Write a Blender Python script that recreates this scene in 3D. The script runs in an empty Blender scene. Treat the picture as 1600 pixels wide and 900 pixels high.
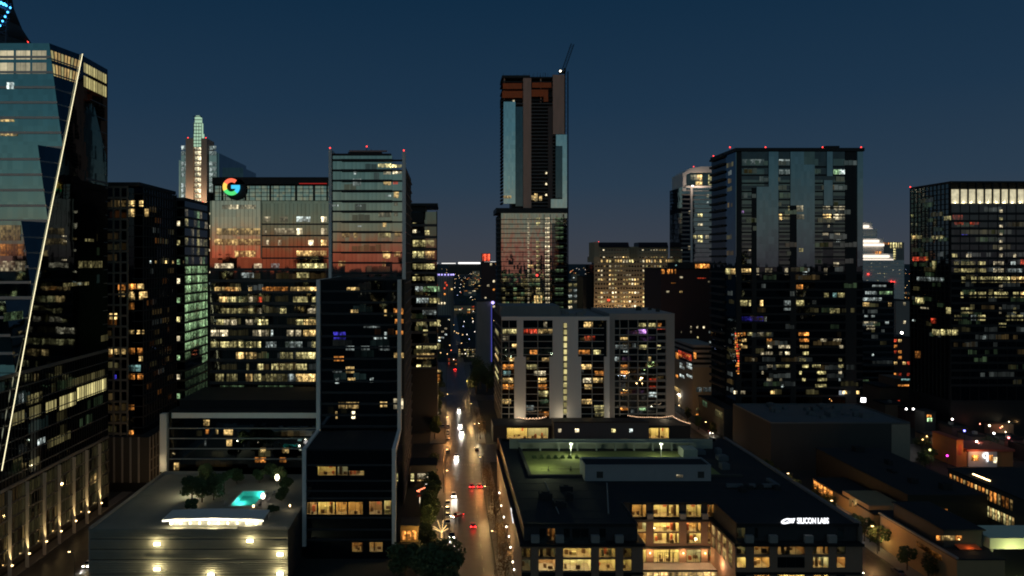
import bpy, bmesh, math, random
from mathutils import Vector, Matrix
random.seed(7)
R = math.radians
scene = bpy.context.scene
C = scene.collection

# ------------------------------------------------------------------ camera, sky, sun, exposure
F, PU, PV, H = 1150.0, 700.0, 408.0, 90.0            # focal length (px of a 1600 px frame), vanishing point, height
cam_d = bpy.data.cameras.new('camera')
cam = bpy.data.objects.new('camera', cam_d); C.objects.link(cam)
cam.location = (0, 0, H); cam.rotation_euler = (R(90), 0, 0)
cam_d.sensor_width = 36; cam_d.lens = 36*F/1600
cam_d.shift_x = (800-PU)/1600; cam_d.shift_y = -(450-PV)/1600
cam_d.clip_start = 1; cam_d.clip_end = 60000
scene.camera = cam

SUN_AZ = (-0.24, -0.97)                               # the afterglow lies behind the camera, a little left
world = bpy.data.worlds.new('World'); scene.world = world; world.use_nodes = True
nt = world.node_tree; nt.nodes.clear()
def N(t, kind, **kw):
    n = t.nodes.new(kind)
    for k, v in kw.items(): setattr(n, k, v)
    return n
def math_n(t, op, a, b=None, c=None, clamp=False):
    n = t.nodes.new('ShaderNodeMath'); n.operation = op; n.use_clamp = clamp
    for i, v in enumerate((a, b, c)):
        if v is None: continue
        if isinstance(v, (int, float)): n.inputs[i].default_value = v
        else: t.links.new(v, n.inputs[i])
    return n.outputs[0]
def ramp(t, fac, stops):
    n = t.nodes.new('ShaderNodeValToRGB'); e = n.color_ramp.elements
    while len(e) > 1: e.remove(e[0])
    e[0].position = stops[0][0]; e[0].color = (*stops[0][1], 1)
    for p, c in stops[1:]:
        x = e.new(p); x.color = (*c, 1)
    t.links.new(fac, n.inputs[0]); return n.outputs[0]
out = N(nt, 'ShaderNodeOutputWorld')
tc = N(nt, 'ShaderNodeTexCoord')
sep = N(nt, 'ShaderNodeSeparateXYZ'); nt.links.new(tc.outputs['Generated'], sep.inputs[0])
hlen = math_n(nt, 'SQRT', math_n(nt, 'ADD', math_n(nt, 'MULTIPLY', sep.outputs[0], sep.outputs[0]), math_n(nt, 'MULTIPLY', sep.outputs[1], sep.outputs[1])))
dots = math_n(nt, 'ADD', math_n(nt, 'MULTIPLY', sep.outputs[0], SUN_AZ[0]), math_n(nt, 'MULTIPLY', sep.outputs[1], SUN_AZ[1]))
caz = math_n(nt, 'DIVIDE', dots, math_n(nt, 'MAXIMUM', hlen, 0.001))
zz = math_n(nt, 'MAXIMUM', sep.outputs[2], 0.0)
front = ramp(nt, zz, [(0, (.047, .053, .067)), (.03, (.040, .051, .071)), (.10, (.0225, .0445, .075)), (.20, (.0120, .0340, .068)), (.34, (.0052, .0240, .055)), (1, (.006, .022, .045))])
glow = ramp(nt, zz, [(0, (.15, .12, .11)), (.03, (.22, .21, .175)), (.06, (.22, .25, .205)), (.11, (.13, .22, .21)), (.18, (.06, .155, .185)), (.30, (.032, .11, .15)), (.6, (.07, .11, .15)), (1, (.06, .09, .125))])
band = ramp(nt, zz, [(0, (.56, .10, .045)), (.012, (.62, .13, .06)), (.022, (.52, .18, .085)), (.034, (.40, .26, .15)), (.05, (.33, .30, .205)), (.068, (.26, .30, .235)), (.11, (.14, .23, .22)), (.18, (.06, .155, .185)), (.30, (.032, .11, .15)), (.6, (.07, .11, .15)), (1, (.06, .09, .125))])
mixf = math_n(nt, 'POWER', math_n(nt, 'MAXIMUM', math_n(nt, 'MULTIPLY_ADD', caz, 0.62, 0.38), 0.0), 2.6, clamp=True)
bf = math_n(nt, 'POWER', 2.71828, math_n(nt, 'MULTIPLY', math_n(nt, 'SUBTRACT', caz, 1.0), 18.0), clamp=True)
mg = N(nt, 'ShaderNodeMix', data_type='RGBA'); nt.links.new(bf, mg.inputs[0]); nt.links.new(glow, mg.inputs[6]); nt.links.new(band, mg.inputs[7])
mx = N(nt, 'ShaderNodeMix', data_type='RGBA'); nt.links.new(mixf, mx.inputs[0]); nt.links.new(front, mx.inputs[6]); nt.links.new(mg.outputs[2], mx.inputs[7])
bg = N(nt, 'ShaderNodeBackground'); nt.links.new(mx.outputs[2], bg.inputs[0]); bg.inputs[1].default_value = 1.0
sky = N(nt, 'ShaderNodeTexSky'); sky.sky_type = 'NISHITA'; sky.sun_disc = False
sky.sun_elevation = R(-3.0); sky.sun_rotation = math.atan2(SUN_AZ[0], SUN_AZ[1])
bg2 = N(nt, 'ShaderNodeBackground'); nt.links.new(sky.outputs[0], bg2.inputs[0]); bg2.inputs[1].default_value = 0.003
add = N(nt, 'ShaderNodeAddShader'); nt.links.new(bg.outputs[0], add.inputs[0]); nt.links.new(bg2.outputs[0], add.inputs[1])
nt.links.new(add.outputs[0], out.inputs[0])

sun_d = bpy.data.lights.new('afterglow_sun', 'SUN'); sun_d.energy = 0.03; sun_d.angle = R(120); sun_d.color = (1, .72, .55)
sun = bpy.data.objects.new('afterglow_sun', sun_d); C.objects.link(sun)
sun.rotation_euler = Vector((-SUN_AZ[0], -SUN_AZ[1], -0.10)).to_track_quat('-Z', 'Y').to_euler()

vs = scene.view_settings
scene.display_settings.display_device = 'sRGB'
vs.view_transform = 'Standard'; vs.look = 'None'; vs.exposure = 0.0; vs.gamma = 1.0; vs.use_curve_mapping = False
cy = scene.cycles
cy.use_denoising = True; cy.max_bounces = 5; cy.diffuse_bounces = 2; cy.glossy_bounces = 3; cy.transmission_bounces = 4; cy.transparent_max_bounces = 8
cy.sample_clamp_indirect = 2.0; cy.sample_clamp_direct = 0; cy.caustics_reflective = False; cy.caustics_refractive = False
cy.use_light_tree = True; cy.blur_glossy = 0.3; cy.filter_width = 1.9

# ------------------------------------------------------------------ pixel helpers (vanishing-point perspective)
def X_(u, Y): return (u-PU)/F*Y
def Z_(v, Y): return H+(PV-v)/F*Y
def Yside(u, X): return X*F/(u-PU)

# ------------------------------------------------------------------ materials
MATS = {}
def newmat(name):
    m = bpy.data.materials.new(name); m.use_nodes = True; m.node_tree.nodes.clear(); return m, m.node_tree
def surf(name, col, rough=.7, var=.25, scale=.6, metallic=0.0, spec=.4, streak=False, bump=0.0):
    """A matte surface whose own colour varies in patches and small grain."""
    if name in MATS: return MATS[name]
    m, t = newmat(name); o = N(t, 'ShaderNodeOutputMaterial'); p = N(t, 'ShaderNodeBsdfPrincipled')
    g = N(t, 'ShaderNodeNewGeometry'); mp = N(t, 'ShaderNodeMapping'); t.links.new(g.outputs['Position'], mp.inputs[0])
    mp.inputs['Scale'].default_value = (scale, scale, scale*.25) if streak else (scale, scale, scale)
    n1 = N(t, 'ShaderNodeTexNoise'); n1.inputs['Scale'].default_value = 1.0; n1.inputs['Detail'].default_value = 6
    t.links.new(mp.outputs[0], n1.inputs[0])
    f = math_n(t, 'MULTIPLY_ADD', n1.outputs[0], 2*var, 1-var)
    v = N(t, 'ShaderNodeVectorMath', operation='SCALE'); v.inputs[0].default_value = col; t.links.new(f, v.inputs['Scale'])
    t.links.new(v.outputs[0], p.inputs['Base Color'])
    t.links.new(math_n(t, 'MULTIPLY_ADD', n1.outputs[0], .3, rough-.15, clamp=True), p.inputs['Roughness'])
    p.inputs['Metallic'].default_value = metallic; p.inputs['Specular IOR Level'].default_value = spec
    if bump:
        b = N(t, 'ShaderNodeBump'); b.inputs['Strength'].default_value = bump; t.links.new(n1.outputs[0], b.inputs['Height']); t.links.new(b.outputs[0], p.inputs['Normal'])
    t.links.new(p.outputs[0], o.inputs[0]); MATS[name] = m; return m

def pane_normal(t, cw, ch, amp):
    """each pane of a curtain wall sits at its own very slightly different angle"""
    g = N(t, 'ShaderNodeNewGeometry')
    mul = N(t, 'ShaderNodeVectorMath', operation='MULTIPLY'); t.links.new(g.outputs['Position'], mul.inputs[0]); mul.inputs[1].default_value = (1/cw, 1/cw, 1/ch)
    ad = N(t, 'ShaderNodeVectorMath', operation='ADD'); t.links.new(mul.outputs[0], ad.inputs[0]); ad.inputs[1].default_value = (.317, .317, .317)
    fl = N(t, 'ShaderNodeVectorMath', operation='FLOOR'); t.links.new(ad.outputs[0], fl.inputs[0])
    wn = N(t, 'ShaderNodeTexWhiteNoise', noise_dimensions='3D'); t.links.new(fl.outputs[0], wn.inputs[0])
    sb = N(t, 'ShaderNodeVectorMath', operation='SUBTRACT'); t.links.new(wn.outputs['Color'], sb.inputs[0]); sb.inputs[1].default_value = (.5, .5, .5)
    sc = N(t, 'ShaderNodeVectorMath', operation='SCALE'); t.links.new(sb.outputs[0], sc.inputs[0]); sc.inputs['Scale'].default_value = amp
    nz = N(t, 'ShaderNodeTexNoise'); nz.inputs['Scale'].default_value = .35; t.links.new(g.outputs['Position'], nz.inputs[0])
    sb2 = N(t, 'ShaderNodeVectorMath', operation='SUBTRACT'); t.links.new(nz.outputs['Color'], sb2.inputs[0]); sb2.inputs[1].default_value = (.5, .5, .5)
    sc2 = N(t, 'ShaderNodeVectorMath', operation='SCALE'); t.links.new(sb2.outputs[0], sc2.inputs[0]); sc2.inputs['Scale'].default_value = amp*1.2
    a1 = N(t, 'ShaderNodeVectorMath', operation='ADD'); t.links.new(g.outputs['Normal'], a1.inputs[0]); t.links.new(sc.outputs[0], a1.inputs[1])
    a2 = N(t, 'ShaderNodeVectorMath', operation='ADD'); t.links.new(a1.outputs[0], a2.inputs[0]); t.links.new(sc2.outputs[0], a2.inputs[1])
    no = N(t, 'ShaderNodeVectorMath', operation='NORMALIZE'); t.links.new(a2.outputs[0], no.inputs[0])
    return no.outputs[0], wn.outputs['Value']

def glass(name, col, cw=1.5, ch=3.9, amp=.006, rough=.03, var=.09):
    """coated facade glass: a tinted mirror, pane by pane"""
    if name in MATS: return MATS[name]
    m, t = newmat(name); o = N(t, 'ShaderNodeOutputMaterial'); p = N(t, 'ShaderNodeBsdfPrincipled')
    nrm, val = pane_normal(t, cw, ch, amp)
    f = math_n(t, 'MULTIPLY_ADD', val, 2*var, 1-var)
    v = N(t, 'ShaderNodeVectorMath', operation='SCALE'); v.inputs[0].default_value = col; t.links.new(f, v.inputs['Scale'])
    t.links.new(v.outputs[0], p.inputs['Base Color']); p.inputs['Metallic'].default_value = 1.0; p.inputs['Roughness'].default_value = rough
    t.links.new(nrm, p.inputs['Normal']); t.links.new(p.outputs[0], o.inputs[0]); MATS[name] = m; return m

def emit(name, col, s):
    if name in MATS: return MATS[name]
    m, t = newmat(name); o = N(t, 'ShaderNodeOutputMaterial'); e = N(t, 'ShaderNodeEmission')
    e.inputs[0].default_value = (*col, 1); e.inputs[1].default_value = s; t.links.new(e.outputs[0], o.inputs[0]); MATS[name] = m; return m

KEY = {'w': (1, .66, .24), 'c': (1, .84, .52), 'k': (.86, 1, .95), 'g': (.52, .86, .42), 'y': (1, .86, .36), 'o': (1, .36, .07),
       'r': (1, .10, .04), 'b': (.10, .08, 1), 'p': (.75, .35, 1), 't': (.45, .85, .8)}
def lit_mat(name, fixed=None, smooth=False, level=.9):
    """a lit room seen through its window: blinds, ceiling light, furniture in front of the light"""
    if name in MATS: return MATS[name]
    m, t = newmat(name); o = N(t, 'ShaderNodeOutputMaterial'); p = N(t, 'ShaderNodeBsdfPrincipled')
    g = N(t, 'ShaderNodeNewGeometry'); oi = N(t, 'ShaderNodeObjectInfo')
    def cells(sx, sz, off):
        mul = N(t, 'ShaderNodeVectorMath', operation='MULTIPLY'); t.links.new(g.outputs['Position'], mul.inputs[0]); mul.inputs[1].default_value = (sx, sx, sz)
        ad = N(t, 'ShaderNodeVectorMath', operation='ADD'); t.links.new(mul.outputs[0], ad.inputs[0]); ad.inputs[1].default_value = (off, off*.7, off*1.3)
        fl = N(t, 'ShaderNodeVectorMath', operation='FLOOR'); t.links.new(ad.outputs[0], fl.inputs[0])
        wn = N(t, 'ShaderNodeTexWhiteNoise', noise_dimensions='3D'); t.links.new(fl.outputs[0], wn.inputs[0]); return wn.outputs['Value']
    blind = cells(.72, .02, .37); clutter = cells(1.6, 1.25, 5.3)
    nz = N(t, 'ShaderNodeTexNoise'); nz.inputs['Scale'].default_value = .9; nz.inputs['Detail'].default_value = 4; t.links.new(g.outputs['Position'], nz.inputs[0])
    if smooth: clutter = cells(.001, .001, 5.3)
    a = math_n(t, 'MULTIPLY_ADD', math_n(t, 'POWER', blind, 1.5), .75 if smooth else 1.1, .45 if smooth else .22)
    b = math_n(t, 'MULTIPLY_ADD', math_n(t, 'MULTIPLY', clutter, clutter), 1.5, .28)
    c = math_n(t, 'MULTIPLY_ADD', math_n(t, 'SUBTRACT', nz.outputs[0], .45), 3.4, .8)
    if smooth: b, c = 1.0, math_n(t, 'MULTIPLY_ADD', nz.outputs[0], .8, .6)
    pat = math_n(t, 'MULTIPLY', math_n(t, 'MULTIPLY', a, b), math_n(t, 'MAXIMUM', c, .12))
    if fixed is None:
        tg = N(t, 'ShaderNodeTexCoord'); sp = N(t, 'ShaderNodeSeparateXYZ'); t.links.new(tg.outputs['Generated'], sp.inputs[0]); gz = sp.outputs[2]
        low = math_n(t, 'MULTIPLY_ADD', gz, 2.2, .05, clamp=True)                       # furniture along the sill
        top = math_n(t, 'MULTIPLY', math_n(t, 'GREATER_THAN', gz, .72), cells(1.1, .01, 9.1))  # ceiling lights
        pat = math_n(t, 'MULTIPLY', pat, math_n(t, 'MULTIPLY_ADD', low, .75, .3)) if not smooth else pat
        pat = math_n(t, 'ADD', pat, math_n(t, 'MULTIPLY', math_n(t, 'POWER', top, 3), .9)) if not smooth else pat
        s = math_n(t, 'MULTIPLY', math_n(t, 'MULTIPLY', pat, oi.outputs['Alpha']), math_n(t, 'MULTIPLY_ADD', oi.outputs['Random'], .9, .55))
        t.links.new(oi.outputs['Color'], p.inputs['Emission Color']); t.links.new(s, p.inputs['Emission Strength'])
    else:
        p.inputs['Emission Color'].default_value = (*KEY[fixed], 1)
        t.links.new(math_n(t, 'MULTIPLY', pat, level), p.inputs['Emission Strength'])
    p.inputs['Base Color'].default_value = (.16, .17, .17, 1); p.inputs['Metallic'].default_value = 1; p.inputs['Roughness'].default_value = .05
    t.links.new(p.outputs[0], o.inputs[0]); m.cycles.emission_sampling = 'NONE'; MATS[name] = m; return m
LIT = lit_mat('lit_window'); LIT2 = lit_mat('lit_blinds', smooth=True)
KEY.update({k.upper(): v for k, v in list(KEY.items())})           # capitals: drawn blinds, an even glow

def clear_glass():
    if 'clear_glass' in MATS: return MATS['clear_glass']
    m, t = newmat('clear_glass'); o = N(t, 'ShaderNodeOutputMaterial')
    tr = N(t, 'ShaderNodeBsdfTransparent'); tr.inputs[0].default_value = (.86, .88, .85, 1)
    gl = N(t, 'ShaderNodeBsdfGlossy'); gl.inputs['Roughness'].default_value = .03
    fr = N(t, 'ShaderNodeFresnel'); fr.inputs[0].default_value = 1.5
    mi = N(t, 'ShaderNodeMixShader'); t.links.new(fr.outputs[0], mi.inputs[0]); t.links.new(tr.outputs[0], mi.inputs[1]); t.links.new(gl.outputs[0], mi.inputs[2])
    t.links.new(mi.outputs[0], o.inputs[0]); MATS['clear_glass'] = m; return m

def brick(name, c1, c2):
    if name in MATS: return MATS[name]
    m, t = newmat(name); o = N(t, 'ShaderNodeOutputMaterial'); p = N(t, 'ShaderNodeBsdfPrincipled')
    g = N(t, 'ShaderNodeNewGeometry'); mp = N(t, 'ShaderNodeMapping'); t.links.new(g.outputs['Position'], mp.inputs[0]); mp.inputs['Rotation'].default_value = (R(90), 0, 0)
    b = N(t, 'ShaderNodeTexBrick'); b.inputs['Scale'].default_value = 3.0; b.inputs['Color1'].default_value = (*c1, 1); b.inputs['Color2'].default_value = (*c2, 1); b.inputs['Mortar'].default_value = (.3, .27, .24, 1); b.inputs['Mortar Size'].default_value = .015
    t.links.new(mp.outputs[0], b.inputs[0]); t.links.new(b.outputs[0], p.inputs['Base Color']); p.inputs['Roughness'].default_value = .85
    t.links.new(p.outputs[0], o.inputs[0]); MATS[name] = m; return m

M = dict(
    dark_metal=surf('dark_metal', (.02, .022, .025), .45, .3, metallic=.3), black_metal=surf('black_metal', (.008, .009, .011), .5, .3),
    band=surf('dark_spandrel', (.06, .063, .068), .5, .3), light_band=surf('pale_spandrel', (.62, .52, .48), .42, .12, metallic=.75),
    white_stone=surf('white_cladding', (.80, .78, .74), .6, .08, .25, streak=True), pale_conc=surf('pale_concrete', (.42, .40, .36), .8, .15, .3, streak=True),
    conc=surf('grey_concrete', (.26, .25, .235), .85, .2, .35, streak=True), dark_conc=surf('dark_concrete', (.05, .049, .047), .85, .25, .3, streak=True),
    beige=surf('beige_stone', (.52, .40, .26), .8, .12, .3), brown=surf('raw_brown_concrete', (.78, .44, .32), .85, .18, .3, streak=True),
    roof=surf('roof_membrane', (.016, .018, .021), .85, .35, .15), roof_blue=surf('grey_roof_membrane', (.11, .125, .14), .85, .25, .12),
    asphalt=surf('asphalt', (.036, .035, .033), .38, .35, .35, bump=.15), pave=surf('pavement', (.17, .16, .145), .8, .25, .5), paint=surf('road_paint', (.20, .19, .17), .6, .3, 2.0),
    ground=surf('city_ground', (.028, .03, .027), .9, .5, .05), deck=surf('deck_concrete', (.23, .225, .19), .8, .25, .25),
    turf=surf('green_turf', (.19, .22, .07), .9, .25, .8), leaf=surf('leaves', (.055, .085, .03), .7, .4, 1.5), leaf_dry=surf('dry_leaves', (.11, .07, .035), .7, .4, 1.5),
    bark=surf('bark', (.09, .07, .05), .9, .3, 3), orange_net=surf('orange_netting', (.85, .17, .05), .8, .3, .5), brickm=brick('brown_brick', (.30, .17, .10), (.24, .13, .08)),
    red_paint=surf('red_wall', (.45, .10, .06), .8, .15), rubber=surf('tyre_rubber', (.02, .02, .02), .9), tan=surf('tan_plaster', (.34, .23, .12), .8, .15, .4),
    glass_dark=glass('dark_glass', (.11, .13, .15)), glass_mid=glass('grey_glass', (.16, .19, .19)), glass_teal=glass('teal_glass', (.27, .40, .42), 1.6, 5.0, .005),
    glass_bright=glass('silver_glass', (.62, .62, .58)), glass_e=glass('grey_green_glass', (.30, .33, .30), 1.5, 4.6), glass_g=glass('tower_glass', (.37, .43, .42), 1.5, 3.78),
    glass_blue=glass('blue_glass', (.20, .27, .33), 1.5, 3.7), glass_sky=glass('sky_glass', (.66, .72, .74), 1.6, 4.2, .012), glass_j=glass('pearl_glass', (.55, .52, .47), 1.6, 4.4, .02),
    clear=clear_glass(), frame=surf('window_frame', (.022, .022, .024), .5, .2),
    red_beacon=emit('red_beacon', (1, .05, .04), 3.5), white_hot=emit('white_lamp', (1, .92, .75), 9.0), warm_hot=emit('warm_lamp', (1, .66, .28), 8.0), led=emit('warm_led', (1, .90, .55), 1.6), sign_white=emit('sign_white', (.93, .95, 1), 1.7),
)

# ------------------------------------------------------------------ mesh collecting
class MB:
    def __init__(s): s.v = []; s.f = []; s.m = []
    def quad(s, *p, mi=0):
        i = len(s.v); s.v += [tuple(q) for q in p]; s.f.append(tuple(range(i, i+len(p)))); s.m.append(mi); return s
    def box(s, x0, x1, y0, y1, z0, z1, mi=0):
        i = len(s.v)
        s.v += [(x0, y0, z0), (x1, y0, z0), (x1, y1, z0), (x0, y1, z0), (x0, y0, z1), (x1, y0, z1), (x1, y1, z1), (x0, y1, z1)]
        for q in ((0, 3, 2, 1), (4, 5, 6, 7), (0, 1, 5, 4), (1, 2, 6, 5), (2, 3, 7, 6), (3, 0, 4, 7)):
            s.f.append(tuple(i+k for k in q)); s.m.append(mi)
        return s
    def prism(s, poly, a, b, axis='z', mi=0):
        n = len(poly); i = len(s.v)
        def P(p, h): return (p[0], p[1], h) if axis == 'z' else ((p[0], h, p[1]) if axis == 'y' else (h, p[0], p[1]))
        s.v += [P(p, a) for p in poly]+[P(p, b) for p in poly]
        s.f.append(tuple(range(i+n-1, i-1, -1))); s.m.append(mi); s.f.append(tuple(range(i+n, i+2*n))); s.m.append(mi)
        for k in range(n):
            s.f.append((i+k, i+(k+1) % n, i+n+(k+1) % n, i+n+k)); s.m.append(mi)
        return s
    def tube(s, p, q, r, n=6, r2=None, mi=0):
        p, q = Vector(p), Vector(q); d = (q-p).normalized(); a = d.orthogonal().normalized(); b = d.cross(a); r2 = r if r2 is None else r2; i = len(s.v)
        for (c, rr) in ((p, r), (q, r2)):
            for k in range(n):
                t = 2*math.pi*k/n; s.v.append(tuple(c+a*rr*math.cos(t)+b*rr*math.sin(t)))
        for k in range(n):
            s.f.append((i+k, i+(k+1) % n, i+n+(k+1) % n, i+n+k)); s.m.append(mi)
        s.f.append(tuple(range(i+n-1, i-1, -1))); s.m.append(mi); s.f.append(tuple(range(i+n, i+2*n))); s.m.append(mi); return s
    def ball(s, c, r, rz=None, n=8, k=5, mi=0):
        rz = rz or r; i = len(s.v); s.v.append((c[0], c[1], c[2]-rz))
        for a in range(1, k):
            t = math.pi*a/k
            for b in range(n):
                w = 2*math.pi*b/n; s.v.append((c[0]+r*math.sin(t)*math.cos(w), c[1]+r*math.sin(t)*math.sin(w), c[2]-rz*math.cos(t)))
        s.v.append((c[0], c[1], c[2]+rz)); top = len(s.v)-1
        for b in range(n):
            s.f.append((i, i+1+(b+1) % n, i+1+b)); s.m.append(mi)
            for a in range(k-2):
                s.f.append((i+1+a*n+b, i+1+a*n+(b+1) % n, i+1+(a+1)*n+(b+1) % n, i+1+(a+1)*n+b)); s.m.append(mi)
            s.f.append((top, top-n+b, top-n+(b+1) % n)); s.m.append(mi)
        return s
    def build(s, name, mat, parent=None, off=(0, 0, 0), smooth=False):
        me = bpy.data.meshes.new(name)
        me.from_pydata([(x-off[0], y-off[1], z-off[2]) for x, y, z in s.v], [], s.f)
        mats = mat if isinstance(mat, (list, tuple)) else [mat]
        for q in mats: me.materials.append(q)
        for p, k in zip(me.polygons, s.m): p.material_index = k; p.use_smooth = smooth
        me.update(); o = bpy.data.objects.new(name, me); C.objects.link(o)
        if parent: o.parent = parent
        return o

UNIT = {}
def unit_pane(smooth):
    if smooth not in UNIT:
        o = MB().box(-.5, .5, -.5, .5, -.5, .5).build('window', LIT2 if smooth else LIT); UNIT[smooth] = o.data; bpy.data.objects.remove(o)
    return UNIT[smooth]

THINGS = []
class Thing:
    def __init__(s, name, label, cat, loc, group=None, rz=0):
        s.o = bpy.data.objects.new(name, None); C.objects.link(s.o); s.loc = loc; s.o.location = loc; s.o.rotation_euler = (0, 0, rz)
        s.o.empty_display_size = .5; s.o['label'] = label; s.o['category'] = cat
        if group: s.o['group'] = group
        s.win = []; THINGS.append(s)
    def part(s, name, mb, mat, label=None, parent=None, smooth=False):
        o = mb.build(name, mat, parent or s.o, s.loc, smooth)
        if label: o['label'] = label
        return o
    def light(s, kind, loc, energy, col, size=.2, rot=None, spot=None):
        d = bpy.data.lights.new('lamp_light', kind); d.energy = energy; d.color = col
        if kind in ('POINT', 'SPOT'): d.shadow_soft_size = size
        if kind == 'SPOT': d.spot_size = R(spot or 60); d.spot_blend = .6
        l = bpy.data.objects.new('lamp_light', d); C.objects.link(l); l.parent = s.o
        l.location = [a-b for a, b in zip(loc, s.loc)]
        if rot: l.rotation_euler = rot
        return l
    # windows on a face square to the view ('f', plane y) or on a side wall ('s', plane x)
    def w(s, face, plane, a0, a1, z0, z1, key, st=1.0): s.win.append((face, plane, a0, a1, z0, z1, key, st))
    def runs(s, plane, org, sc, rows, pw=2.6, face='f', gap=.12):
        for (y0, y1, rs) in rows:
            for r in rs:
                x0, x1, key = r[:3]; st = r[3] if len(r) > 3 else 1.0
                u0, u1 = org[0]+x0/sc, org[0]+x1/sc; v0, v1 = org[1]+y0/sc, org[1]+y1/sc
                if face == 'f':
                    a0, a1 = sorted((X_(u0, plane), X_(u1, plane))); z1_, z0_ = Z_(v0, plane), Z_(v1, plane)
                else:
                    a0, a1 = sorted((Yside(u0, plane), Yside(u1, plane))); Ym = Yside((u0+u1)/2, plane); z1_, z0_ = Z_(v0, Ym), Z_(v1, Ym)
                n = max(1, round((a1-a0)/pw)); st_ = (a1-a0)/n
                for k in range(n):
                    s.w(face, plane, a0+k*st_+gap/2, a0+(k+1)*st_-gap/2, z0_, z1_, key, st*(random.uniform(.55, 1.25) if n > 1 else 1))
    def flush(s, cap=96):
        def area(q):
            f, p, a0, a1, z0, z1 = q[:6]; Y = p if f == 'f' else (a0+a1)/2; return (a1-a0)*(z1-z0)/(Y*Y)
        ws = sorted(s.win, key=area, reverse=True)
        if len(ws) <= 100: cap = 100
        for (f, p, a0, a1, z0, z1, key, st) in ws[:cap]:
            o = bpy.data.objects.new('window', unit_pane(key.isupper())); C.objects.link(o); o.parent = s.o
            am, zm = (a0+a1)/2, (z0+z1)/2
            sg = 0.03
            wl = (am, p-sg, zm) if f == 'f' else (p+(sg if p < 0 else -sg), am, zm)
            o.location = [a-b for a, b in zip(wl, s.loc)]
            o.scale = (a1-a0, .05, z1-z0) if f == 'f' else (.05, a1-a0, z1-z0)
            o.color = (*KEY[key], st)
        if len(ws) > cap:
            lev = lambda q: (q[6], min((.02, .05, .1, .2, .4, .7, 1.1, 1.7), key=lambda s: abs(math.log(s/max(q[7], .01)))))
            ks = sorted(set(lev(q) for q in ws[cap:])); mb = MB()
            for q in ws[cap:]:
                (f, p, a0, a1, z0, z1, key, st) = q; key = lev(q)
                e = .028 if p < 0 else -.028
                if f == 'f': mb.box(a0, a1, p-.055, p-.005, z0, z1, mi=ks.index(key))
                else: mb.box(p+e-.025, p+e+.025, a0, a1, z0, z1, mi=ks.index(key))
            o = s.part('window', mb, [lit_mat('lit_window_%s_%d' % (k, s*100), k, k.isupper(), s) for k, s in ks]); o['kind'] = 'stuff'
        s.win = []

def dim_rooms(T, face, plane, a0, a1, zs, h, n, lo=.02, hi=.10, keys='YKGYT', seed=1, pw=2.2):
    """rooms with the main lights off: corridor light, screens, blinds"""
    r = random.Random(seed)
    for z in zs:
        for _ in range(r.randint(max(0, n-3), n)):
            a = r.uniform(a0, a1-6); w = r.uniform(2, 11); st = r.uniform(lo, hi)*.5; k_ = r.choice(keys); x = a
            while x < min(a+w, a1-pw):
                if r.random() < .85: T.w(face, plane, x, x+pw-.15, z, z+h*r.uniform(.7, 1), k_, st*r.uniform(.4, 1.3))
                x += pw
def structure(name, mb, mat): o = mb.build(name, mat); o['kind'] = 'structure'; return o
def bands(mb, x0, x1, y0, y1, zs, h, pr=.25):
    for z in zs: mb.box(x0-pr, x1+pr, y0-pr, y1+pr, z, z+h)
    return mb
def mullions(mb, x0, x1, y, z0, z1, step, w=.12, d=.14):
    n = max(1, round((x1-x0)/step))
    for k in range(n+1):
        x = x0+(x1-x0)*k/n; mb.box(x-w/2, x+w/2, y-d, y-.001, z0, z1)
    return mb
def mullions_side(mb, X, y0, y1, z0, z1, step, w=.12, d=.14):
    n = max(1, round((y1-y0)/step)); s = d if X < 0 else -d
    for k in range(n+1):
        y = y0+(y1-y0)*k/n; a, b = sorted((X, X+s)); mb.box(a, b, y-w/2, y+w/2, z0, z1)
    return mb
def frange(a, b, st):
    r = []
    while a < b-1e-6: r.append(a); a += st
    return r
def parapet(mb, x0, x1, y0, y1, z, h, t=.4):
    mb.box(x0, x1, y0, y0+t, z, z+h); mb.box(x0, x1, y1-t, y1, z, z+h); mb.box(x0, x0+t, y0+t, y1-t, z, z+h); mb.box(x1-t, x1, y0+t, y1-t, z, z+h); return mb
def beacons(T, pts, r=.45):
    for p in pts:
        T.part('beacon', MB().ball(p, r*.75, n=6, k=4), M['red_beacon'])
def rooftop_kit(T, x0, x1, y0, y1, z, n, mat=None):
    mb = MB()
    for _ in range(n):
        w, d, h = random.uniform(1.5, 4), random.uniform(1.5, 4), random.uniform(.8, 2.2); x = random.uniform(x0+1, x1-w-1); y = random.uniform(y0+1, y1-d-1)
        o = MB().box(x, x+w, y, y+d, z, z+h); o.tube((x+w/2, y+d/2, z+h), (x+w/2, y+d/2, z+h+.3), min(w, d)*.35, 8)
        T.part('rooftop_unit', o, mat or M['conc'])

def solid(o):
    """lettering turned into a mesh of its own"""
    bpy.context.view_layer.update(); me = bpy.data.meshes.new_from_object(o.evaluated_get(bpy.context.evaluated_depsgraph_get()))
    n = bpy.data.objects.new(o.name, me); C.objects.link(n); n.parent = o.parent; n.location = o.location; n.rotation_euler = o.rotation_euler; n.scale = o.scale
    nm = o.name; bpy.data.objects.remove(o); n.name = nm; return n
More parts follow.
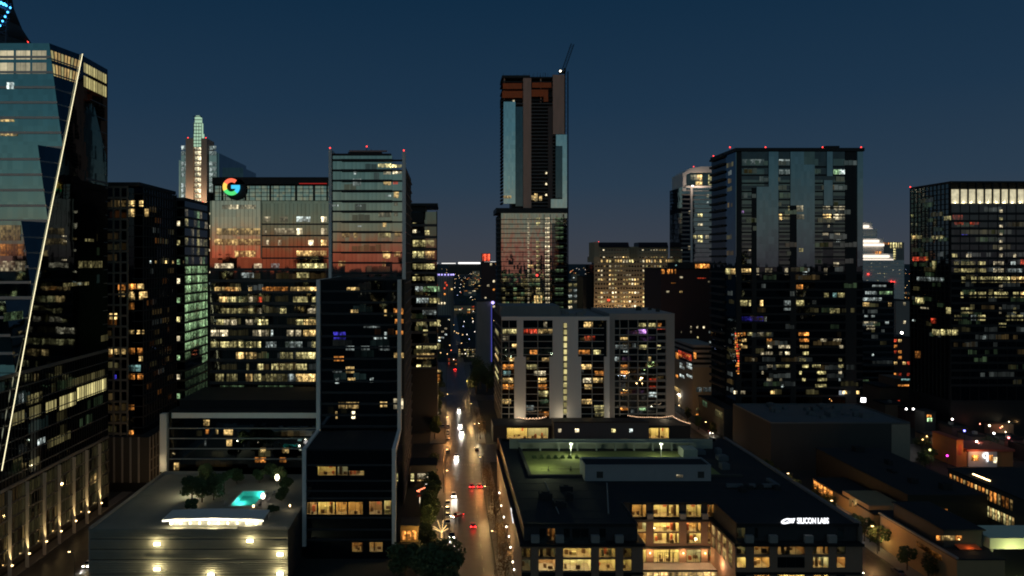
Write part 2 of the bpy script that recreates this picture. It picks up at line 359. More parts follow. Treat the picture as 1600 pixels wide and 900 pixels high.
# ------------------------------------------------------------------ ground, roads
structure('ground', MB().quad((-14000, -9000, 0), (14000, -9000, 0), (14000, 22000, 0), (-14000, 22000, 0)), M['ground'])
rd = MB()
for (x0, x1, y0, y1) in ((-1, 14, 120, 2200), (-123, -105, 120, 900), (113, 131, 120, 1400)): rd.quad((x0, y0, .008), (x1, y0, .008), (x1, y1, .008), (x0, y1, .008))
structure('road', rd, M['asphalt'])
rd = MB()
for (y0, y1) in ((330, 362), (476, 494), (640, 656)): rd.quad((-420, y0, .012), (620, y0, .012), (620, y1, .012), (-420, y1, .012))
structure('cross_street', rd, M['asphalt'])
pv = MB()
for (y0, y1) in ((120, 329), (363, 475), (495, 639)):
    for (x0, x1) in ((-9, -1.2), (14.2, 18.8), (-127, -123.2), (-104.8, -100), (107.2, 112.8), (131.2, 136)): pv.box(x0, x1, y0, y1, .001, .13)
structure('pavement', pv, M['pave'])
mk = MB()
for y in frange(150, 640, 9):
    if 322 < y < 368 or 470 < y < 500: continue
    for x in (2.6, 10.4): mk.quad((x-.08, y, .014), (x+.08, y, .014), (x+.08, y+3, .014), (x-.08, y+3, .014))
for y in (325, 365.5):
    for x in frange(-.5, 13.5, 1.1): mk.quad((x, y-1.3, .016), (x+.5, y-1.3, .016), (x+.5, y+1.3, .016), (x, y+1.3, .016))
for x in (116, 122, 128):
    for y in frange(150, 640, 9): mk.quad((x-.08, y, .014), (x+.08, y, .014), (x+.08, y+3, .014), (x-.08, y+3, .014))
structure('road_markings', mk, M['paint'])

# ------------------------------------------------------------------ rooms that can be looked into
ROOM = [surf('room_wall', (.66, .57, .32), .8, .15), surf('room_floor', (.30, .22, .14), .6, .2), emit('ceiling_light', (1, .78, .36), 13), surf('room_furniture', (.16, .09, .05), .6, .3), surf('room_accent', (.5, .12, .06), .7, .2)]
EMC = emit('ceiling_light_cool', (1, .88, .55), 12)
def hole_wall(mb, x0, x1, z0, z1, y, holes, mi=0):
    xs = sorted({x0, x1, *[v for h in holes for v in h[:2] if x0 < v < x1]}); zs = sorted({z0, z1, *[v for h in holes for v in h[2:4] if z0 < v < z1]})
    for i in range(len(xs)-1):
        for j in range(len(zs)-1):
            a, b = (xs[i]+xs[i+1])/2, (zs[j]+zs[j+1])/2
            if any(h[0] < a < h[1] and h[2] < b < h[3] for h in holes): continue
            mb.quad((xs[i], y, zs[j]), (xs[i+1], y, zs[j]), (xs[i+1], y, zs[j+1]), (xs[i], y, zs[j+1]), mi=mi)
WALLS = [ROOM[0], surf('room_wall_tan', (.55, .36, .17), .8, .15), surf('room_wall_grey', (.40, .40, .34), .8, .15), surf('room_wall_wood', (.34, .19, .09), .7, .25)]
def room(T, x0, x1, z0, z1, y, depth=4.5, cool=False, furn=True, panes=2, light=1.0, rnd=None):
    r = random.Random(int(x0*31+z0*17)); mb = MB(); yb = y+depth; e = .02
    mb.quad((x0, yb, z0), (x1, yb, z0), (x1, yb, z1), (x0, yb, z1))
    mb.quad((x0, y, z0), (x0, yb, z0), (x0, yb, z1), (x0, y, z1)); mb.quad((x1, yb, z0), (x1, y, z0), (x1, y, z1), (x1, yb, z1))
    mb.quad((x0, y, z0), (x1, y, z0), (x1, yb, z0), (x0, yb, z0), mi=1); mb.quad((x0, yb, z1), (x1, yb, z1), (x1, y, z1), (x0, y, z1))
    w = x1-x0; n = max(1, round(w/1.9))
    for k in range(n):
        c = x0+(k+.5)*w/n; lw = min(.55, w/n*.35)*light
        mb.quad((c-lw, yb-.6, z1-e), (c+lw, yb-.6, z1-e), (c+lw, y+.6, z1-e), (c-lw, y+.6, z1-e), mi=2)
    if furn:
        for k in range(max(2, int(w/1.5))):
            fx = r.uniform(x0+.1, max(x0+.2, x1-1.3)); fw = r.uniform(.5, 1.3); fh = min(r.choice((.75, .8, 1.1, 1.9)), (z1-z0)*.8); fy = r.uniform(y+.4, yb-1.1)
            mb.box(fx, min(fx+fw, x1-.05), fy, fy+.6, z0+.005, z0+fh, mi=r.choice((3, 3, 3, 4, 0)))
        if r.random() < .6:   # a picture or a shelf on the back wall
            c = r.uniform(x0+.3, max(x0+.4, x1-1.4)); mb.box(c, min(c+1.0, x1-.1), yb-.08, yb-.02, z0+(z1-z0)*.45, z0+(z1-z0)*.8, mi=r.choice((3, 4)))
    ms = list(ROOM); ms[0] = WALLS[r.choice((0, 0, 1, 2, 3))]
    for k in range(panes):                              # a drawn curtain or a column here and there
        if r.random() < .3: cx_ = x0+w*(k+r.uniform(.1, .6))/panes; mb.box(cx_, min(cx_+r.uniform(.3, .9), x1-.05), y+.9, y+1.0, z0+.01, z1-.05, mi=r.choice((0, 3)))
    if cool: ms[2] = EMC
    T.part('lit_room', mb, ms)
    pane_frame(T, x0, x1, z0, z1, y, panes)
def pane_frame(T, x0, x1, z0, z1, y, panes=2, mat=None):
    o = T.part('window', MB().box(x0+.02, x1-.02, y+.02, y+.05, z0+.02, z1-.02), mat or M['clear'])
    fr = MB(); t = .07
    fr.box(x0, x1, y-.03, y+.018, z0, z0+t); fr.box(x0, x1, y-.03, y+.018, z1-t, z1)
    for k in range(panes+1):
        xx = x0+t/2+(x1-x0-t)*k/panes; fr.box(xx-t/2, xx+t/2, y-.028, y+.016, z0+t, z1-t)
    T.part('window_frame', fr, M['frame'], parent=o)

# ================================================================== A: the tall glass tower on the left
A = Thing('glass_tower', 'tall teal glass tower with stepped corner and a bright slanting line of light', 'office tower', (-150, 240, 0))
XA, YB = -124.4, 269.0
tiers = [(160, 126, 236.4, -128.1, -123.7), (126, 102, 228, -127.1, -123.9), (102, 78.6, 219.6, -127.4, -123.9), (78.6, 58, 211.2, -127.0, -124.2)]
led_x = lambda z: (-126.4 if z > 159 else -123.75)
ft, fc, mn, lb, lid, fl_ = MB(), MB(), MB(), MB(), MB(), MB()
prevL = (-124.4, 250.2, 160)
for i, (zt, zb, Y, xt, xb) in enumerate(tiers):
    ft.quad((-200, Y, zb), (xb, Y, zb), (xt, Y, zt), (-200, Y, zt))
    Bt = (xb, Y, zb)
    fc.quad((xt, Y, zt), Bt, prevL)
    mn.quad(prevL, Bt, (XA, YB, zb), (XA, YB, zt))
    lid.quad((-200, Y, zt), (xt, Y, zt), prevL, (-200, prevL[1], zt))
    n = max(1, round((zt-zb)/4.95))
    for k in range(1, n+1):
        z = zt-(zt-zb)*k/n; f = k/n; xe = xt+(xb-xt)*f
        if k < n or i < 3: lb.box(-200, xe+.05, Y-.25, Y-.01, z, z+.75 if k < n else z+.9)
    prevLs = prevL
    for k in range(1, n+1):
        f = (k-.02)/n; f2 = f+.5/(zt-zb); P = lambda e, q: (Vector(e[0]).lerp(Vector(e[1]), q)+Vector((.10, -.06, 0)))
        ea, eb = ((xt, Y, zt), Bt), (prevLs, Bt)
        if f2 < .985: fl_.quad(P(ea, f2), P(eb, f2), P(eb, f), P(ea, f))
    prevL = Bt
mn.quad((-200, YB, 0), (-200, YB, 160), (XA, YB, 160), (XA, YB, 0))
lid.quad((-200, 236.4, 160), (-128.1, 236.4, 160), (-124.4, 250.2, 160), (XA, YB, 160), (-200, YB, 160))
low = MB().quad((XA, 195, 25.4), (XA, YB, 25.4), (XA, YB, 57.9), (XA, 195, 57.9))
low.quad((-200, 195, 25.4), (XA, 195, 25.4), (XA, 195, 57.9), (-200, 195, 57.9)); low.quad((-200, 195, 57.9), (XA, 195, 57.9), (XA, 212, 57.9), (-200, 212, 57.9))
A.part('glass_facade', ft, M['glass_teal'])
A.part('corner_facade', fc, glass('smoke_glass', (.13, .15, .16), 1.6, 4.9), 'dark smoked glass corner facets')
A.part('side_facade', mn, glass('smoke_glass2', (.06, .075, .09), 1.6, 4.9), 'dark side wall of smoked glass')
A.part('lower_facade', low, M['glass_dark'])
A.part('floor_band', lb, M['light_band'])
A.part('roof', lid, M['roof']); A.part('mullions', fl_, surf('facet_band', (.30, .29, .28), .45, .2, metallic=.6))
# thin band lines on the dark side wall
sb = MB()
for z in frange(28.5, 57, 4.95): sb.box(XA+.002, XA+.12, 200, YB, z, z+.35)
for z in frange(62, 159, 4.95): sb.box(XA-.1, XA+.04, 252, YB, z, z+.3)
sb.box(XA+.002, XA+.35, 240, YB, 118, 118.7); sb.box(XA, XA+.45, 196, YB, 57, 58); sb.box(XA, XA+.45, 196, YB, 25.4, 26.3)
A.part('side_band', sb, surf('slate_band', (.12, .12, .12), .5, .2))
mm = mullions_side(MB(), XA, 200, YB, 26.3, 57, 1.6, .1, .2); A.part('mullions', mm, M['dark_metal'])
led = MB()
pts = [(-124.1, 249.9, 160.4)]+[(xb+.25, Y-.2, zb) for (zt, zb, Y, xt, xb) in tiers[:3]]+[(-123.5, 203.7, 32)]
for a, b in zip(pts, pts[1:]): led.tube(a, b, .12, 8)
A.part('light_line', led, M['led'], 'bright slanting line of warm light')
for (x0, x1) in ((-159, -153), (-152.4, -146.6), (-145.9, -139.5), (-138.8, -134.2), (-133.6, -129.0)):
    for (z0, z1, s) in ((154.8, 157.6, 1.5), (150.2, 153.7, .95)):
        for k in range(3): A.w('f', 236.36, x0+k*(x1-x0)/3+.12, x0+(k+1)*(x1-x0)/3, z0, z1, 'C', s*.55)
A.w('f', 236.2, X_(11, 236.4), X_(22, 236.4), Z_(139, 236.4), Z_(129, 236.4), 'k', 1.3)
A.runs(236.1, (0, 0), 1.876, [(350, 356, [(0, 40, 'w', .8)]), (392, 398, [(0, 50, 'w', .5)])], pw=4)
A.runs(219.4, (0, 0), 1.876, [(660, 705, [(0, 60, 'w', .22)]), (715, 750, [(0, 70, 'o', .22)]), (765, 795, [(0, 75, 'c', .3)])], pw=1.6)
# crown windows on the facets and the dark wall (they follow the slope of the corner)
cw, cw2 = MB(), MB(); FT, FL, FB = Vector((-128.1, 236.4, 160)), Vector((-124.4, 250.2, 160)), Vector((-123.7, 236.4, 126))
fn = (FB-FT).cross(FL-FT).normalized(); fn = fn if fn.x > 0 else -fn
def fp(t, h):                                        # a point of the sloping facet, t along its top edge, h metres below the roof
    d = h/34; q = FT.lerp(FL, t); q2 = FB; p = q.lerp(q2, d)
    return tuple(p+fn*.06)
for (h0, h1) in ((2.2, 5.4), (6.6, 10.4)):
    for k in range(9): t0, t1 = k/9+.015, (k+.8)/9; cw.quad(fp(t0, h1), fp(t1, h1), fp(t1, h0), fp(t0, h0), mi=0 if k % 3 else 1)
    for k in range(10): y0 = 251.2+k*1.7; xx_ = XA+.10; cw2.quad((xx_, y0, 160-h1), (xx_, y0+1.3, 160-h1), (xx_, y0+1.3, 160-h0), (xx_, y0, 160-h0))
dim_rooms(A, 's', XA, 203, 266, frange(28.9, 56, 4.95), 3.4, 4, .01, .07, seed=2); dim_rooms(A, 's', XA+.05, 240, 266, frange(62.4, 98, 4.95), 3.2, 2, .01, .06, seed=3)
A.part('wall_windows', cw2, lit_mat('lit_crown_yellow', 'y', True, .5)); A.part('crown_windows', cw, [lit_mat('lit_crown_warm', 'w', True, .6), lit_mat('lit_crown_yellow', 'y', True, .5)])
A.runs(XA, (0, 440), 1.956, [(310, 348, [(235, 325, 'Y', .8)]), (345, 385, [(180, 232, 'Y', .6)]), (365, 395, [(140, 172, 'Y', .4)]), (380, 415, [(90, 125, 'Y', .25)]), (398, 435, [(35, 75, 'Y', .2)]),
    (342, 372, [(55, 72, 'k', .5), (80, 130, 'y', .15)]), (478, 496, [(115, 138, 'k', 1.0)]), (470, 495, [(145, 215, 'Y', .08)]), (540, 565, [(40, 68, 'Y', .1), (90, 120, 'Y', .1)]), (148, 170, [(135, 212, 'g', .25)]), (286, 310, [(200, 320, 'Y', .06)]), (92, 118, [(10, 70, 'g', .15)]), (180, 200, [(150, 330, 'Y', .05)])], pw=2.0, face='s')
A.runs(XA+.35, (0, 0), 1.876, [(690, 694, [(180, 195, 'c', .9)]), (705, 709, [(180, 195, 'c', .7)]), (760, 764, [(180, 195, 'c', .9)]), (700, 708, [(250, 275, 'y', .2)]), (765, 785, [(230, 300, 'y', .12)]), (828, 838, [(185, 260, 'y', .2)])], pw=2, face='s')
# podium with uplit fins
pg, pb = MB(), MB()
pg.quad((XA+.4, 180, 4.6), (XA+.4, YB, 4.6), (XA+.4, YB, 25.2), (XA+.4, 180, 25.2)); pg.quad((-200, YB, 0), (-200, YB, 25.2), (XA+.4, YB, 25.2), (XA+.4, YB, 0))
A.part('podium_facade', pg, glass('podium_glass', (.42, .40, .31), 1.6, 4.0, .02))
pb.quad((XA-4, 180, 0), (XA-4, YB, 0), (XA-4, YB, 4.6), (XA-4, 180, 4.6)); pb.quad((XA-4, 180, 4.6), (XA-4, YB, 4.6), (XA+.4, YB, 4.6), (XA+.4, 180, 4.6))
A.part('podium_base', pb, M['dark_conc'])
ml = mullions_side(MB(), XA+.4, 182, YB, 4.6, 25.2, 1.6, .08, .15)
for z in frange(4.6, 25, 4.1): ml.box(XA+.4, XA+.6, 182, YB, z, z+.45)
A.part('podium_mullions', ml, M['band'])
for u in (-16, 18, 45, 72, 95, 118, 138, 158):
    Y = Yside(u, XA+1.4)
    A.part('fin', MB().box(XA+.45, XA+1.4, Y-.16, Y+.16, .2, 25.3), M['pale_conc'])
    A.part('uplight', MB().box(XA+1.55, XA+1.95, Y-.5, Y-.1, 4.2, 4.45), M['warm_hot'])
    A.light('SPOT', (XA+1.5, Y-.75, 3.9), 9000, (1, .70, .30), .08, (R(176), 0, 0), 30)
for k in range(46):
    for z in (5.2, 9.3, 13.4, 17.5, 21.6):
        if random.random() < .75: A.w('s', XA+.4, 190+k*1.7, 191.5+k*1.7, z, z+3.2, 'Y', random.uniform(.006, .03))
A.runs(XA+.45, (0, 640), 3.461, [(345, 395, [(490, 540, 'w', .35)])], pw=2.5, face='s')
# roof crown: dark cone hood and blue-lit lattice
hood = MB()
for (z0_, z1_, r0_, r1_) in ((160, 167.5, 14.6, 14.2), (167.5, 174, 14.2, 10.2), (174, 181, 10.2, 7.6), (181, 190, 7.6, 6.2)): hood.tube((-163.3, 262, z0_), (-163.3, 262, z1_), r0_, 20, r1_)
hood; A.part('roof_hood', hood, M['dark_conc'], smooth=True)
lat = MB()
for k in range(5):
    z = 167+k*2.8; lat.tube((-156, 244.4, z), (-146.5+k*.3, 244.4, z-5), .14, 5); lat.tube((-156, 244.4, z-5), (-146+k*.3, 244.4, z), .14, 5)
for x in (-155, -151, -147): lat.tube((x, 244.4, 160), (x+.8, 244.4, 177), .22, 6)
lat.tube((-157, 244.4, 178.5), (-145.2, 244.4, 172.5), .3, 6)
A.part('roof_lattice', lat, surf('blue_steel', (.08, .10, .14), .5, .2, metallic=.4))
bl = MB()
for k in range(14):
    t = k/13; A.part('roof_lamp', MB().ball((X_(-3+21*t, 244), 244, Z_(2+8*t+(k % 3), 244)) if k < 9 else (X_(16-4*(k-9), 244), 244, Z_(12+7*(k-9), 244)), .34, n=6, k=4), emit('blue_lamp', (.06, .42, 1), 5))

beacons(A, [(X_(43, 262), 262, Z_(66, 262))], .55)

# ================================================================== B: dark gridded hotel tower
B = Thing('hotel_tower', 'dark tower with concrete window grid and orange lit rooms beside the teal tower', 'apartment tower', (-130, 305, 0))
x0, x1, xr, y0, y1, zt = -145, -125.2, -120.7, 288, 326.5, 119.5
B.part('glass_facade', MB().box(x0, x1, y0+.5, y1, 0, zt-.5).box(x1, xr, y0+3, y1, 20, zt-.5), M['glass_dark'])
g = MB()
for k in range(8): xx = x0+(x1-x0-.6)*k/7; g.box(xx, xx+.6, y0, y0+.5, 3, zt)
for z in frange(22, zt, 4.2): g.box(x0, x1, y0+.05, y0+.52, z, z+.8)
B.part('wall', g, surf('tan_concrete', (.26, .22, .17), .8, .2, .4))
g = mullions_side(MB(), xr, y0+3.2, y1, 24, zt, 2.8, .35, .4)
for z in frange(24, zt, 4.2): g.box(x1+.5, xr+.55, y0+2.6, y1, z, z+.4)
B.part('balconies', g, M['dark_conc'])
B.part('roof', parapet(MB().box(x0, xr, y0, y1, zt, zt+.4), x0, xr, y0, y1, zt+.4, 1.0), M['dark_conc'])
p = MB().box(x1-8, xr+4.6, y0-2, y1-2, 4, 21.5)
B.part('podium', p, M['dark_conc']); p = MB()
for k in range(12): yy = y0-2+k*3.1; p.box(xr+4.6, xr+4.95, yy, yy+.6, 4, 21.7)
for z in (8, 12.2, 16.4): p.box(xr+4.6, xr+4.85, y0-2, y1-2, z, z+.5)
for k in range(5): xx = x1-8+k*3.2; p.box(xx, xx+.6, y0-2.4, y0-2, 4, 21.7)
B.part('podium_grid', p, M['conc']); B.part('podium_base', MB().box(x1-8, xr+3, y0-1, y1-3, 0, 4), M['black_metal'])
B.runs(y0+2.9, (0, 440), 1.956, [(8, 25, [(400, 428, 'o', 1), (428, 440, 'w', .6)]), (35, 58, [(398, 412, 'w', 1), (425, 438, 'w', 1)]), (65, 85, [(398, 410, 'o', .9)]), (148, 160, [(398, 410, 'w', 1), (418, 428, 'w', 1), (434, 441, 'w', .8)]), (203, 222, [(396, 412, 'o', .7), (420, 436, 'o', .6)]), (228, 243, [(424, 436, 'w', .9)]), (255, 275, [(396, 430, 't', .35)]), (282, 299, [(396, 412, 'o', 1.2), (420, 438, 'o', 1)]), (376, 392, [(396, 410, 'o', 1.2)]), (455, 468, [(396, 408, 'o', 1.1)]), (480, 494, [(396, 408, 'o', .9)])], pw=2.2)
B.runs(y0+.45, (0, 440), 1.956, [(97, 115, [(334, 358, 'w', 1)]), (203, 222, [(332, 385, 'w', .6)]), (285, 298, [(346, 356, 'b', .7)]), (517, 537, [(390, 408, 'o', .8)])], pw=1.6)
B.runs(y0+2.9, (0, 0), 1.876, [(588, 605, [(378, 396, 'w', 1.4), (408, 420, 'w', 1)]), (612, 635, [(378, 396, 'w', 1.2), (424, 436, 'w', 1.1)]), (832, 850, [(378, 398, 'o', 1.4), (402, 420, 'w', 1)]), (855, 872, [(378, 390, 'w', 1), (408, 432, 'w', 1.1)])], pw=2)
B.runs(y0+.45, (0, 0), 1.876, [(588, 605, [(346, 370, 'w', .5)]), (832, 850, [(346, 368, 'o', 1.0)]), (855, 870, [(348, 366, 'w', .5)])], pw=1.6)
dim_rooms(B, 's', xr, 292, 325, frange(26, 112, 4.2), 2.8, 2, .01, .10, 'OWKY', 8); dim_rooms(B, 'f', y0+.45, x0+.7, x1-.3, frange(23, 112, 4.2), 2.8, 2, .02, .10, 'WOY', 9)
B.runs(xr, (0, 0), 1.876, [(764, 772, [(438, 446, 'k', 1), (452, 462, 'w', .8), (482, 490, 'w', 1), (505, 512, 'w', .8)])], face='s')

# ================================================================== C: green-lit side facade
Cc = Thing('green_lit_building', 'office block with glowing green lit floors between the gridded tower and the logo building', 'office building', (-125, 350, 0))
x0, xr, y0, y1, zt = -150, -118, 330, 369, 117
Cc.part('glass_facade', MB().box(x0, xr, y0, y1, 0, zt), M['glass_dark'])
g = MB()
for z in frange(6, zt, 4.3): g.box(x0, xr+.5, y0-.2, y1, z, z+.9)
Cc.part('floor_band', g, surf('green_grey_spandrel', (.05, .06, .05), .6, .2)); Cc.part('roof', parapet(MB().box(x0, xr, y0, y1, zt, zt+.3), x0, xr, y0, y1, zt+.3, 1.2), M['dark_conc'])
r = random.Random(5)
for i, z in enumerate(frange(6.9, zt-4, 4.3)):
    for k in range(10):
        a = y0+.4+k*3.85
        if 48 < z < 86: st = r.uniform(.55, 1.15)
        elif 38 < z <= 48: st = .5 if k > 5 else (.2 if r.random() < .5 else 0)
        elif z <= 38: st = .10 if k > 3 else .04
        else: st = r.choice((0, 0, 0, .25, .6, .15))
        if st: Cc.w('s', xr, a, a+3.6, z+.05, z+3.3, 'g' if z < 88 else r.choice('gyc'), st*.62)
for z in frange(28, 112, 8.6): Cc.w('f', y0, X_(274, y0), X_(281, y0), z, z+2.6, r.choice('ycg'), r.uniform(.3, 1))

# ================================================================== D: spired tower behind
D = Thing('spire_tower', 'distant stone tower topped by a glowing green glass lantern spire', 'office tower', (-185, 575, 0))
Yd = 560.
D.part('pylon', MB().box(X_(290, Yd), X_(302, Yd), Yd, Yd+18, 0, Z_(216, Yd)).box(X_(314, Yd), X_(323, Yd), Yd, Yd+18, 0, Z_(216, Yd)).box(X_(302, Yd), X_(314, Yd), Yd+1.5, Yd+18, 0, Z_(228, Yd)), surf('warm_stone', (.62, .45, .33), .8, .1))
for (a, b) in ((278, 281), (281.5, 291.5), (325.5, 337)): D.part('glass_wing', MB().box(X_(a, Yd), X_(b, Yd), Yd+2, Yd+30, 0, Z_(237 if a > 279 else 250, Yd)), M['glass_bright'])
D.part('glass_facade', MB().box(X_(325, Yd), X_(358, 590), Yd+4, 640, 0, Z_(238, Yd)).box(X_(358, 590), X_(380, 600), 600, 640, 0, Z_(262, 600)), M['glass_blue'])
lz0, lz1 = Z_(230, Yd), Z_(180, Yd)
lan = MB(); xc = (X_(302, Yd)+X_(314, Yd))/2
for (w, a, b) in ((3.1, lz0, lz0+11), (2.6, lz0+11, lz0+19), (2.1, lz1-6, lz1-1.2), (1.2, lz1-1.2, lz1)): lan.box(xc-w, xc+w, Yd+1, Yd+1+2*w, a, b)
lan.box(xc-2.3, xc+2.3, Yd+1, Yd+5.6, lz0+19, lz1-6)
D.part('lantern', lan, lit_mat('lit_window_g', 'g') if 0 else emit('lantern_glass', (.62, .95, .66), .62), 'glowing pale green glass lantern')
fr = MB()
for z in frange(lz0, lz1, 2.6): fr.box(xc-3.2, xc+3.2, Yd+.8, Yd+1, z, z+.5)
for k in (-3, -1, 1, 3): fr.box(xc+k-.15, xc+k+.15, Yd+.75, Yd+.95, lz0, lz1-6)
D.part('lantern_frame', fr, M['dark_metal'])
for z in frange(Z_(318, Yd), Z_(232, Yd), 4.1):
    D.w('f', Yd+1.4, X_(303.5, Yd), X_(313, Yd), z, z+3.2, 'c', 1.9)
    for (a, b) in ((282, 286.2), (286.6, 291), (326, 331), (331.5, 336.5)):
        if random.random() < .8: D.w('f', Yd+1.9, X_(a, Yd), X_(b, Yd), z, z+3.3, 'k', random.uniform(.25, .7))
for x in (290, 322): D.part('uplight', MB().box(X_(x, Yd)-1, X_(x, Yd)+1, Yd-12, Yd-11, 100, 101).tube((X_(x, Yd), Yd-11.5, 0), (X_(x, Yd), Yd-11.5, 100), .3, 5), M['dark_metal']); D.light('POINT', (X_(x, Yd), Yd-11, 135), 4200, (1, .74, .5), .5)  # masts and point lights added to brighten the stone pylon
beacons(D, [(X_(293, Yd), Yd+1, Z_(216, Yd)+.5), (X_(321, Yd), Yd+1, Z_(216, Yd)+.5), (X_(317, 420), 420, Z_(316, 420))], .6)

# ================================================================== E: office building with the multicolour G sign
E = Thing('office_building', 'wide glass office building with a multicoloured letter G sign on its roof screen', 'office building', (-72, 320, 0))
x0, x1, y0, y1 = -97, -47, 300., 340; zt = Z_(288, y0)
E.part('glass_facade', MB().box(x0, x1, y0, y1, 36, Z_(314, y0)), M['glass_e'])
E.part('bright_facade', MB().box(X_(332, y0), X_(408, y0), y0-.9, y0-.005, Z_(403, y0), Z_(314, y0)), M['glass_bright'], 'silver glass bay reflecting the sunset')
E.part('lower_facade', MB().box(x0, x1, y0+1, y1, 0, 36), M['glass_dark'])
g = MB()
for k in range(-2, 9): z = Z_(456.5+17.7*k, y0); g.box(x0, x1+.1, y0-.55, y0-.01, z-.55, z+.55)
for k in range(-6, -2): z = Z_(456.5+17.7*k, y0); g.box(X_(409, y0), x1+.1, y0-.3, y0-.01, z-.3, z+.3)
E.part('floor_band', g, M['band'])
g = mullions(MB(), X_(332, y0), X_(408, y0), y0-.9, Z_(403, y0), Z_(314, y0), 1.6, .07, .1); mullions(g, X_(410, y0), x1, y0, Z_(430, y0), Z_(318, y0), 1.6, .07, .1); mullions(g, x0, x1, y0, 36, Z_(440, y0), 1.6, .14, .2)
E.part('mullions', g, M['dark_metal'])
E.part('side_notch', MB().box(x0-1.6, x0, y0+1.5, y1, 20, Z_(300, y0)), M['black_metal'])
scr = MB().box(X_(333, y0), x1, y0+.4, y0+.5, Z_(313, y0), Z_(290, y0)); E.part('roof_screen', scr, glass('screen_glass', (.55, .60, .56), 1.2, 1.2, .03))
fr = mullions(MB(), X_(333, y0), x1, y0+.4, Z_(314, y0), zt, 2.4, .14, .3)
for v in (313.5, 307, 301, 295, 290): fr.box(X_(332, y0), x1, y0+.02, y0+.38, Z_(v, y0)-.08, Z_(v, y0)+.08)
for u in (334, 347, 383, 422, 462, 490, 511): fr.box(X_(u, y0)-.25, X_(u, y0)+.25, y0-.3, y0+.4, Z_(314, y0), zt)
E.part('screen_frame', fr, M['black_metal'])
E.part('roof', MB().box(X_(332, y0), x1, y0-.6, y1, zt, Z_(277, y0)).box(X_(333, y0), x1, y0+2, y1, Z_(314, y0), zt-.2), M['black_metal'])
E.part('red_strip', MB().box(X_(468, y0), X_(511, y0), y0-.75, y0-.61, zt+.1, zt+.4), emit('red_strip', (1, .06, .05), .35))
def arc(mb, cx, cz, r0, r1, a0, a1, y0, y1, mi, n=12):
    for k in range(n):
        t0, t1 = R(a0+(a1-a0)*k/n), R(a0+(a1-a0)*(k+1)/n)
        mb.prism([(cx+r0*math.cos(t0), cz+r0*math.sin(t0)), (cx+r1*math.cos(t0), cz+r1*math.sin(t0)), (cx+r1*math.cos(t1), cz+r1*math.sin(t1)), (cx+r0*math.cos(t1), cz+r0*math.sin(t1))], y0, y1, 'y', mi)
gx, gz, ys = X_(361.5, 298.8), Z_(292, 298.8), 298.5
S = MB(); ro, ri = 3.45, 1.95
arc(S, gx, gz, ri, ro, 52, 148, ys, ys+.5, 0); arc(S, gx, gz, ri, ro, 148, 208, ys, ys+.5, 1, 8); arc(S, gx, gz, ri, ro, 208, 312, ys, ys+.5, 2); arc(S, gx, gz, ri, ro, 312, 370, ys, ys+.5, 3, 8)
S.box(gx, gx+3.42, ys, ys+.5, gz-.72, gz+.72, mi=3)
E.part('sign', S, [emit('sign_red', (1, .16, .08), 1.3), emit('sign_yellow', (1, .62, .10), 1.3), emit('sign_green', (.10, .85, .22), 1.0), emit('sign_blue', (.06, .62, 1), 1.1)], 'round letter G in red, yellow, green and blue')
E.part('sign_back_shade', MB().tube((gx+1.6, ys+.9, gz-.9), (gx+1.6, ys+1.0, gz-.9), 4.4, 24), M['black_metal'])  # black backing disc set off-centre to draw the letter's dark round reflection
E.runs(y0-.9, (250, 160), 3.0, [(480, 500, [(290, 450, 'c', .45)]), (590, 622, [(265, 470, 'w', .4)]), (640, 670, [(255, 470, 'w', .6)]), (695, 725, [(350, 450, 'w', .65)])], pw=2.3)
E.runs(y0, (250, 160), 3.0, [(535, 560, [(485, 520, 'c', .4), (560, 600, 'c', .3), (640, 705, 'k', .7), (755, 782, 'c', .9)]), (590, 622, [(485, 500, 'c', .8), (537, 630, 'c', 1.1), (640, 667, 'c', 1.3), (755, 782, 'c', .8)]), (645, 670, [(485, 510, 'c', .6), (552, 570, 'c', .7), (695, 720, 'c', 1), (755, 782, 'w', .9)]), (695, 720, [(640, 710, 'w', 1.1), (710, 782, 'w', .4)]), (755, 780, [(255, 345, 'c', .7), (440, 478, 'c', .4), (520, 560, 'k', .3), (640, 782, 'y', .8)]), (798, 822, [(640, 700, 'y', .5), (380, 440, 'k', .25)]), (865, 888, [(255, 380, 'w', .7), (480, 600, 'o', 1.1), (610, 735, 'w', 1.0)])], pw=2.6)
dim_rooms(E, 'f', y0, x0+1, x1-1, [Z_(456.5+17.7*k, y0)+.8 for k in range(-1, 9)], 2.8, 5, .01, .12, 'YYGKW', 7)
E.runs(y0+1.4, (250, 160), 3.0, [(516, 526, [(232, 250, 'c', 1)]), (575, 592, [(232, 252, 'c', 1.2)]), (634, 644, [(232, 250, 'w', .9)]), (688, 698, [(230, 250, 'c', 1)]), (790, 800, [(232, 250, 'c', 1.1)]), (842, 854, [(232, 250, 'k', 1.1)])], pw=3)
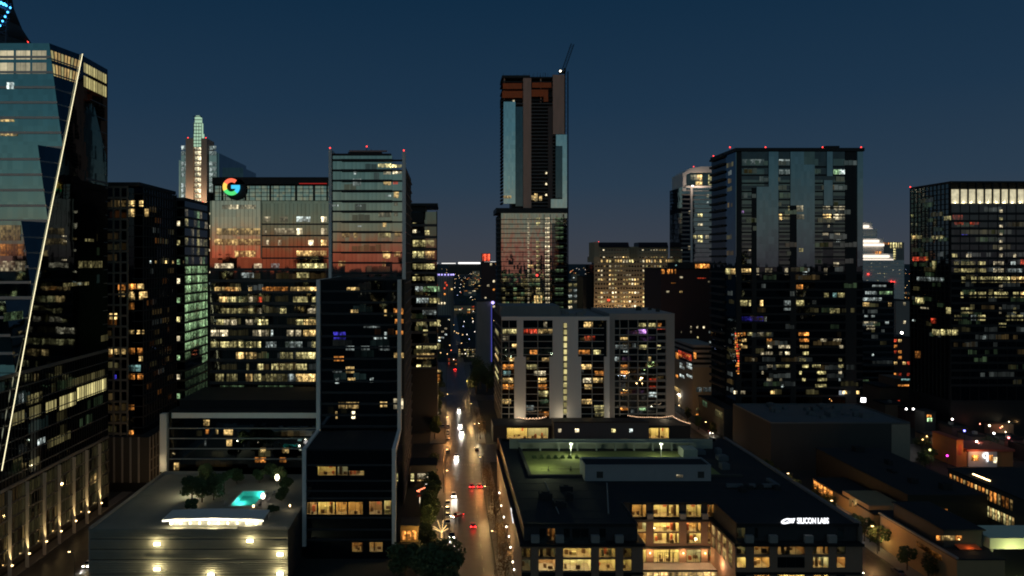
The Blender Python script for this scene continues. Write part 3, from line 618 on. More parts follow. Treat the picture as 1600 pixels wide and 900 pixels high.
E.runs(y0, (250, 440), 3.463, [(30, 50, [(350, 425, 'o', .8), (480, 498, 'w', 1)]), (82, 112, [(320, 365, 'w', .9), (365, 470, 'y', .8), (480, 522, 'c', .6), (528, 552, 'r', .8), (720, 800, 'y', .6), (822, 842, 'y', .6)]), (145, 178, [(330, 470, 'y', .25), (475, 510, 'y', .5), (525, 552, 'c', .35), (650, 684, 'y', 1.1), (800, 842, 'c', .4)]), (205, 240, [(305, 345, 'y', .8), (347, 415, 'c', 1.2), (462, 504, 'c', .7), (526, 548, 'y', 1.1), (550, 585, 'y', .5), (735, 775, 'y', .8), (778, 845, 'w', 1.3)]), (262, 298, [(275, 320, 'c', 1.1), (325, 368, 'c', 1.4), (502, 548, 'c', .7), (553, 588, 'c', .5), (600, 615, 'k', .9), (685, 725, 'c', 1.2), (733, 765, 'c', 1), (775, 842, 'w', 1.2)]), (325, 360, [(275, 320, 'y', .6), (328, 455, 'y', .7), (464, 522, 'y', .9), (528, 546, 'y', .9), (570, 630, 'k', .35), (678, 770, 'k', .35), (820, 842, 'y', .5)]), (383, 424, [(411, 455, 'w', 1.4), (464, 522, 'w', 1.2), (650, 722, 'y', .45), (735, 795, 'y', .6), (797, 842, 'y', 1.2)]), (445, 478, [(468, 482, 'y', .7), (525, 560, 'y', .9), (603, 640, 'y', .8), (650, 722, 'y', .7), (730, 795, 'y', .5)]), (500, 546, [(300, 345, 'y', .2), (360, 420, 'y', .15), (464, 500, 'w', .9), (505, 550, 'y', .7), (570, 690, 'y', .15), (692, 725, 'k', .6), (735, 842, 'w', 1.3)]), (562, 592, [(325, 455, 'g', .12), (530, 640, 'g', .12), (645, 720, 'g', .10)])], pw=2.4)

# ================================================================== F: low block with a pale frame behind the pool deck
Fb = Thing('terrace_building', 'low dark block with a pale beam and post frame behind the pool deck', 'building', (-76, 275, 0))
y0, y1 = 262., 296; x0, x1 = X_(262, y0), -46.5; zt = Z_(645, y0)
Fb.part('glass_facade', MB().box(x0, x1, y0+1.2, y1, 0, zt-.3), M['glass_dark'])
Fb.part('beam', MB().box(X_(268, y0), x1, y0, y0+1.2, zt-1.9, zt), M['white_stone']); Fb.part('post', MB().box(X_(250, y0), X_(260.5, y0), y0-.2, y0+2.2, 15.05, Z_(647, y0)), M['white_stone'], 'tall pale post lit from below')
g = MB()
for v in (670, 686, 702, 718): g.box(x0, x1, y0+.4, y0+1.19, Z_(v, y0)-.1, Z_(v, y0)+.12)
Fb.part('floor_edge', g, M['pale_conc'])
Fb.part('roof', MB().box(x0, x1, y0, y1, zt, zt+.3).box(x0+2, x1-1, y0+6, y1, zt+.3, Z_(625, y0+6)), M['roof'])
dim_rooms(Fb, 'f', y0+1.2, x0+1, x1-1, [Z_(v, y0)+.3 for v in (684, 700, 716, 732)], 2.4, 3, .01, .09, 'YKTW', 11)
Fb.runs(y0+1.2, (250, 440), 3.463, [(748, 780, [(235, 268, 'w', .9)]), (800, 825, [(245, 265, 'o', .7), (300, 315, 'w', .7)]), (800, 832, [(345, 395, 'w', .8)]), (855, 890, [(360, 390, 'w', .7), (240, 250, 'k', .3)])], pw=2.4)
Fb.runs(y0+1.2, (130, 660), 3.749, [(236, 280, [(532, 562, 'w', 1.0)]), (150, 180, [(1035, 1070, 'w', .8), (1165, 1205, 'w', .7)]), (205, 235, [(1005, 1070, 'o', .7), (1150, 1190, 'o', .6)]), (95, 110, [(1255, 1280, 't', .4)])], pw=2.0)
Fb.light('POINT', (X_(256, y0)-1, y0-3, 18), 160, (1, .8, .45), .3)

# ================================================================== G: residential tower left of the street
G = Thing('apartment_tower', 'stepped glass apartment tower with pale vertical fins rising beside the street', 'apartment tower', (-30, 275, 0))
xl, xr = -43.8, -16.0; Yu, Y2, Y3 = 270., 246., 222.; zu, z2, z3 = 130., 83.8, 33.2; yb = 323.
G.part('glass_facade', MB().box(xl+1, xr-4.6, Yu+1.6, yb, z2, zu-1).box(xr-4.5, xr-.8, Yu+.8, yb, z2, zu-7), M['glass_g'])
G.part('middle_facade', MB().box(xl+1, xr-.6, Y2+1.2, yb-.1, z3, z2-.4), M['glass_dark'])
g = MB()
for z in frange(z2+1.4, zu-3, 3.78): g.box(xl+1, xl+5.2, Yu+.5, Yu+1.6, z+.2, z+.75); g.box(xl+4.6, xr-4.5, Yu, Yu+1.6, z, z+.75); g.box(xr-4.5, xr-.6, Yu+.35, Yu+1.6, z, z+.55)
G.part('floor_slab', g, surf('dark_slab', (.035, .037, .04), .7, .2)); g = MB()
for z in frange(z3+1, z2-1, 3.78): g.box(xl+1.2, xr-3, Y2+.7, Y2+1.2, z, z+.7); g.box(xr-4.2, xr-.8, Y2+.4, Y2+1.2, z+.2, z+.7)
G.part('lower_slab', g, surf('dark_slab', (.035, .037, .04), .7, .2))
G.part('fin', MB().box(xl, xl+1.05, Yu-.2, yb, z2-.5, zu+1), M['white_stone']); G.part('fin', MB().box(xr-.8, xr+.4, Yu-.2, Yu+2.2, z2-.5, zu), M['white_stone'])
G.part('fin', MB().box(xl-.2, xl+1.05, Y2-.2, Yu+30, z3, z2), M['white_stone']); G.part('fin', MB().box(xr-.9, xr+.3, Y2-.2, Y2+2.5, z3, z2), M['white_stone'])
G.part('fin', MB().prism([(Y3-.3, 4), (Y3+1.8, 4), (Y3+1.8, z3-1.5), (Y2+2, z3-.6), (Y2+2, z3+.6), (Y3-.3, z3+.3)], xl-.15, xl+1.0, 'x'), M['white_stone']); G.part('fin', MB().prism([(Y3-.3, 4), (Y3+1.8, 4), (Y3+1.8, z3-1.5), (Y2+2, z3-.6), (Y2+2, z3+.6), (Y3-.3, z3+.3)], xr-.9, xr+.25, 'x'), M['white_stone'])
side = MB().box(xr-.75, xr-.2, Yu+2.3, yb, 0, zu-4); G.part('side_wall', side, M['dark_conc']); g = MB()
for z in frange(6, zu-5, 3.78): g.box(xr-.2, xr+.35, Yu+3, yb-1, z, z+.5)
for k in range(8): yy = Yu+4+k*6; g.box(xr-.2, xr+.15, yy, yy+.5, 6, zu-5)
G.part('balconies', g, surf('warm_grey', (.16, .13, .115), .8, .2))
G.part('roof', MB().box(xl+1.1, xr-5, Yu+.8, yb, zu-1, zu-.4).box(xl+6, xr-9, Yu+8, Yu+22, zu-.4, zu+1.2).box(xr-5, xr-.9, Yu+1, yb, zu-7, zu-6.4), M['black_metal'])
G.part('roof_edge', MB().box(xl+6.5, xr-7, Yu+7.5, Yu+7.95, zu+1.2, zu+1.8), surf('pink_conc', (.45, .28, .24), .8, .1))
G.part('terrace', MB().box(xl+1.05, xr-.9, Y2-.1, Yu-.3, z2-.4, z2), M['roof']); G.part('terrace', MB().box(xl+1.05, xr-.9, Y3+.6, Y2-.3, z3-.5, z3), M['roof'])
G.part('antenna', MB().tube((X_(573, 280), 280, zu+1), (X_(573, 280), 280, zu+3.4), .12, 5).tube((X_(580, 280), 280, zu+1), (X_(580, 280), 280, zu+2.6), .1, 5), M['dark_metal'])
mu = mullions(MB(), xl+1, xr-4.6, Yu+1.6, z2+1, zu-1, 1.5, .05, .06); G.part('mullions', mu, M['dark_metal'])
G.runs(Yu+1.6, (490, 210), 3.6, [(165, 186, [(362, 436, 'y', 1.3)]), (205, 225, [(392, 436, 'c', .8)]), (195, 225, [(225, 245, 'k', .3)]), (250, 290, [(220, 268, 'k', .3)]), (265, 286, [(392, 436, 'w', .5)]), (395, 405, [(240, 270, 'k', .5), (105, 140, 'k', .3)]), (340, 350, [(400, 436, 'k', .4)]), (430, 466, [(365, 436, 'c', .4)]), (490, 520, [(387, 410, 'w', 1.3)]), (512, 520, [(245, 270, 'k', .5)]), (548, 580, [(160, 205, 'w', .4), (225, 250, 'w', .4), (365, 432, 'y', .7)]), (658, 698, [(387, 432, 'w', 1.1)]), (712, 742, [(140, 180, 'w', .6), (385, 405, 'w', .6)])], pw=2.2)
G.runs(Yu+.8, (490, 210), 3.6, [(170, 186, [(439, 497, 'y', 1.3)]), (205, 222, [(445, 497, 'c', .9)]), (262, 280, [(447, 476, 'r', .9)]), (320, 358, [(450, 480, 'w', .8)]), (375, 402, [(450, 475, 'c', .12)]), (430, 460, [(450, 475, 'c', .12)]), (545, 575, [(455, 490, 'w', .35)]), (660, 690, [(452, 490, 'w', .35)])], pw=2.2)
G.runs(Y2+1.2, (450, 440), 3.327, [(30, 55, [(305, 372, 'w', .9)]), (145, 168, [(325, 366, 'w', .9)]), (145, 178, [(500, 514, 'w', 1.2)]), (140, 170, [(548, 600, 'o', .4)]), (195, 218, [(555, 600, 'o', .8)]), (225, 240, [(390, 480, 'k', .2)]), (255, 275, [(560, 600, 'o', .6)]), (262, 302, [(236, 300, 'b', .7)]), (262, 298, [(500, 515, 'k', 1.0)]), (290, 300, [(445, 490, 'k', .4)]), (335, 358, [(300, 345, 'k', .3), (380, 425, 'k', .3), (470, 530, 'k', .15)]), (370, 396, [(550, 602, 'w', .8)]), (388, 413, [(238, 290, 'o', .8)]), (442, 476, [(300, 345, 'w', .9)]), (455, 475, [(230, 280, 'k', .25)]), (500, 530, [(245, 266, 'k', .7)]), (500, 516, [(310, 350, 'w', .9)]), (500, 525, [(425, 445, 'k', .3)]), (627, 660, [(300, 368, 'w', .9), (262, 296, 'w', .25)]), (625, 652, [(478, 516, 'w', .8)]), (608, 662, [(548, 600, 'c', .5)]), (675, 712, [(246, 258, 'w', .8), (330, 350, 'c', .9)])], pw=2.2)
dim_rooms(G, 'f', Y2+1.2, xl+1.5, xr-2, frange(z3+1.9, z2-3, 3.78), 2.6, 2, .008, .05, 'YKTKO', 4); dim_rooms(G, 'f', Yu+1.6, xl+5, xr-5, frange(z2+2.3, zu-6, 3.78), 2.6, 1, .01, .08, 'YKC', 5); dim_rooms(G, 's', xr-.2, Yu+4, yb-2, frange(8, zu-8, 3.78), 2.4, 2, .01, .12, 'YWOK', 6)
# the projecting base with rooms one can look into
o8, s8 = (450, 640), 3.4629
def H3(x0, x1, y0, y1, Y=Y3): return (X_(o8[0]+x0/s8, Y), X_(o8[0]+x1/s8, Y), Z_(o8[1]+y1/s8, Y), Z_(o8[1]+y0/s8, Y))
rooms = [(158, 258, 310, 360, 0), (266, 322, 310, 360, 1), (328, 410, 333, 360, 1), (95, 155, 503, 572, 1), (161, 252, 503, 572, 0), (258, 318, 503, 572, 0), (324, 404, 503, 572, 0), (438, 508, 500, 572, 1), (519, 572, 495, 572, 1), (345, 405, 722, 774, 0), (440, 512, 720, 774, 1)]
hs = [H3(*q[:4]) for q in rooms]; g = MB(); hole_wall(g, xl+1, xr-.9, 0, z3-.5, Y3+.6, hs); g.quad((xl+1, Y2, 0), (xl+1, Y3+.6, 0), (xl+1, Y3+.6, z3-.5), (xl+1, Y2, z3-.5)); g.quad((xr-.9, Y3+.6, 0), (xr-.9, Y2+2, 0), (xr-.9, Y2+2, z3-.5), (xr-.9, Y3+.6, z3-.5))
G.part('base_facade', g, M['glass_dark'])
for q, h in zip(rooms, hs): room(G, *h, Y3+.6, 4.2, bool(q[4]), True, 2, .30 if q[2] < 340 else (.8 if q[2] < 600 else .4))
g = MB()
for y in (300, 385, 440, 480, 585, 650, 705): z = Z_(o8[1]+y/s8, Y3); g.box(xl+1.05, xr-.95, Y3+.2, Y3+.59, z-.35, z+.1)
G.part('base_slab', g, surf('dark_slab', (.035, .037, .04), .7, .2))
beacons(G, [(xl+.5, Yu, zu+1.5), (xr-.2, Yu, zu+.6), (X_(573, 280), 280, zu+3.6)], .4)

# ================================================================== H: glass building behind it on the street corner
Hb = Thing('corner_building', 'slim glass office building with flat overhanging roof, street corner beyond the stepped tower', 'office building', (-18, 400, 0))
y0, x1 = 390., -5.9; x0 = -34; zt = Z_(322, y0)
Hb.part('glass_facade', MB().box(x0, x1, y0, 420, 33, zt-3), M['glass_mid']); Hb.part('lower_facade', MB().box(x0, x1+.4, y0-1, 421, 0, 33), M['black_metal'])
Hb.part('upper_wall', MB().box(x0, X_(662, y0), y0-.35, y0-.005, Z_(348, y0), Z_(332, y0)).box(x0, X_(662, y0), y0-.35, y0-.005, Z_(374, y0), Z_(364, y0)), M['black_metal'])
g = MB()
for k in range(13): z = Z_(352+18.6*k, y0); g.box(x0, x1+.15, y0-.4, y0-.01, z-.7, z+.7)
Hb.part('floor_band', g, M['band']); Hb.part('roof', MB().box(x0, x1+.5, y0-2, 421, zt, Z_(318, y0)).box(x0, x1-6, y0+1, 418, zt-3, zt), M['dark_metal'])
Hb.part('edge_fin', MB().box(x1-.25, x1+.25, y0-.6, y0+.2, 33, Z_(330, y0)), M['black_metal'])
dim_rooms(Hb, 'f', y0, x0+1, x1-.5, [Z_(352+18.6*k, y0)+1 for k in range(0, 13)], 3.2, 2, .01, .10, 'YGK', 10)
Hb.runs(y0, (490, 210), 3.6, [(465, 500, [(556, 582, 'y', 1.4)]), (535, 562, [(556, 580, 'c', 1.3)]), (540, 566, [(626, 652, 'y', .7)]), (595, 632, [(556, 590, 'y', .9), (592, 628, 'y', .5), (628, 680, 'y', .3)]), (658, 695, [(556, 580, 'y', 1.3), (585, 622, 'y', 1.3), (628, 680, 'w', .6)]), (728, 758, [(556, 580, 'y', .8), (582, 680, 'y', .7)]), (800, 822, [(556, 600, 'y', .7), (610, 680, 'y', .35)]), (772, 790, [(570, 590, 'y', .6)])], pw=2.0)
Hb.runs(y0, (450, 440), 3.327, [(25, 52, [(662, 700, 'k', .5), (702, 792, 'g', .5)]), (85, 112, [(668, 730, 'k', .4), (735, 790, 'y', .5)]), (148, 172, [(700, 770, 'k', .3)]), (200, 232, [(668, 720, 'y', .5), (736, 792, 'y', 1.2)]), (250, 282, [(703, 726, 'y', 1.2)]), (322, 352, [(668, 692, 'y', 1), (702, 792, 'y', .9)]), (372, 402, [(668, 700, 'w', .5), (702, 760, 'w', .8)]), (432, 452, [(702, 745, 'y', .8)]), (432, 482, [(668, 692, 'y', 1.4)]), (460, 470, [(700, 796, 'w', 2.2)]), (482, 522, [(700, 792, 'o', .45)])], pw=2.0)

# ================================================================== J: tower under construction with a crane
J = Thing('unfinished_tower', 'very tall unfinished tower with raw concrete top and orange netting', 'skyscraper', (80, 715, 0))
Yj = 696.; jx = lambda u, Y=Yj: X_(u, Y); jz = lambda v, Y=Yj: Z_(v, Y)
J.part('glass_facade', MB().box(jx(783), jx(886), Yj, Yj+40, 0, jz(333)), M['glass_j'])
g, g_ = MB(), MB()
for k in range(23): z = jz(343+7.3*k); g_.box(jx(776.5), jx(783), Yj+1, Yj+20, z, z+1.2); g.box(jx(783), jx(886)+.1, Yj-.35, Yj-.005, z-.35, z+.35)
J.part('floor_slab', g, M['band']); J.part('side_slab', g_, M['band']); J.part('side_wall', MB().box(jx(779), jx(783)-.05, Yj+2, Yj+40, 0, jz(336)), M['dark_conc'])
g = mullions(MB(), jx(850), jx(860), Yj, 40, jz(335), 6, .5, .3); mullions(g, jx(783), jx(886), Yj, 40, jz(335), 2.6, .1, .15); J.part('mullions', g, M['dark_metal'])
J.part('dark_facade', MB().box(jx(862), jx(886)+.12, Yj-.2, Yj-.01, 40, jz(349)), M['glass_dark'])
J.part('transfer_deck', MB().box(jx(775), jx(887), Yj-1.5, Yj+42, jz(333), jz(325)), M['dark_metal'])
# upper shaft
ztj = jz(118)
J.part('floor_slab', bands(MB(), jx(806), jx(883), Yj+3.2, Yj+34, frange(jz(322), jz(158), 3.35), .9, 0), surf('slab_edge', (.17, .15, .14), .8, .2))
J.part('inner_core', MB().box(jx(800), jx(880), Yj+7, Yj+30, jz(325), jz(135)), M['black_metal'])
J.part('concrete_pier', MB().box(jx(818), jx(830.5), Yj+2.2, Yj+12, jz(325), jz(121)), M['brown']); J.part('concrete_pier', MB().box(jx(864.5), jx(882.5), Yj+2, Yj+14, jz(209), jz(116)), M['brown']); J.part('concrete_pier', MB().box(jx(857), jx(864), Yj+2.6, Yj+10, jz(325), jz(165)), surf('dark_brown_concrete', (.15, .10, .085), .85, .2))
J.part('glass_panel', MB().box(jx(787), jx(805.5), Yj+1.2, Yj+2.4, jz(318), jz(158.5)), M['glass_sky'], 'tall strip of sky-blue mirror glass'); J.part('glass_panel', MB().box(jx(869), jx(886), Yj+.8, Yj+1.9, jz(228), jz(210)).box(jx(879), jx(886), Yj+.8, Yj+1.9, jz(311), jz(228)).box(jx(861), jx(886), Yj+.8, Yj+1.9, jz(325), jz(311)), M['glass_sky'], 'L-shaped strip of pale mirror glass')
J.part('dark_panel', MB().box(jx(806), jx(817.5), Yj+2.4, Yj+3.1, jz(322), jz(166)).box(jx(868.5), jx(878.8), Yj+1.4, Yj+2, jz(309), jz(229)), M['glass_dark'])
g = MB()
for z in frange(jz(318), jz(150), 3.35): g.box(jx(783.5), jx(787), Yj+3, Yj+20, z, z+1.3)
J.part('balcony_edge', g, M['dark_conc'])
g = MB()
for (a, b, c, d) in ((785, 817, 152, 141), (831, 850, 150, 139), (786, 816, 138, 129), (832, 862, 136, 128), (850, 857, 158, 139)): g.box(jx(a), jx(b), Yj+2.5, Yj+2.9, jz(c), jz(d))
J.part('safety_netting', g, M['orange_net'], 'orange safety netting round the top floors')
J.part('floor_slab', bands(MB(), jx(785), jx(882), Yj+4, Yj+34, [jz(v) for v in (156, 150, 139, 127, 120)], 1.0, 0), M['dark_conc'])
J.part('column', MB().box(jx(788), jx(789.5), Yj+5, Yj+7, jz(158), jz(118)), M['brown']); J.part('column', MB().box(jx(845), jx(847), Yj+5, Yj+7, jz(158), jz(118)), M['brown'])
g = MB()
rr = random.Random(3)
for k in range(26): u = rr.uniform(786, 880); g.tube((jx(u), Yj+6, ztj), (jx(u), Yj+6, ztj+rr.uniform(1.5, 4.5)), .14, 4)
J.part('rebar', g, M['dark_metal']); J.part('formwork', MB().box(jx(785), jx(829), Yj+3.8, Yj+30, jz(119), jz(116)).box(jx(832), jx(862), Yj+5, Yj+30, jz(121), jz(119)), M['dark_conc'])
for (u, v) in ((838, 305), (838, 310), (833, 308), (845, 309)): J.w('f', Yj+3.1, jx(u-2), jx(u+2.2), jz(v+4), jz(v-3), 'w', 1.3)
J.w('f', Yj+1.15, jx(787), jx(799), jz(310), jz(305.5), 'w', .9)
for (u, v) in ((854, 270), (854, 287), (854, 304), (803, 157)): J.w('f', Yj+2.5, jx(u-1.3), jx(u+1.3), jz(v+1.5), jz(v-1.5), 'c', 1.0)
for k in range(21):
    v = 340.5+7.3*k; a, b = jz(v+4.2), jz(v-.3)
    J.w('f', Yj-.02, jx(852), jx(858.5), a, b, 'c', random.uniform(.8, 1.5)); J.w('f', Yj-.02, jx(824.5), jx(827), a, b, 'c', random.uniform(.4, .9))
    if random.random() < .75: J.w('f', Yj-.02, jx(838), jx(843.5), a, b, 'y', random.uniform(.25, .8))
    if random.random() < .6: J.w('f', Yj-.22, jx(867), jx(880), a, b, 'g', random.uniform(.05, .2))
    if v > 425:
        for u in range(784, 850, 6):
            if random.random() < .5: J.w('f', Yj-.02, jx(u), jx(u+5.4), a, b, random.choice('gyy'), random.uniform(.06, .25))
J.w('f', Yj-.03, jx(826), jx(834), jz(418), jz(414), 'w', 2.5)
for u in (836, 840, 846): J.w('f', Yj-.03, jx(u-1.2), jx(u+1.2), jz(480), jz(462), 'w', 1.6)
J.part('beacon', MB().ball((jx(839), Yj-1, jz(430)), 1.0, n=6, k=4), M['red_beacon'])
K_ = Thing('tower_crane', 'lattice tower crane with raised jib beside the unfinished tower', 'crane', (jx(884), Yj+18, 0))
def lattice(mb, p, q, w, n):
    p, q = Vector(p), Vector(q); d = (q-p).normalized(); a = Vector((0, 1, 0)); b = d.cross(a).normalized()
    cs = [a*w+b*w, -a*w+b*w, -a*w-b*w, a*w-b*w]
    for c in cs: mb.tube(p+c, q+c, w*.22, 4)
    for k in range(n):
        m0, m1 = p+(q-p)*k/n, p+(q-p)*(k+1)/n
        for i in range(4): mb.tube(m0+cs[i], m1+cs[(i+1) % 4], w*.09, 3)
cx = X_(885.0, Yj+18)
m = MB(); lattice(m, (cx, Yj+18, 0), (cx, Yj+18, jz(104)), 1.5, 60); K_.part('mast', m, surf('crane_steel', (.012, .012, .015), .8, .2))
m = MB(); lattice(m, (jx(884), Yj+14, jz(104)), (jx(898.5), Yj+14, jz(62)), 1.4, 18); K_.part('jib', m, surf('crane_steel', (.03, .03, .04), .5, .2))
m = MB().box(jx(878.5), jx(887), Yj+15, Yj+20, jz(107), jz(104)); m.box(jx(878), jx(881), Yj+15, Yj+20, jz(108), jz(101)); K_.part('counterweight', m, M['dark_metal']); K_.part('cab', MB().box(jx(884.5), jx(887.5), Yj+12, Yj+14.5, jz(107), jz(101)), M['dark_metal'])
K_.part('work_lamp', MB().ball((jx(879), Yj+14, jz(105)), .8, n=6, k=4), M['white_hot'])

# ================================================================== K: pale apartment block
K = Thing('apartment_block', 'pale grey apartment block with wide vertical piers and many small lit flats', 'apartment building', (70, 420, 8))
Yk = 384.; o4, s4 = (750, 470), 4.285
kx = lambda x, Y=Yk: X_(o4[0]+x/s4, Y); kz = lambda y, Y=Yk: Z_(o4[1]+y/s4, Y)
zt, zb = kz(110), kz(790)
K.part('glass_facade', MB().box(kx(144), kx(868), Yk+.9, Yk+60, zb-6, zt-.6), glass('flat_glass', (.10, .12, .13), 1.3, 3.4, .02))
g = MB(); zs1 = kz(375)
for (a, b, c, d) in ((247, 290, 230, 307), (487, 556, 466, 556), (583, 657, 583, 678), (852, 868, 832, 868)):
    g.box(kx(a), kx(b), Yk, Yk+.9, zs1, zt-1.6); g.box(kx(c), kx(d), Yk, Yk+.9, zb-4, zs1-.001)
g.box(kx(144), kx(868), Yk-.05, Yk+.9, zt-1.6, zt+.3); g.box(kx(556), kx(583), Yk+.02, Yk+.89, kz(148), zt-1.6)
K.part('pier', g, M['white_stone'], 'wide pale grey cladding piers')
fl = [kz(185+44.2*k) for k in range(14)]
g = MB()
for z in fl:
    g.box(kx(144), kx(247), Yk+.55, Yk+.89, z-.12, z+.22)
    if z > zs1: g.box(kx(290), kx(487), Yk+.55, Yk+.89, z-.12, z+.22)
    g.box(kx(308), kx(466), Yk+.56, Yk+.88, z-.1, z+.2); g.box(kx(660), kx(832), Yk+.55, Yk+.89, z-.12, z+.22); g.box(kx(558), kx(582), Yk+.3, Yk+.89, z-.3, z+.45)
for x in (146, 195, 388, 752, 850): g.box(kx(x-2), kx(x+2), Yk+.5, Yk+.88, zb, zt-2)
K.part('floor_edge', g, M['pale_conc'])
K.part('side_wall', MB().box(kx(144)-.05, kx(144), Yk+.95, Yk+60, zb-6, zt-.5), M['dark_conc']); g = MB()
for z in fl: g.box(kx(144)-.5, kx(144)-.05, Yk+2, Yk+58, z-.2, z+.5)
K.part('side_balconies', g, M['conc']); K.part('roof', parapet(MB().box(kx(144), kx(868), Yk+.9, Yk+60, zt-.6, zt-.3), kx(144), kx(868), Yk+.9, Yk+60, zt-.3, .9).box(kx(145), kx(560), Yk+14, Yk+40, zt-.3, kz(45)), M['conc'])
Y2k = 390.; k2 = lambda x: X_(o4[0]+x/s4, Y2k); zt2 = kz(85, Y2k); kz2 = lambda y: Z_(o4[1]+y/s4, Y2k)
K.part('wing_glass', MB().box(k2(870), k2(1262), Y2k+1.4, Y2k+50, zb-6, zt2-1), glass('flat_glass', (.10, .12, .13), 1.3, 3.4, .02))
g = MB().box(k2(866), k2(902), Y2k, Y2k+1.4, zb-6, zt2-3.4).box(k2(1246), k2(1303), Y2k, Y2k+50, zb-6, zt2-3.4).box(k2(866), k2(1303), Y2k-.04, Y2k+50, zt2-3.4, zt2)
K.part('wing_wall', g, surf('taupe_cladding', (.40, .36, .33), .7, .08, .25, streak=True))
g = MB(); g2 = MB()
for k in range(14):
    z = kz2(187+44.2*k); g.box(k2(902), k2(1246), Y2k+.9, Y2k+1.39, z-.15, z+.3); g2.box(k2(1190), k2(1246), Y2k+.1, Y2k+.88, z-.15, z+1.1); g2.box(k2(990), k2(1060), Y2k+.3, Y2k+.88, z-.1, z+.5)
for x in (902, 938, 996, 1060, 1125, 1187): g.box(k2(x-2), k2(x+2), Y2k+.6, Y2k+1.38, zb, zt2-3.4)
K.part('floor_edge', g, M['pale_conc']); K.part('balconies', g2, M['conc'])
kw = [(142, 178, [(695, 755, 'w', .9), (425, 450, 'c', .35)]), (190, 220, [(152, 245, 'y', .8), (292, 383, 'r', .9), (390, 485, 'w', 1)]), (236, 266, [(152, 190, 'c', .4), (700, 770, 'r', .45)]), (288, 314, [(215, 246, 'w', 1)]), (330, 362, [(335, 384, 'o', 1), (660, 735, 'o', 1), (760, 808, 'y', .8)]), (382, 408, [(195, 244, 'w', .9), (415, 460, 'w', .8), (830, 846, 'y', .8)]), (426, 458, [(152, 226, 'o', .8), (310, 383, 'y', .35), (660, 750, 'w', 1.2)]), (470, 500, [(155, 205, 't', .5), (360, 440, 'c', .8), (768, 828, 'o', .9)]), (517, 548, [(152, 222, 'w', .9), (390, 444, 'w', 1), (690, 745, 'c', .8), (756, 820, 'w', 1)]), (560, 592, [(152, 226, 'o', 1), (390, 448, 'o', .9), (700, 752, 'w', .8)]), (604, 642, [(390, 456, 'y', .8)]), (658, 692, [(150, 208, 'w', 1), (680, 752, 'w', 1.4), (400, 456, 'g', .15)]), (700, 735, [(764, 830, 'y', .9), (310, 360, 'k', .15)]), (742, 775, [(395, 460, 'o', .4), (770, 830, 'y', .25)])]
K.runs(Yk+.9, o4, s4, kw, pw=3.0); dim_rooms(K, 'f', Yk+.9, kx(150), kx(845), [z+.5 for z in fl[1:]], 2.2, 3, .02, .12, 'wokw', 16); dim_rooms(K, 'f', Y2k+1.4, k2(905), k2(1240), [kz2(187+44.2*k)+.5 for k in range(1, 14)], 2.2, 2, .02, .12, 'wokp', 17)
for k in range(14): K.w('f', Yk+.02, kx(559), kx(581.5), kz(180+44.2*k), kz(150+44.2*k), 'Y', random.uniform(.45, .65))
K.runs(Y2k+1.4, o4, s4, [(150, 176, [(1062, 1110, 'y', .6), (1128, 1178, 'y', .9), (1190, 1215, 'o', .5)]), (192, 220, [(1062, 1112, 'p', 1.4)]), (245, 262, [(940, 990, 'w', .8)]), (295, 325, [(1065, 1115, 'y', .7), (1180, 1210, 'y', .8), (905, 990, 'k', .2)]), (335, 345, [(960, 990, 'k', .6)]), (375, 405, [(1128, 1145, 'w', 1), (900, 930, 'k', .4)]), (428, 456, [(942, 996, 'o', .6)]), (470, 500, [(940, 996, 'o', 1.1)]), (484, 492, [(1066, 1110, 'k', .5)]), (520, 545, [(1130, 1180, 'r', .4)]), (570, 590, [(1130, 1180, 'r', .3)]), (612, 645, [(1128, 1180, 'k', 1.1)]), (612, 632, [(940, 996, 'o', .8)]), (710, 735, [(940, 990, 'o', .9), (1064, 1112, 'g', .7)]), (185, 191, [(1180, 1248, 'r', 1.6)])], pw=3)
for (y0, y1, st) in ((236, 275, .9), (378, 405, .4), (425, 452, 1.0), (520, 550, .7), (565, 600, .9)): K.w('s', kx(144)-.06, Yk+22, Yk+50, kz(y1), kz(y0), 'w' if st == 1.0 else 'y', st)
for u in (812, 880, 965, 1040): K.light('POINT', (X_(u, 378), 379.5, 10), 420, (1, .82, .55), .3)
rooftop_kit(K, kx(480), kx(850), Yk+10, Yk+40, zt-.3, 6); rooftop_kit(K, k2(1100), k2(1290), Y2k+8, Y2k+30, zt2, 3, M['dark_conc'])

# podium in front of it
Kp = Thing('podium_building', 'low dark podium with warm lit openings and light strings below the pale apartment block', 'building', (75, 375, 0))
px0, px1, Yp, zp = 22.5, 121, 367., 8.0
v1 = lambda x: 760+x/4.2105; w1 = lambda y: 630+y/4.2105
ops = [(X_(v1(135), Yp), X_(v1(268), Yp), 1.6, 6.8), (X_(v1(272), Yp), X_(v1(405), Yp), 1.6, 6.8), (X_(v1(1015), Yp), X_(v1(1065), Yp), 1.6, 6.8), (X_(v1(1070), Yp), X_(v1(1200), Yp), 1.6, 6.8)]
g = MB(); hole_wall(g, px0, px1, 0, zp, Yp, ops); g.quad((px0, 383.9, 0), (px0, Yp, 0), (px0, Yp, zp), (px0, 383.9, zp)); g.quad((px0, Yp, zp), (px1, Yp, zp), (px1, 383.9, zp), (px0, 383.9, zp)); g.quad((px1, Yp, 0), (px1, 383.9, 0), (px1, 383.9, zp), (px1, Yp, zp))
Kp.part('wall', g, M['dark_conc'])
for h in ops: room(Kp, *h, Yp, 6, False, True, 3, .9)
xa, xb = X_(865, 360), X_(1012, 360)
Kp.part('front_block', MB().box(xa, xb, 358, Yp-.01, 0, Z_(660, 358)), surf('slate_wall', (.11, .115, .12), .7, .15)); Kp.part('front_roof', MB().box(xa-.3, xb+.3, 357.7, Yp-.02, Z_(660, 358), Z_(660, 358)+.35), M['dark_metal'])
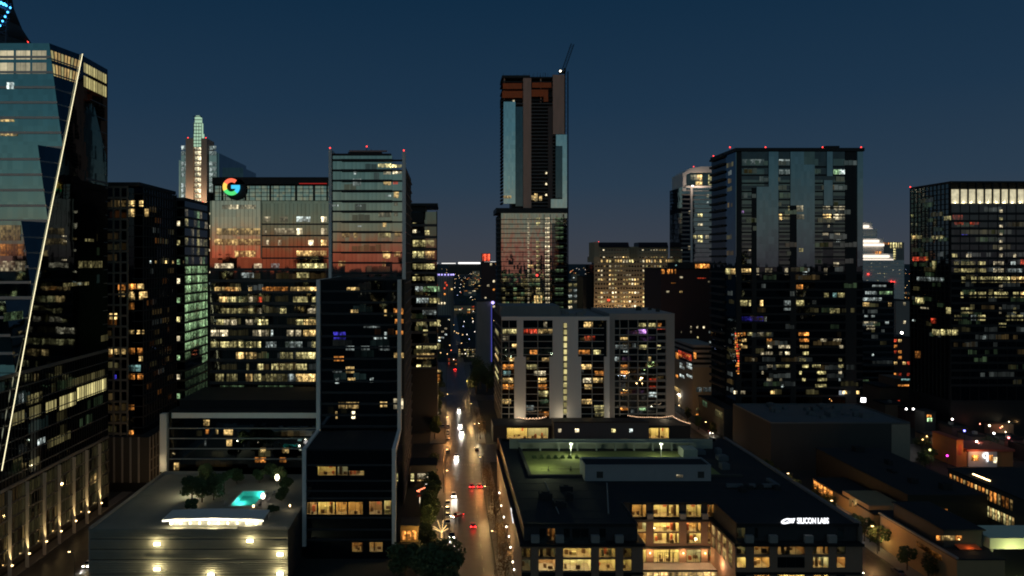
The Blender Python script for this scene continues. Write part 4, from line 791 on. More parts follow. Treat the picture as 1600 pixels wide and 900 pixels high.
Kp.runs(358, (760, 630), 4.2105, [(168, 192, [(472, 494, 'c', 1.6), (582, 610, 'c', 2), (822, 850, 'y', 1), (940, 962, 'k', 1)])], pw=8)
def festoon(name, pts, label, mat, r=.17, sag=.5, n=9, group=None):
    T = Thing(name, label, 'light string', pts[0], group)
    w, b = MB(), MB()
    for p, q in zip(pts, pts[1:]):
        last = Vector(p)
        for k in range(1, n+1):
            t = k/n; c = Vector(p).lerp(Vector(q), t)+Vector((0, 0, -sag*4*t*(1-t))); w.tube(last, c, .03, 3); b.ball((c.x, c.y, c.z-.12), r, n=5, k=4); last = c
    for p in pts: w.tube((p[0], p[1], zp), p, .05, 4)
    T.part('cable', w, M['black_metal']); T.part('bulbs', b, mat); return T
bulb = emit('bulb', (1, .60, .34), 4.0)
fz = zp+2.6
festoon('light_string', [(X_(808, 376), 376, fz), (X_(830, 376), 376, fz-1), (X_(853, 376), 376, fz), (X_(808, 378), 378, fz-.8)], 'short festoon of bulbs on the terrace at the pale block, left end', bulb)
festoon('light_string', [(X_(978, 378), 378, fz+.5), (X_(1016, 378), 378, fz-.6), (X_(1050, 376), 376, fz+.5), (X_(1078, 366), 366, fz-1.2)], 'long festoon of reddish bulbs on the terrace running down to the side street', bulb, n=12)

# ================================================================== L: low office building with roof deck and courtyard
L = Thing('courtyard_office', 'brown brick office around a lit courtyard with green roof deck and white rooftop lettering', 'office building', (60, 230, 0))
Yw, Yc, xl, xr, xa, xb, zr, zl = 190., 208., 19., 107., 50.4, 74.2, 21.4, 17.1
o2, s2 = (780, 740), 4.571; o3, s3 = (1080, 700), 4.5
def HL(o, s, x0, x1, y0, y1, Y): return (X_(o[0]+x0/s, Y), X_(o[0]+x1/s, Y), Z_(o[1]+y1/s, Y), Z_(o[1]+y0/s, Y))
holes_l, holes_r, holes_c, rm = [], [], [], []
for (a, b, n) in ((160, 224, 1), (280, 400, 2), (455, 656, 4), (712, 830, 2), (884, 946, 1)):
    for i, (c, d) in enumerate(((532, 600), (612, 695), (716, 790))): holes_l.append((*HL(o2, s2, a, b, c, d, Yw), n, i))
for (a, b, n) in ((320, 385, 1), (440, 552, 2), (606, 798, 3), (856, 966, 2), (1022, 1084, 1)):
    for i, (c, d) in enumerate(((682, 750), (766, 842), (882, 950))): holes_r.append((*HL(o3, s3, a, b, c, d, Yw), n, i))
for (a, b, n) in ((948, 1050, 2), (1102, 1285, 4), (1338, 1442, 2), (1490, 1546, 1)):
    for i, (c, d) in enumerate(((222, 310), (350, 416), (424, 500), (542, 634))): holes_c.append((*HL(o2, s2, a, b, c, d, Yc), n, i))
wl, wm = MB(), MB()
hole_wall(wl, xl, xa, 0, zl-.6, Yw, holes_l); hole_wall(wl, xb, xr, 0, zl-.6, Yw, holes_r); hole_wall(wl, xa-.5, xb+.5, 4.8, zl-.6, Yc, [h for h in holes_c if h[5] > 0])
wl.quad((xl, Yw, 0), (xl, 285, 0), (xl, 285, zl-.6), (xl, Yw, zl-.6)); wl.quad((xr, Yw, 0), (xr, 285, 0), (xr, 285, zr), (xr, Yw, zr)); wl.quad((xl, 285, 0), (xr, 285, 0), (xr, 285, zr), (xl, 285, zr))
wl.quad((xa, Yw, 0), (xa, Yc, 0), (xa, Yc, zl-.6), (xa, Yw, zl-.6)); wl.quad((xb, Yw, 0), (xb, Yc, 0), (xb, Yc, zl-.6), (xb, Yw, zl-.6))
L.part('wall', wl, M['brickm'])
ys = 1.8
top_l = [(*HL(o2, s2, a, b, 390, 484, Yw+ys), n, 0) for a, b, n in ((286, 336, 1), (343, 398, 1), (460, 505, 1), (520, 640, 2), (715, 762, 1))]
top_r = [(*HL(o3, s3, a, b, 560, 636, Yw+ys), n, 0) for a, b, n in ((320, 382, 1), (445, 470, 1), (1025, 1075, 1))]
hole_wall(wm, xl+.8, xa-1, zl, zr, Yw+ys, top_l); hole_wall(wm, xb+1, xr-.5, zl, zr, Yw+ys, top_r); hole_wall(wm, xa-1.2, xb+1.2, zl, zr, Yc+.6, [h for h in holes_c if h[5] == 0])
wm.quad((xa-1, Yw+ys, zl), (xa-1, Yc+.6, zl), (xa-1, Yc+.6, zr), (xa-1, Yw+ys, zr)); wm.quad((xb+1, Yw+ys, zl), (xb+1, Yc+.6, zl), (xb+1, Yc+.6, zr), (xb+1, Yw+ys, zr)); wm.quad((xl+.8, Yw+ys, zl), (xl+.8, 284, zl), (xl+.8, 284, zr), (xl+.8, Yw+ys, zr))
L.part('upper_wall', wm, surf('dark_panel', (.03, .033, .037), .6, .3))
g = MB().box(xl-.5, xa+.4, Yw-.6, Yw+ys, zl-.6, zl+.05).box(xb-.4, xr+.2, Yw-.6, Yw+ys, zl-.6, zl+.05).box(xa+.4, xb-.4, Yc-.5, Yc+.6, zl-.6, zl+.05).box(xa-1, xa+.4, Yw+ys, Yc+.6, zl-.6, zl+.04).box(xb-.4, xb+1, Yw+ys, Yc+.6, zl-.6, zl+.04).box(xl-.5, xl+.8, Yw+ys, 285, zl-.6, zl+.04)
g.box(xl, xa, Yw-.3, Yw-.002, 9.1, 9.7).box(xb, xr, Yw-.3, Yw-.002, 9.1, 9.7).box(xa, xb, Yc-.3, Yc-.002, 8.8, 9.5)
L.part('ledge', g, M['black_metal'])
for (o, s, X) in ((o2, s2, (230, 405, 660, 832)), (o3, s3, (385, 555, 805, 970))):
    for x in X: xx = X_(o[0]+x/s, Yw); L.part('pier_cap', MB().box(xx, xx+2.1, Yw+.1, Yw+1.2, zl+.06, zl+1.9), M['conc'])
for x in (1055, 1290, 1448): xx = X_(o2[0]+x/s2, Yc); L.part('pier_cap', MB().box(xx, xx+1.7, Yc-.4, Yc+.55, zl+.06, zl+1.5), M['conc'])
g = MB()
for x in (252, 427, 684, 857): xx = X_(o2[0]+x/s2, Yw); g.box(xx-1.0, xx+1.0, Yw-.35, Yw-.305, 0, zl-.61)
L.part('pier', MB().box(0, 0, 0, 0, 0, 0) if 0 else g, M['brickm'])
lit_l = {(1, 1): (.9, 1), (1, 0): (.10, 0), (2, 0): (.35, 0), (2, 1): (.55, 1), (3, 0): (.22, 0), (3, 1): (.5, 0), (0, 0): (.06, 0), (0, 1): (.12, 1), (4, 1): (.3, 0), (4, 0): (.04, 0)}
lit_r = {(0, 0): (.22, 0), (1, 0): (.28, 0), (2, 0): (.22, 0), (3, 0): (.35, 0), (0, 1): (.9, 0), (1, 1): (.5, 0), (3, 1): (1.0, 0), (4, 1): (.7, 0), (4, 0): (.05, 0), (1, 2): (.6, 0), (2, 2): (.6, 0), (3, 2): (.6, 0)}
def fill(hs, lit, Y, per, depth=5, upper=False):
    for i, h in enumerate(hs):
        key = (i//per, h[5]); a = lit.get(key)
        if a: room(L, h[0], h[1], h[2], h[3], Y, depth, bool(a[1]), True, h[4], min(1.3, a[0]*1.5))
        else: pane_frame(L, h[0], h[1], h[2], h[3], Y, h[4], M['glass_dark'])
fill(holes_l, lit_l, Yw, 3); fill(holes_r, lit_r, Yw, 3)
fill(holes_c, {(i, j): ((.75, .85, .7, .6)[i]*(.75 if j == 0 else 1), 0) for i in range(4) for j in range(4)}, Yc, 4, 4)
for i, h in enumerate(top_l): (room(L, h[0], h[1], h[2], h[3], Yw+ys, 3.5, False, True, 1, .5) if i == 1 else pane_frame(L, h[0], h[1], h[2], h[3], Yw+ys, h[4], M['glass_mid']))
for i, h in enumerate(top_r): (room(L, h[0], h[1], h[2], h[3], Yw+ys, 3.5, False, True, 1, .12) if i == 0 else pane_frame(L, h[0], h[1], h[2], h[3], Yw+ys, h[4], M['glass_mid']))
# doors and sconces of the courtyard, terrace
for x in (1130, 1180, 1208, 1240, 1400, 962): a, b, c, d = HL(o2, s2, x, x+(38 if x != 962 else 32), 562, 634, Yc); L.part('door', MB().box(a, a+.09, Yc-.12, Yc-.04, 4.85, d).box(b-.09, b, Yc-.12, Yc-.04, 4.85, d).box(a+.09, b-.09, Yc-.12, Yc-.04, d-.09, d), M['black_metal'])
for x in (1075, 1312, 1468): xx = X_(o2[0]+x/s2, Yc); L.part('wall_lamp', MB().ball((xx, Yc-.35, 7.6), .2), M['warm_hot']); L.light('POINT', (xx, Yc-.9, 7.6), 260, (1, .6, .25), .15)
L.part('terrace', MB().box(xa+.01, xb-.01, 203, Yc-.001, 0, 4.8), surf('pink_paving', (.5, .42, .38), .7, .15)); L.part('terrace_edge', MB().box(xa+.01, xb-.01, 202.7, 202.995, 4.5, 4.86), M['dark_metal'])
for k in range(12): L.w('f', 203, xa+.6+k*1.95, xa+2.3+k*1.95, 1.0, 4.2, 'w', random.uniform(.8, 1.6))
L.light('POINT', (X_(1040, 205), 198, 11), 1100, (1, .64, .32), .6); L.light('POINT', (X_(1110, 205), 199, 8), 700, (1, .6, .33), .5)
for k in range(4):
    y = 192.2+k*4.0
    for (z0, z1) in ((9.9, 12.9), (13.4, 16)): L.w('s', xb-.0, y, y+2.4, z0, z1, 'w', random.uniform(.2, .6))
# roof
g = MB().quad((xl+.8, Yw+ys, zr), (xa-1, Yw+ys, zr), (xa-1, Yc+.6, zr), (xl+.8, Yc+.6, zr)).quad((xb+1, Yw+ys, zr), (xr, Yw+ys, zr), (xr, Yc+.6, zr), (xb+1, Yc+.6, zr)).quad((xl+.8, Yc+.6, zr), (xr, Yc+.6, zr), (xr, 285, zr), (xl+.8, 285, zr))
L.part('roof', g, M['roof'])
g = MB().box(xl+.7, xa-.9, Yw+ys-.25, Yw+ys-.003, zr-.5, zr+.35).box(xb+.9, xr, Yw+ys-.25, Yw+ys-.003, zr-.5, zr+.35).box(xa-1.3, xa-.98, Yw+ys, Yc+.3, zr-.4, zr+.35).box(xb+.98, xb+1.3, Yw+ys, Yc+.3, zr-.4, zr+.35).box(xa-1.3, xb+1.3, Yc+.32, Yc+.597, zr-.4, zr+.35).box(xl+.5, xl+.797, Yw+ys, 285, zr-.4, zr+.5)
L.part('roof_edge', g, M['dark_metal'])
L.part('side_coping', MB().box(xr-.6, xr+.6, Yw+ys, 285, zr+.01, zr+.55), surf('coping_stone', (.24, .19, .17), .8, .15))
dx0, dx1, dy0, dy1 = X_(822, 250), X_(1085, 262), 234.5, 268.
L.part('roof_turf', MB().quad((dx0, dy0, zr+.03), (dx1, dy0, zr+.03), (dx1, dy1-2.5, zr+.03), (dx0, dy1-2.5, zr+.03)), M['turf'], 'floodlit green roof turf')
L.part('deck_kerb', MB().box(dx0-1, dx0, dy0, dy1, zr+.01, zr+.8).box(dx0-1, dx1+6, dy0-.8, dy0, zr+.01, zr+.7), M['dark_conc'])
g = MB().box(dx0-4, dx1+9, dy1+1.2, dy1+2.0, zr+.01, zr+3.4)
for k in range(10): a = dx0+(dx1-dx0)*k/9; g.box(a-.3, a+.3, dy1-2, dy1-1.4, zr+.02, zr+2.7)
g.box(dx0-1, dx1+1, dy1-2.2, dy1-1.2, zr+2.7, zr+3.1); g.box(dx0-1, dx1+1, dy1-1.2, dy1+1.19, zr+2.9, zr+3.05)
L.part('deck_pergola', g, surf('grey_green_paint', (.24, .27, .24), .7, .15))
L.part('deck_railing', MB().box(dx0-6, dx1+14, dy1+12, dy1+12.15, zr+.9, zr+1.0).box(dx0-6, dx1+14, dy1+12.02, dy1+12.1, zr+.02, zr+.88), M['glass_mid'])
L.part('stair_hut', MB().box(X_(1068, 256), X_(1090, 256), 256, 262, zr+.02, zr+3.0), surf('pale_green_wall', (.34, .38, .34), .7, .1))
for u in (892, 1033):
    x = X_(u, 258); L.part('light_pole', MB().tube((x, 258, zr), (x, 258, zr+4.6), .09, 6).box(x-.5, x+.5, 257.5, 258.4, zr+4.6, zr+4.75), surf('white_pole', (.75, .75, .72), .5, .1)); L.part('floodlight', MB().box(x-.45, x+.45, 257.55, 258.35, zr+4.5, zr+4.597), M['white_hot'])
    L.light('POINT', (x, 257.0, zr+4.3), 1300 if u < 900 else 800, (.92, 1, .62), .3)
L.light('POINT', (X_(850, 243), 243, zr+5), 1300, (.9, 1, .55), .5)
for u in (857, 892): x = X_(u, 240); L.part('net_post', MB().tube((x, 240, zr+.03), (x, 240, zr+1.7), .12, 6).tube((x-.5, 240, zr+.04), (x, 240, zr+.9), .07, 5).tube((x+.5, 240, zr+.04), (x, 240, zr+.9), .07, 5), M['black_metal'])
L.part('net', MB().box(X_(845, 240), X_(915, 240), 239.97, 240.03, zr+.75, zr+.9), M['black_metal'])
for k in range(7): x = X_(832+k*11, 256); L.part('planter', MB().box(x, x+1.4, 255.4, 256.4, zr+.035, zr+.6).ball((x+.7, 255.9, zr+.8), .6, .5, 7, 4), M['leaf'])
px0_, px1_, zph = X_(914, 229.5), X_(1111, 229.5), zr+4.6
L.part('penthouse', MB().box(px0_, px1_, 229.5, 238.4, zr+.01, zph), surf('grey_panel', (.30, .31, .32), .7, .1, .3)); L.part('penthouse_parapet', parapet(MB(), px0_, px1_, 229.4, 238.5, zph, .5, .3), surf('grey_panel', (.30, .31, .32), .7, .1, .3)); L.part('penthouse_roof', MB().quad((px0_+.3, 229.7, zph+.02), (px1_-.3, 229.7, zph+.02), (px1_-.3, 238.2, zph+.02), (px0_+.3, 238.2, zph+.02)), M['roof'])
for x in (725, 1390): xx = X_(760+x/4.21, 229.5); L.part('vent_louver', MB().box(xx, xx+2, 229.42, 229.49, zr+1.0, zr+3.0), M['dark_conc'])
L.runs(229.48, (760, 630), 4.2105, [(470, 490, [(1248, 1294, 'c', 1.3)])], pw=.85)
rooftop_kit(L, xl+3, xa-3, 200, 228, zr, 4, M['roof']); rooftop_kit(L, xb+6, xr-6, 212, 226, zr, 4, M['roof']); rooftop_kit(L, xb+8, xr-4, 230, 282, zr, 9, M['roof_blue'])
L.part('roof_pipe', MB().tube((xa-7, 199, zr+.4), (xa-1.6, 226, zr+.4), .22, 6).tube((30, 199, zr+.3), (30, 228, zr+.3), .15, 6), M['conc']); L.part('roof_duct', MB().box(xb+10, xb+26, 222, 223.2, zr+.3, zr+1.2).box(xb+24.8, xb+26, 223.2, 229, zr+.3, zr+1.2), M['roof_blue'])
for k in range(5): L.part('roof_seam', MB().box(xl+1, xr-1, 198+k*7.3 if k else 209.5, 198.12+k*7.3 if k else 209.62, zr+.005, zr+.05) if k > 1 else MB().box(xl+1, xa-1.4, 196+k*6, 196.12+k*6, zr+.005, zr+.05), M['dark_conc'])
# white rooftop lettering with its oval emblem
fc_ = bpy.data.curves.new('sign_letters', 'FONT'); fc_.body = 'SILICON LABS'; fc_.size = 2.05; fc_.extrude = .12; fc_.offset = .03; fc_.align_x = 'LEFT'
fo = bpy.data.objects.new('sign_letters', fc_); C.objects.link(fo); fo.parent = L.o; fc_.materials.append(M['sign_white'])
Ys = Yw+.9; xs0, xs1, zs0 = X_(1245.3, Ys), X_(1294.5, Ys), Z_(817.7, Ys)
bpy.context.view_layer.update(); fw = max(.1, fo.dimensions.x)
fo.rotation_euler = (R(90), 0, 0); fo.location = (xs0-L.loc[0], Ys-L.loc[1], zs0-L.loc[2]); fo.scale = ((xs1-xs0)/fw, .98, 1); fo = solid(fo); fo['label'] = 'white glowing rooftop lettering'
em = MB(); ex0, ex1 = X_(1220.5, Ys), X_(1242.5, Ys); exw = ex1-ex0; zc = (Z_(817.7, Ys)+Z_(811, Ys))/2
def ring(mb, cx, cz, a, b, t, sh, n=22, t0=0, t1=360):
    for k in range(n):
        w0, w1 = R(t0+(t1-t0)*k/n), R(t0+(t1-t0)*(k+1)/n)
        P = lambda w, q: (cx+(a*q)*math.cos(w)+sh*b*q*math.sin(w), cz+(b*q)*math.sin(w))
        mb.prism([P(w0, t), P(w0, 1), P(w1, 1), P(w1, t)], Ys-.1, Ys+.1, 'y')
ring(em, ex0+exw*.36, zc, exw*.33, .72, .45, .75, t0=20, t1=340); ring(em, ex0+exw*.60, zc+.05, exw*.26, .62, .35, .9, t0=-150, t1=120)
em.prism([(ex1-exw*.27, zc-.45), (ex1-exw*.14, zc-.45), (ex1, zc+.72), (ex1-exw*.14, zc+.72)], Ys-.1, Ys+.1, 'y'); em.prism([(ex1-exw*.40, zc+.3), (ex1-exw*.22, zc-.45), (ex1-exw*.12, zc-.45), (ex1-exw*.30, zc+.72)], Ys-.1, Ys+.1, 'y')
L.part('sign_emblem', em, M['sign_white']); L.part('sign_rail', MB().box(ex0, xs1, Ys+.13, Ys+.22, zr-.4, zs0+.1).box(ex0, xs1, Ys+.13, Yw+ys-.26, zr-.45, zr-.4), M['dark_metal'])
# wall lights down the street side
for (u, v) in ((780, 770), (783, 790), (787, 808), (791, 823), (795, 838), (797.5, 855), (801, 878), (803, 890)):
    Y = Yside(u, xl-.55)
    z = max(3.5, Z_(v, Y)); L.part('wall_lamp', MB().ball((xl-.5, Y, z), .17, .3, 6, 4), M['white_hot'])
for y in (195, 215, 235, 255): L.light('POINT', (xl-1.2, y, 5), 160, (1, .6, .25), .2)
L.part('light_tube', MB().tube((xl-.52, 209, 15.6), (xl-.52, 216, 17.5), .13, 6), M['sign_white'])

# ================================================================== M: large flat-roofed dark block
Mb = Thing('flat_roof_block', 'large dark windowless block with a wide grey flat roof and rooftop units', 'building', (168, 338, 0))
x0, x1, y0, y1, z = 139., 199., 317., 359., 20.
Mb.part('wall', MB().box(x0, X_(1393, y0), y0, y1, 0, z), M['dark_conc']); Mb.part('beige_wall', MB().box(X_(1393, y0)+.01, x1, y0-.1, y1, 0, z-.3), surf('beige_wall', (.30, .25, .19), .8, .15))
Mb.part('roof', MB().quad((x0+.5, y0+.5, z+.02), (x1-.5, y0+.5, z+.02), (x1-.5, y1, z+.02), (x0+.5, y1, z+.02)), M['roof_blue']); Mb.part('parapet', parapet(MB(), x0, x1, y0, y1, z+.005, .6, .5), surf('slate_wall', (.11, .115, .12), .7, .15))
rooftop_kit(Mb, x0+8, x1-4, y0+8, y1-3, z+.02, 26, M['roof_blue'])

# ================================================================== N: right glass apartment tower
Nb = Thing('dark_glass_tower', 'broad dark glass apartment tower with blue reflecting strips and red roof beacons', 'apartment tower', (178, 390, 0))
x0, x1, y0, y1 = X_(1150, 375), X_(1348, 375), 375., 410.; zt = Z_(232, y0); o6, s6 = (1090, 210), 3.6; o7, s7 = (1090, 440), 3.75
nx = lambda x: X_(o6[0]+x/s6, y0); nz = lambda y: Z_(o6[1]+y/s6, y0)
Nb.part('glass_facade', MB().box(x0, x1, y0, y1, 0, zt-1.5), glass('night_glass', (.075, .085, .10), 1.5, 4.3, .012))
g = MB()
for (a, b, c, d) in ((398, 452, 98, 745), (520, 596, 98, 400), (596, 656, 170, 745), (555, 596, 400, 745), (330, 385, 295, 745), (385, 398, 295, 745), (725, 757, 98, 235), (708, 757, 258, 400), (896, 928, 98, 745)): g.box(nx(a), nx(b), y0-.5, y0-.01, nz(d), nz(c))
Nb.part('reflecting_strip', g, M['glass_blue'], 'blue mirror glass strips'); Nb.part('bright_panel', MB().box(nx(596.5), nx(656), y0-.45, y0-.012, nz(169), nz(98)), M['glass_mid'])
rowsN = [(138, 175), (196, 232), (256, 288), (312, 345), (360, 392), (405, 435), (450, 478), (495, 522), (538, 565), (582, 610), (625, 655), (668, 698), (712, 740)]
for (a, b) in rowsN:
    for (c, d) in ((250, 374 if a < 290 else 303), (458, 518), (657, 678 if a < 250 else 704), (762, 828)): Nb.part('balcony_glass', MB().box(nx(c), nx(d), y0-.12, y0-.008, nz(b), nz(a)), M['glass_mid'])

g = MB()
for y in range(183, 1500, 46): g.box(x0, x1, y0-.3, y0-.005, nz(y)-.5, nz(y)+.5) if y > 750 else [g.box(nx(c), nx(d), y0-.3, y0-.13, nz(y)-.4, nz(y)+.4) for c, d in ((246, 398), (455, 520), (657, 757), (757, 832))]
for (c, d) in ((216, 246), (304, 330), (520, 553), (830, 892)): g.box(nx(c), nx(d), y0-.35, y0-.006, 0, nz(300 if c == 304 or c == 520 else 98))
Nb.part('dark_band', g, M['black_metal'])
Nb.part('side_facade', MB().box(x0-.25, x0-.01, y0-.4, y0+13, 0, zt-2), M['glass_blue']); g = MB()
for k in range(38): z = nz(120+45*k)
for y in frange(105, 1500, 45): z = nz(y); g.box(x0-1.6, x0-.02, y0+15, y1-1, z, z+1.1)
Nb.part('balconies', g, M['dark_conc']); Nb.part('roof', MB().box(x0-.6, x1+.4, y0-1.0, y1, zt-1.5, zt+.2).box(nx(745), nx(822), y0+4, y0+20, zt+.2, zt+2), M['black_metal'])
beacons(Nb, [(nx(182), y0, zt+.6), (nx(382), y0, zt+.6), (nx(703), y0, zt+.6), (nx(920), y0, zt+.6), (x0-.3, y1-4, zt+.6)], .5)
Nb.runs(y0-.5, o6, s6, [(400, 435, [(556, 594, 'c', .55)]), (450, 478, [(556, 600, 'c', .12)]), (640, 660, [(570, 594, 'y', .7)]), (845, 870, [(555, 592, 'o', .7)])], pw=3)
Nb.runs(y0-.12, o6, s6, [(140, 172, [(250, 374, 'k', .12), (458, 518, 'k', .35)]), (198, 230, [(458, 518, 'k', .15), (764, 806, 'g', .3), (795, 828, 'k', .8)]), (404, 435, [(705, 745, 'c', .45), (764, 828, 'c', .6), (508, 518, 'y', .5)]), (430, 442, [(247, 260, 'p', 1.2)]), (448, 480, [(457, 475, 'w', 1.2), (478, 518, 'y', .35), (706, 752, 'w', 1.4), (764, 828, 'c', .6)]), (550, 568, [(704, 735, 'c', .6), (770, 800, 'c', .35)]), (510, 522, [(730, 742, 'c', .7)]), (590, 605, [(780, 805, 'k', .3)]), (720, 742, [(765, 795, 'c', .5)]), (638, 655, [(285, 300, 'c', .4)]), (755, 787, [(247, 300, 'w', .7)]), (752, 790, [(332, 345, 'c', .6), (380, 420, 'c', .2), (490, 510, 'c', .5), (590, 630, 'k', .25), (710, 730, 'c', .3)])], pw=3)
dim_rooms(Nb, 'f', y0-.3, x0+2, x1-2, [nz(y)+.9 for y in range(183, 1500, 46)], 2.6, 4, .01, .09, 'YKGWK', 12); dim_rooms(Nb, 's', x0-.26, y0+2, y0+12, [nz(y)+.9 for y in range(183, 1500, 46)], 2.6, 1, .02, .15, 'YKW', 13)
Nb.runs(x0-.26, o6, s6, [(755, 786, [(158, 186, 'y', .8), (186, 212, 'w', .9)])], pw=3, face='s')
Nb.runs(y0-.3, o7, s7, [(66, 92, [(742, 768, 'y', .5), (792, 815, 't', .7), (822, 862, 'y', .6)]), (110, 142, [(250, 292, 'y', .8), (300, 312, 'y', .9), (366, 384, 'w', 1.1), (505, 545, 'k', .3), (578, 625, 'y', .5)]), (155, 168, [(505, 545, 'k', .5)]), (158, 185, [(775, 832, 'y', .6)]), (205, 232, [(260, 390, 'b', .22), (392, 404, 'k', 1)]), (298, 316, [(262, 280, 'o', 1.2), (290, 328, 'y', .4), (350, 384, 'c', .5), (400, 432, 'y', .4), (592, 652, 'o', 1.3)]), (335, 352, [(258, 286, 'w', 1), (405, 436, 'o', .7), (597, 652, 'o', .9), (720, 758, 'c', .5), (796, 842, 'c', .6)]), (373, 390, [(255, 292, 'w', .6), (410, 436, 'c', .9), (474, 542, 'c', .9), (600, 650, 'w', .3), (830, 856, 'c', .6)]), (411, 428, [(370, 440, 'c', .4), (478, 496, 'c', .6), (514, 540, 'c', .9), (615, 650, 'y', .7)]), (450, 466, [(318, 332, 'c', .8), (597, 635, 'y', .4), (828, 845, 'y', .3)]), (487, 504, [(405, 440, 'c', .5), (455, 540, 'y', .3), (614, 650, 'y', .8), (672, 720, 'y', .4), (825, 856, 'y', .6)]), (525, 543, [(376, 386, 'c', .7), (596, 610, 'y', .9), (700, 752, 'y', .7), (826, 845, 'c', .8)]), (566, 582, [(405, 438, 'c', .35), (480, 496, 'c', .7), (612, 632, 'y', .6), (702, 758, 'y', .5), (828, 838, 'k', 1.2)]), (602, 618, [(490, 504, 'k', .9), (690, 756, 'y', .4)]), (640, 658, [(428, 452, 'w', 1), (848, 875, 'w', .9), (212, 232, 'c', .9), (252, 280, 'c', .4), (930, 948, 'w', .9)])], pw=3)
for y in range(300, 395, 13):
    for x in range(219, 262, 9):
        if random.random() < (.85 if x < 232 or y < 315 or y > 375 else .35): Nb.runs(y0-.36, o7, s7, [(y, y+random.uniform(6, 11), [(x, x+random.uniform(4, 8), random.choice('oorw'), random.uniform(.4, 1.6))])])
for y in range(400, 550, 15): Nb.runs(y0-.36, o7, s7, [(y, y+random.uniform(5, 12), [(222+random.uniform(0, 14), 244, random.choice('oor'), random.uniform(.3, 1.4))])])

# ================================================================== O: round-topped tower behind N
Ob = Thing('crowned_tower', 'slender tower with a pale rounded crown partly hidden by the dark glass tower', 'apartment tower', (190, 535, 0))
y0 = 520.; o5, s5 = (890, 250), 3.9125; ox = lambda x: X_(o5[0]+x/s5, y0); oz = lambda y: Z_(o5[1]+y/s5, y0)
Ob.part('glass_facade', MB().box(ox(690), ox(1010), y0+.6, y0+30, 0, oz(165)), M['glass_blue'])
Ob.part('crown', MB().prism([(ox(692), oz(82)), (ox(735), oz(52)), (ox(800), oz(40)), (ox(1010), oz(36)), (ox(1010), oz(74)), (ox(740), oz(76)), (ox(712), oz(92)), (ox(712), oz(150)), (ox(692), oz(170))], y0, y0+25, 'y').box(ox(712), ox(1010), y0+.1, y0+25, oz(170), oz(158)), M['white_stone']); Ob.part('crown_glass', MB().box(ox(713), ox(1010), y0+2, y0+24, oz(158), oz(77)), M['glass_dark'])
Ob.part('white_rib', MB().box(ox(740), ox(752), y0, y0+.59, 0, oz(165)).box(ox(690), ox(712), y0+.05, y0+.58, oz(190), oz(171)), M['white_stone']); g = MB()
for y in frange(190, 640, 27): g.box(ox(684), ox(738), y0+.1, y0+.59, oz(y), oz(y)+1.0); g.box(ox(753), ox(1010), y0+.3, y0+.59, oz(y), oz(y)+.5)
Ob.part('floor_band', g, M['conc'])
Ob.runs(y0+2, o5, s5, [(90, 125, [(780, 810, 'w', 1.4), (740, 780, 'c', .5), (848, 870, 'y', 1)]), (132, 156, [(770, 812, 'w', 1.6), (848, 870, 'y', 1)])], pw=3); Ob.runs(y0+.6, o5, s5, [(328, 348, [(784, 812, 'y', 1.5)]), (388, 404, [(784, 814, 'c', 1.2)]), (460, 480, [(784, 814, 'y', 1.5), (832, 850, 'c', 1.4), (755, 775, 'y', .7)]), (488, 502, [(784, 814, 'y', 1.3)]), (210, 230, [(838, 850, 'c', .4)]), (255, 265, [(838, 850, 'k', .6)]), (525, 550, [(725, 737, 'c', .8)]), (310, 330, [(728, 738, 'c', .4)])], pw=3)
beacons(Ob, [(ox(770), y0+4, oz(36))], .5); Ob.light('POINT', (ox(780), y0-6, oz(150)), 2600, (1, .72, .55), .5)

# red-lit roof building below it
Rb = Thing('red_lit_building', 'dark mid-rise with a red lit rooftop bar below the crowned tower', 'building', (150, 490, 0))
y0 = 470.; rx = lambda x: X_(o5[0]+x/s5, y0); rz = lambda y: Z_(o5[1]+y/s5, y0)
Rb.part('wall', MB().box(rx(558), rx(985), y0, y0+40, 0, rz(668)), surf('dark_red_wall', (.10, .05, .045), .8, .2)); Rb.part('roof_bar', MB().box(rx(655), rx(985), y0+3, y0+20, rz(667), rz(625)), M['dark_conc']); Rb.part('roof', MB().box(rx(555), rx(985), y0-.4, y0+40, rz(668), rz(662)), M['roof'])
Rb.runs(y0+2.9, o5, s5, [(636, 663, [(768, 828, 'o', 2.2), (830, 858, 'o', 1)]), (640, 648, [(645, 655, 't', 1)])], pw=4); Rb.runs(y0, o5, s5, [(668, 696, [(560, 580, 'o', .8), (597, 615, 'o', 1.6), (622, 630, 'o', 1), (642, 650, 'o', 1)]), (712, 725, [(672, 692, 'c', .8)]), (720, 726, [(780, 835, 'r', .6)]), (750, 756, [(620, 650, 'o', .7)]), (800, 812, [(672, 690, 'w', .8), (590, 610, 'c', .4)]), (740, 750, [(846, 858, 'c', .7)])], pw=3)
Rb.runs(y0, (1040, 500), 4.09, [(40, 55, [(158, 168, 'c', .6), (198, 208, 'c', .7), (238, 250, 'c', .8)]), (70, 85, [(158, 168, 'c', .7), (275, 286, 'k', .8), (98, 104, 'c', .5)]), (105, 118, [(200, 210, 'y', .8)]), (135, 150, [(158, 168, 'k', .7), (278, 288, 'k', .6)]), (165, 180, [(158, 168, 'c', .8)])], pw=4)

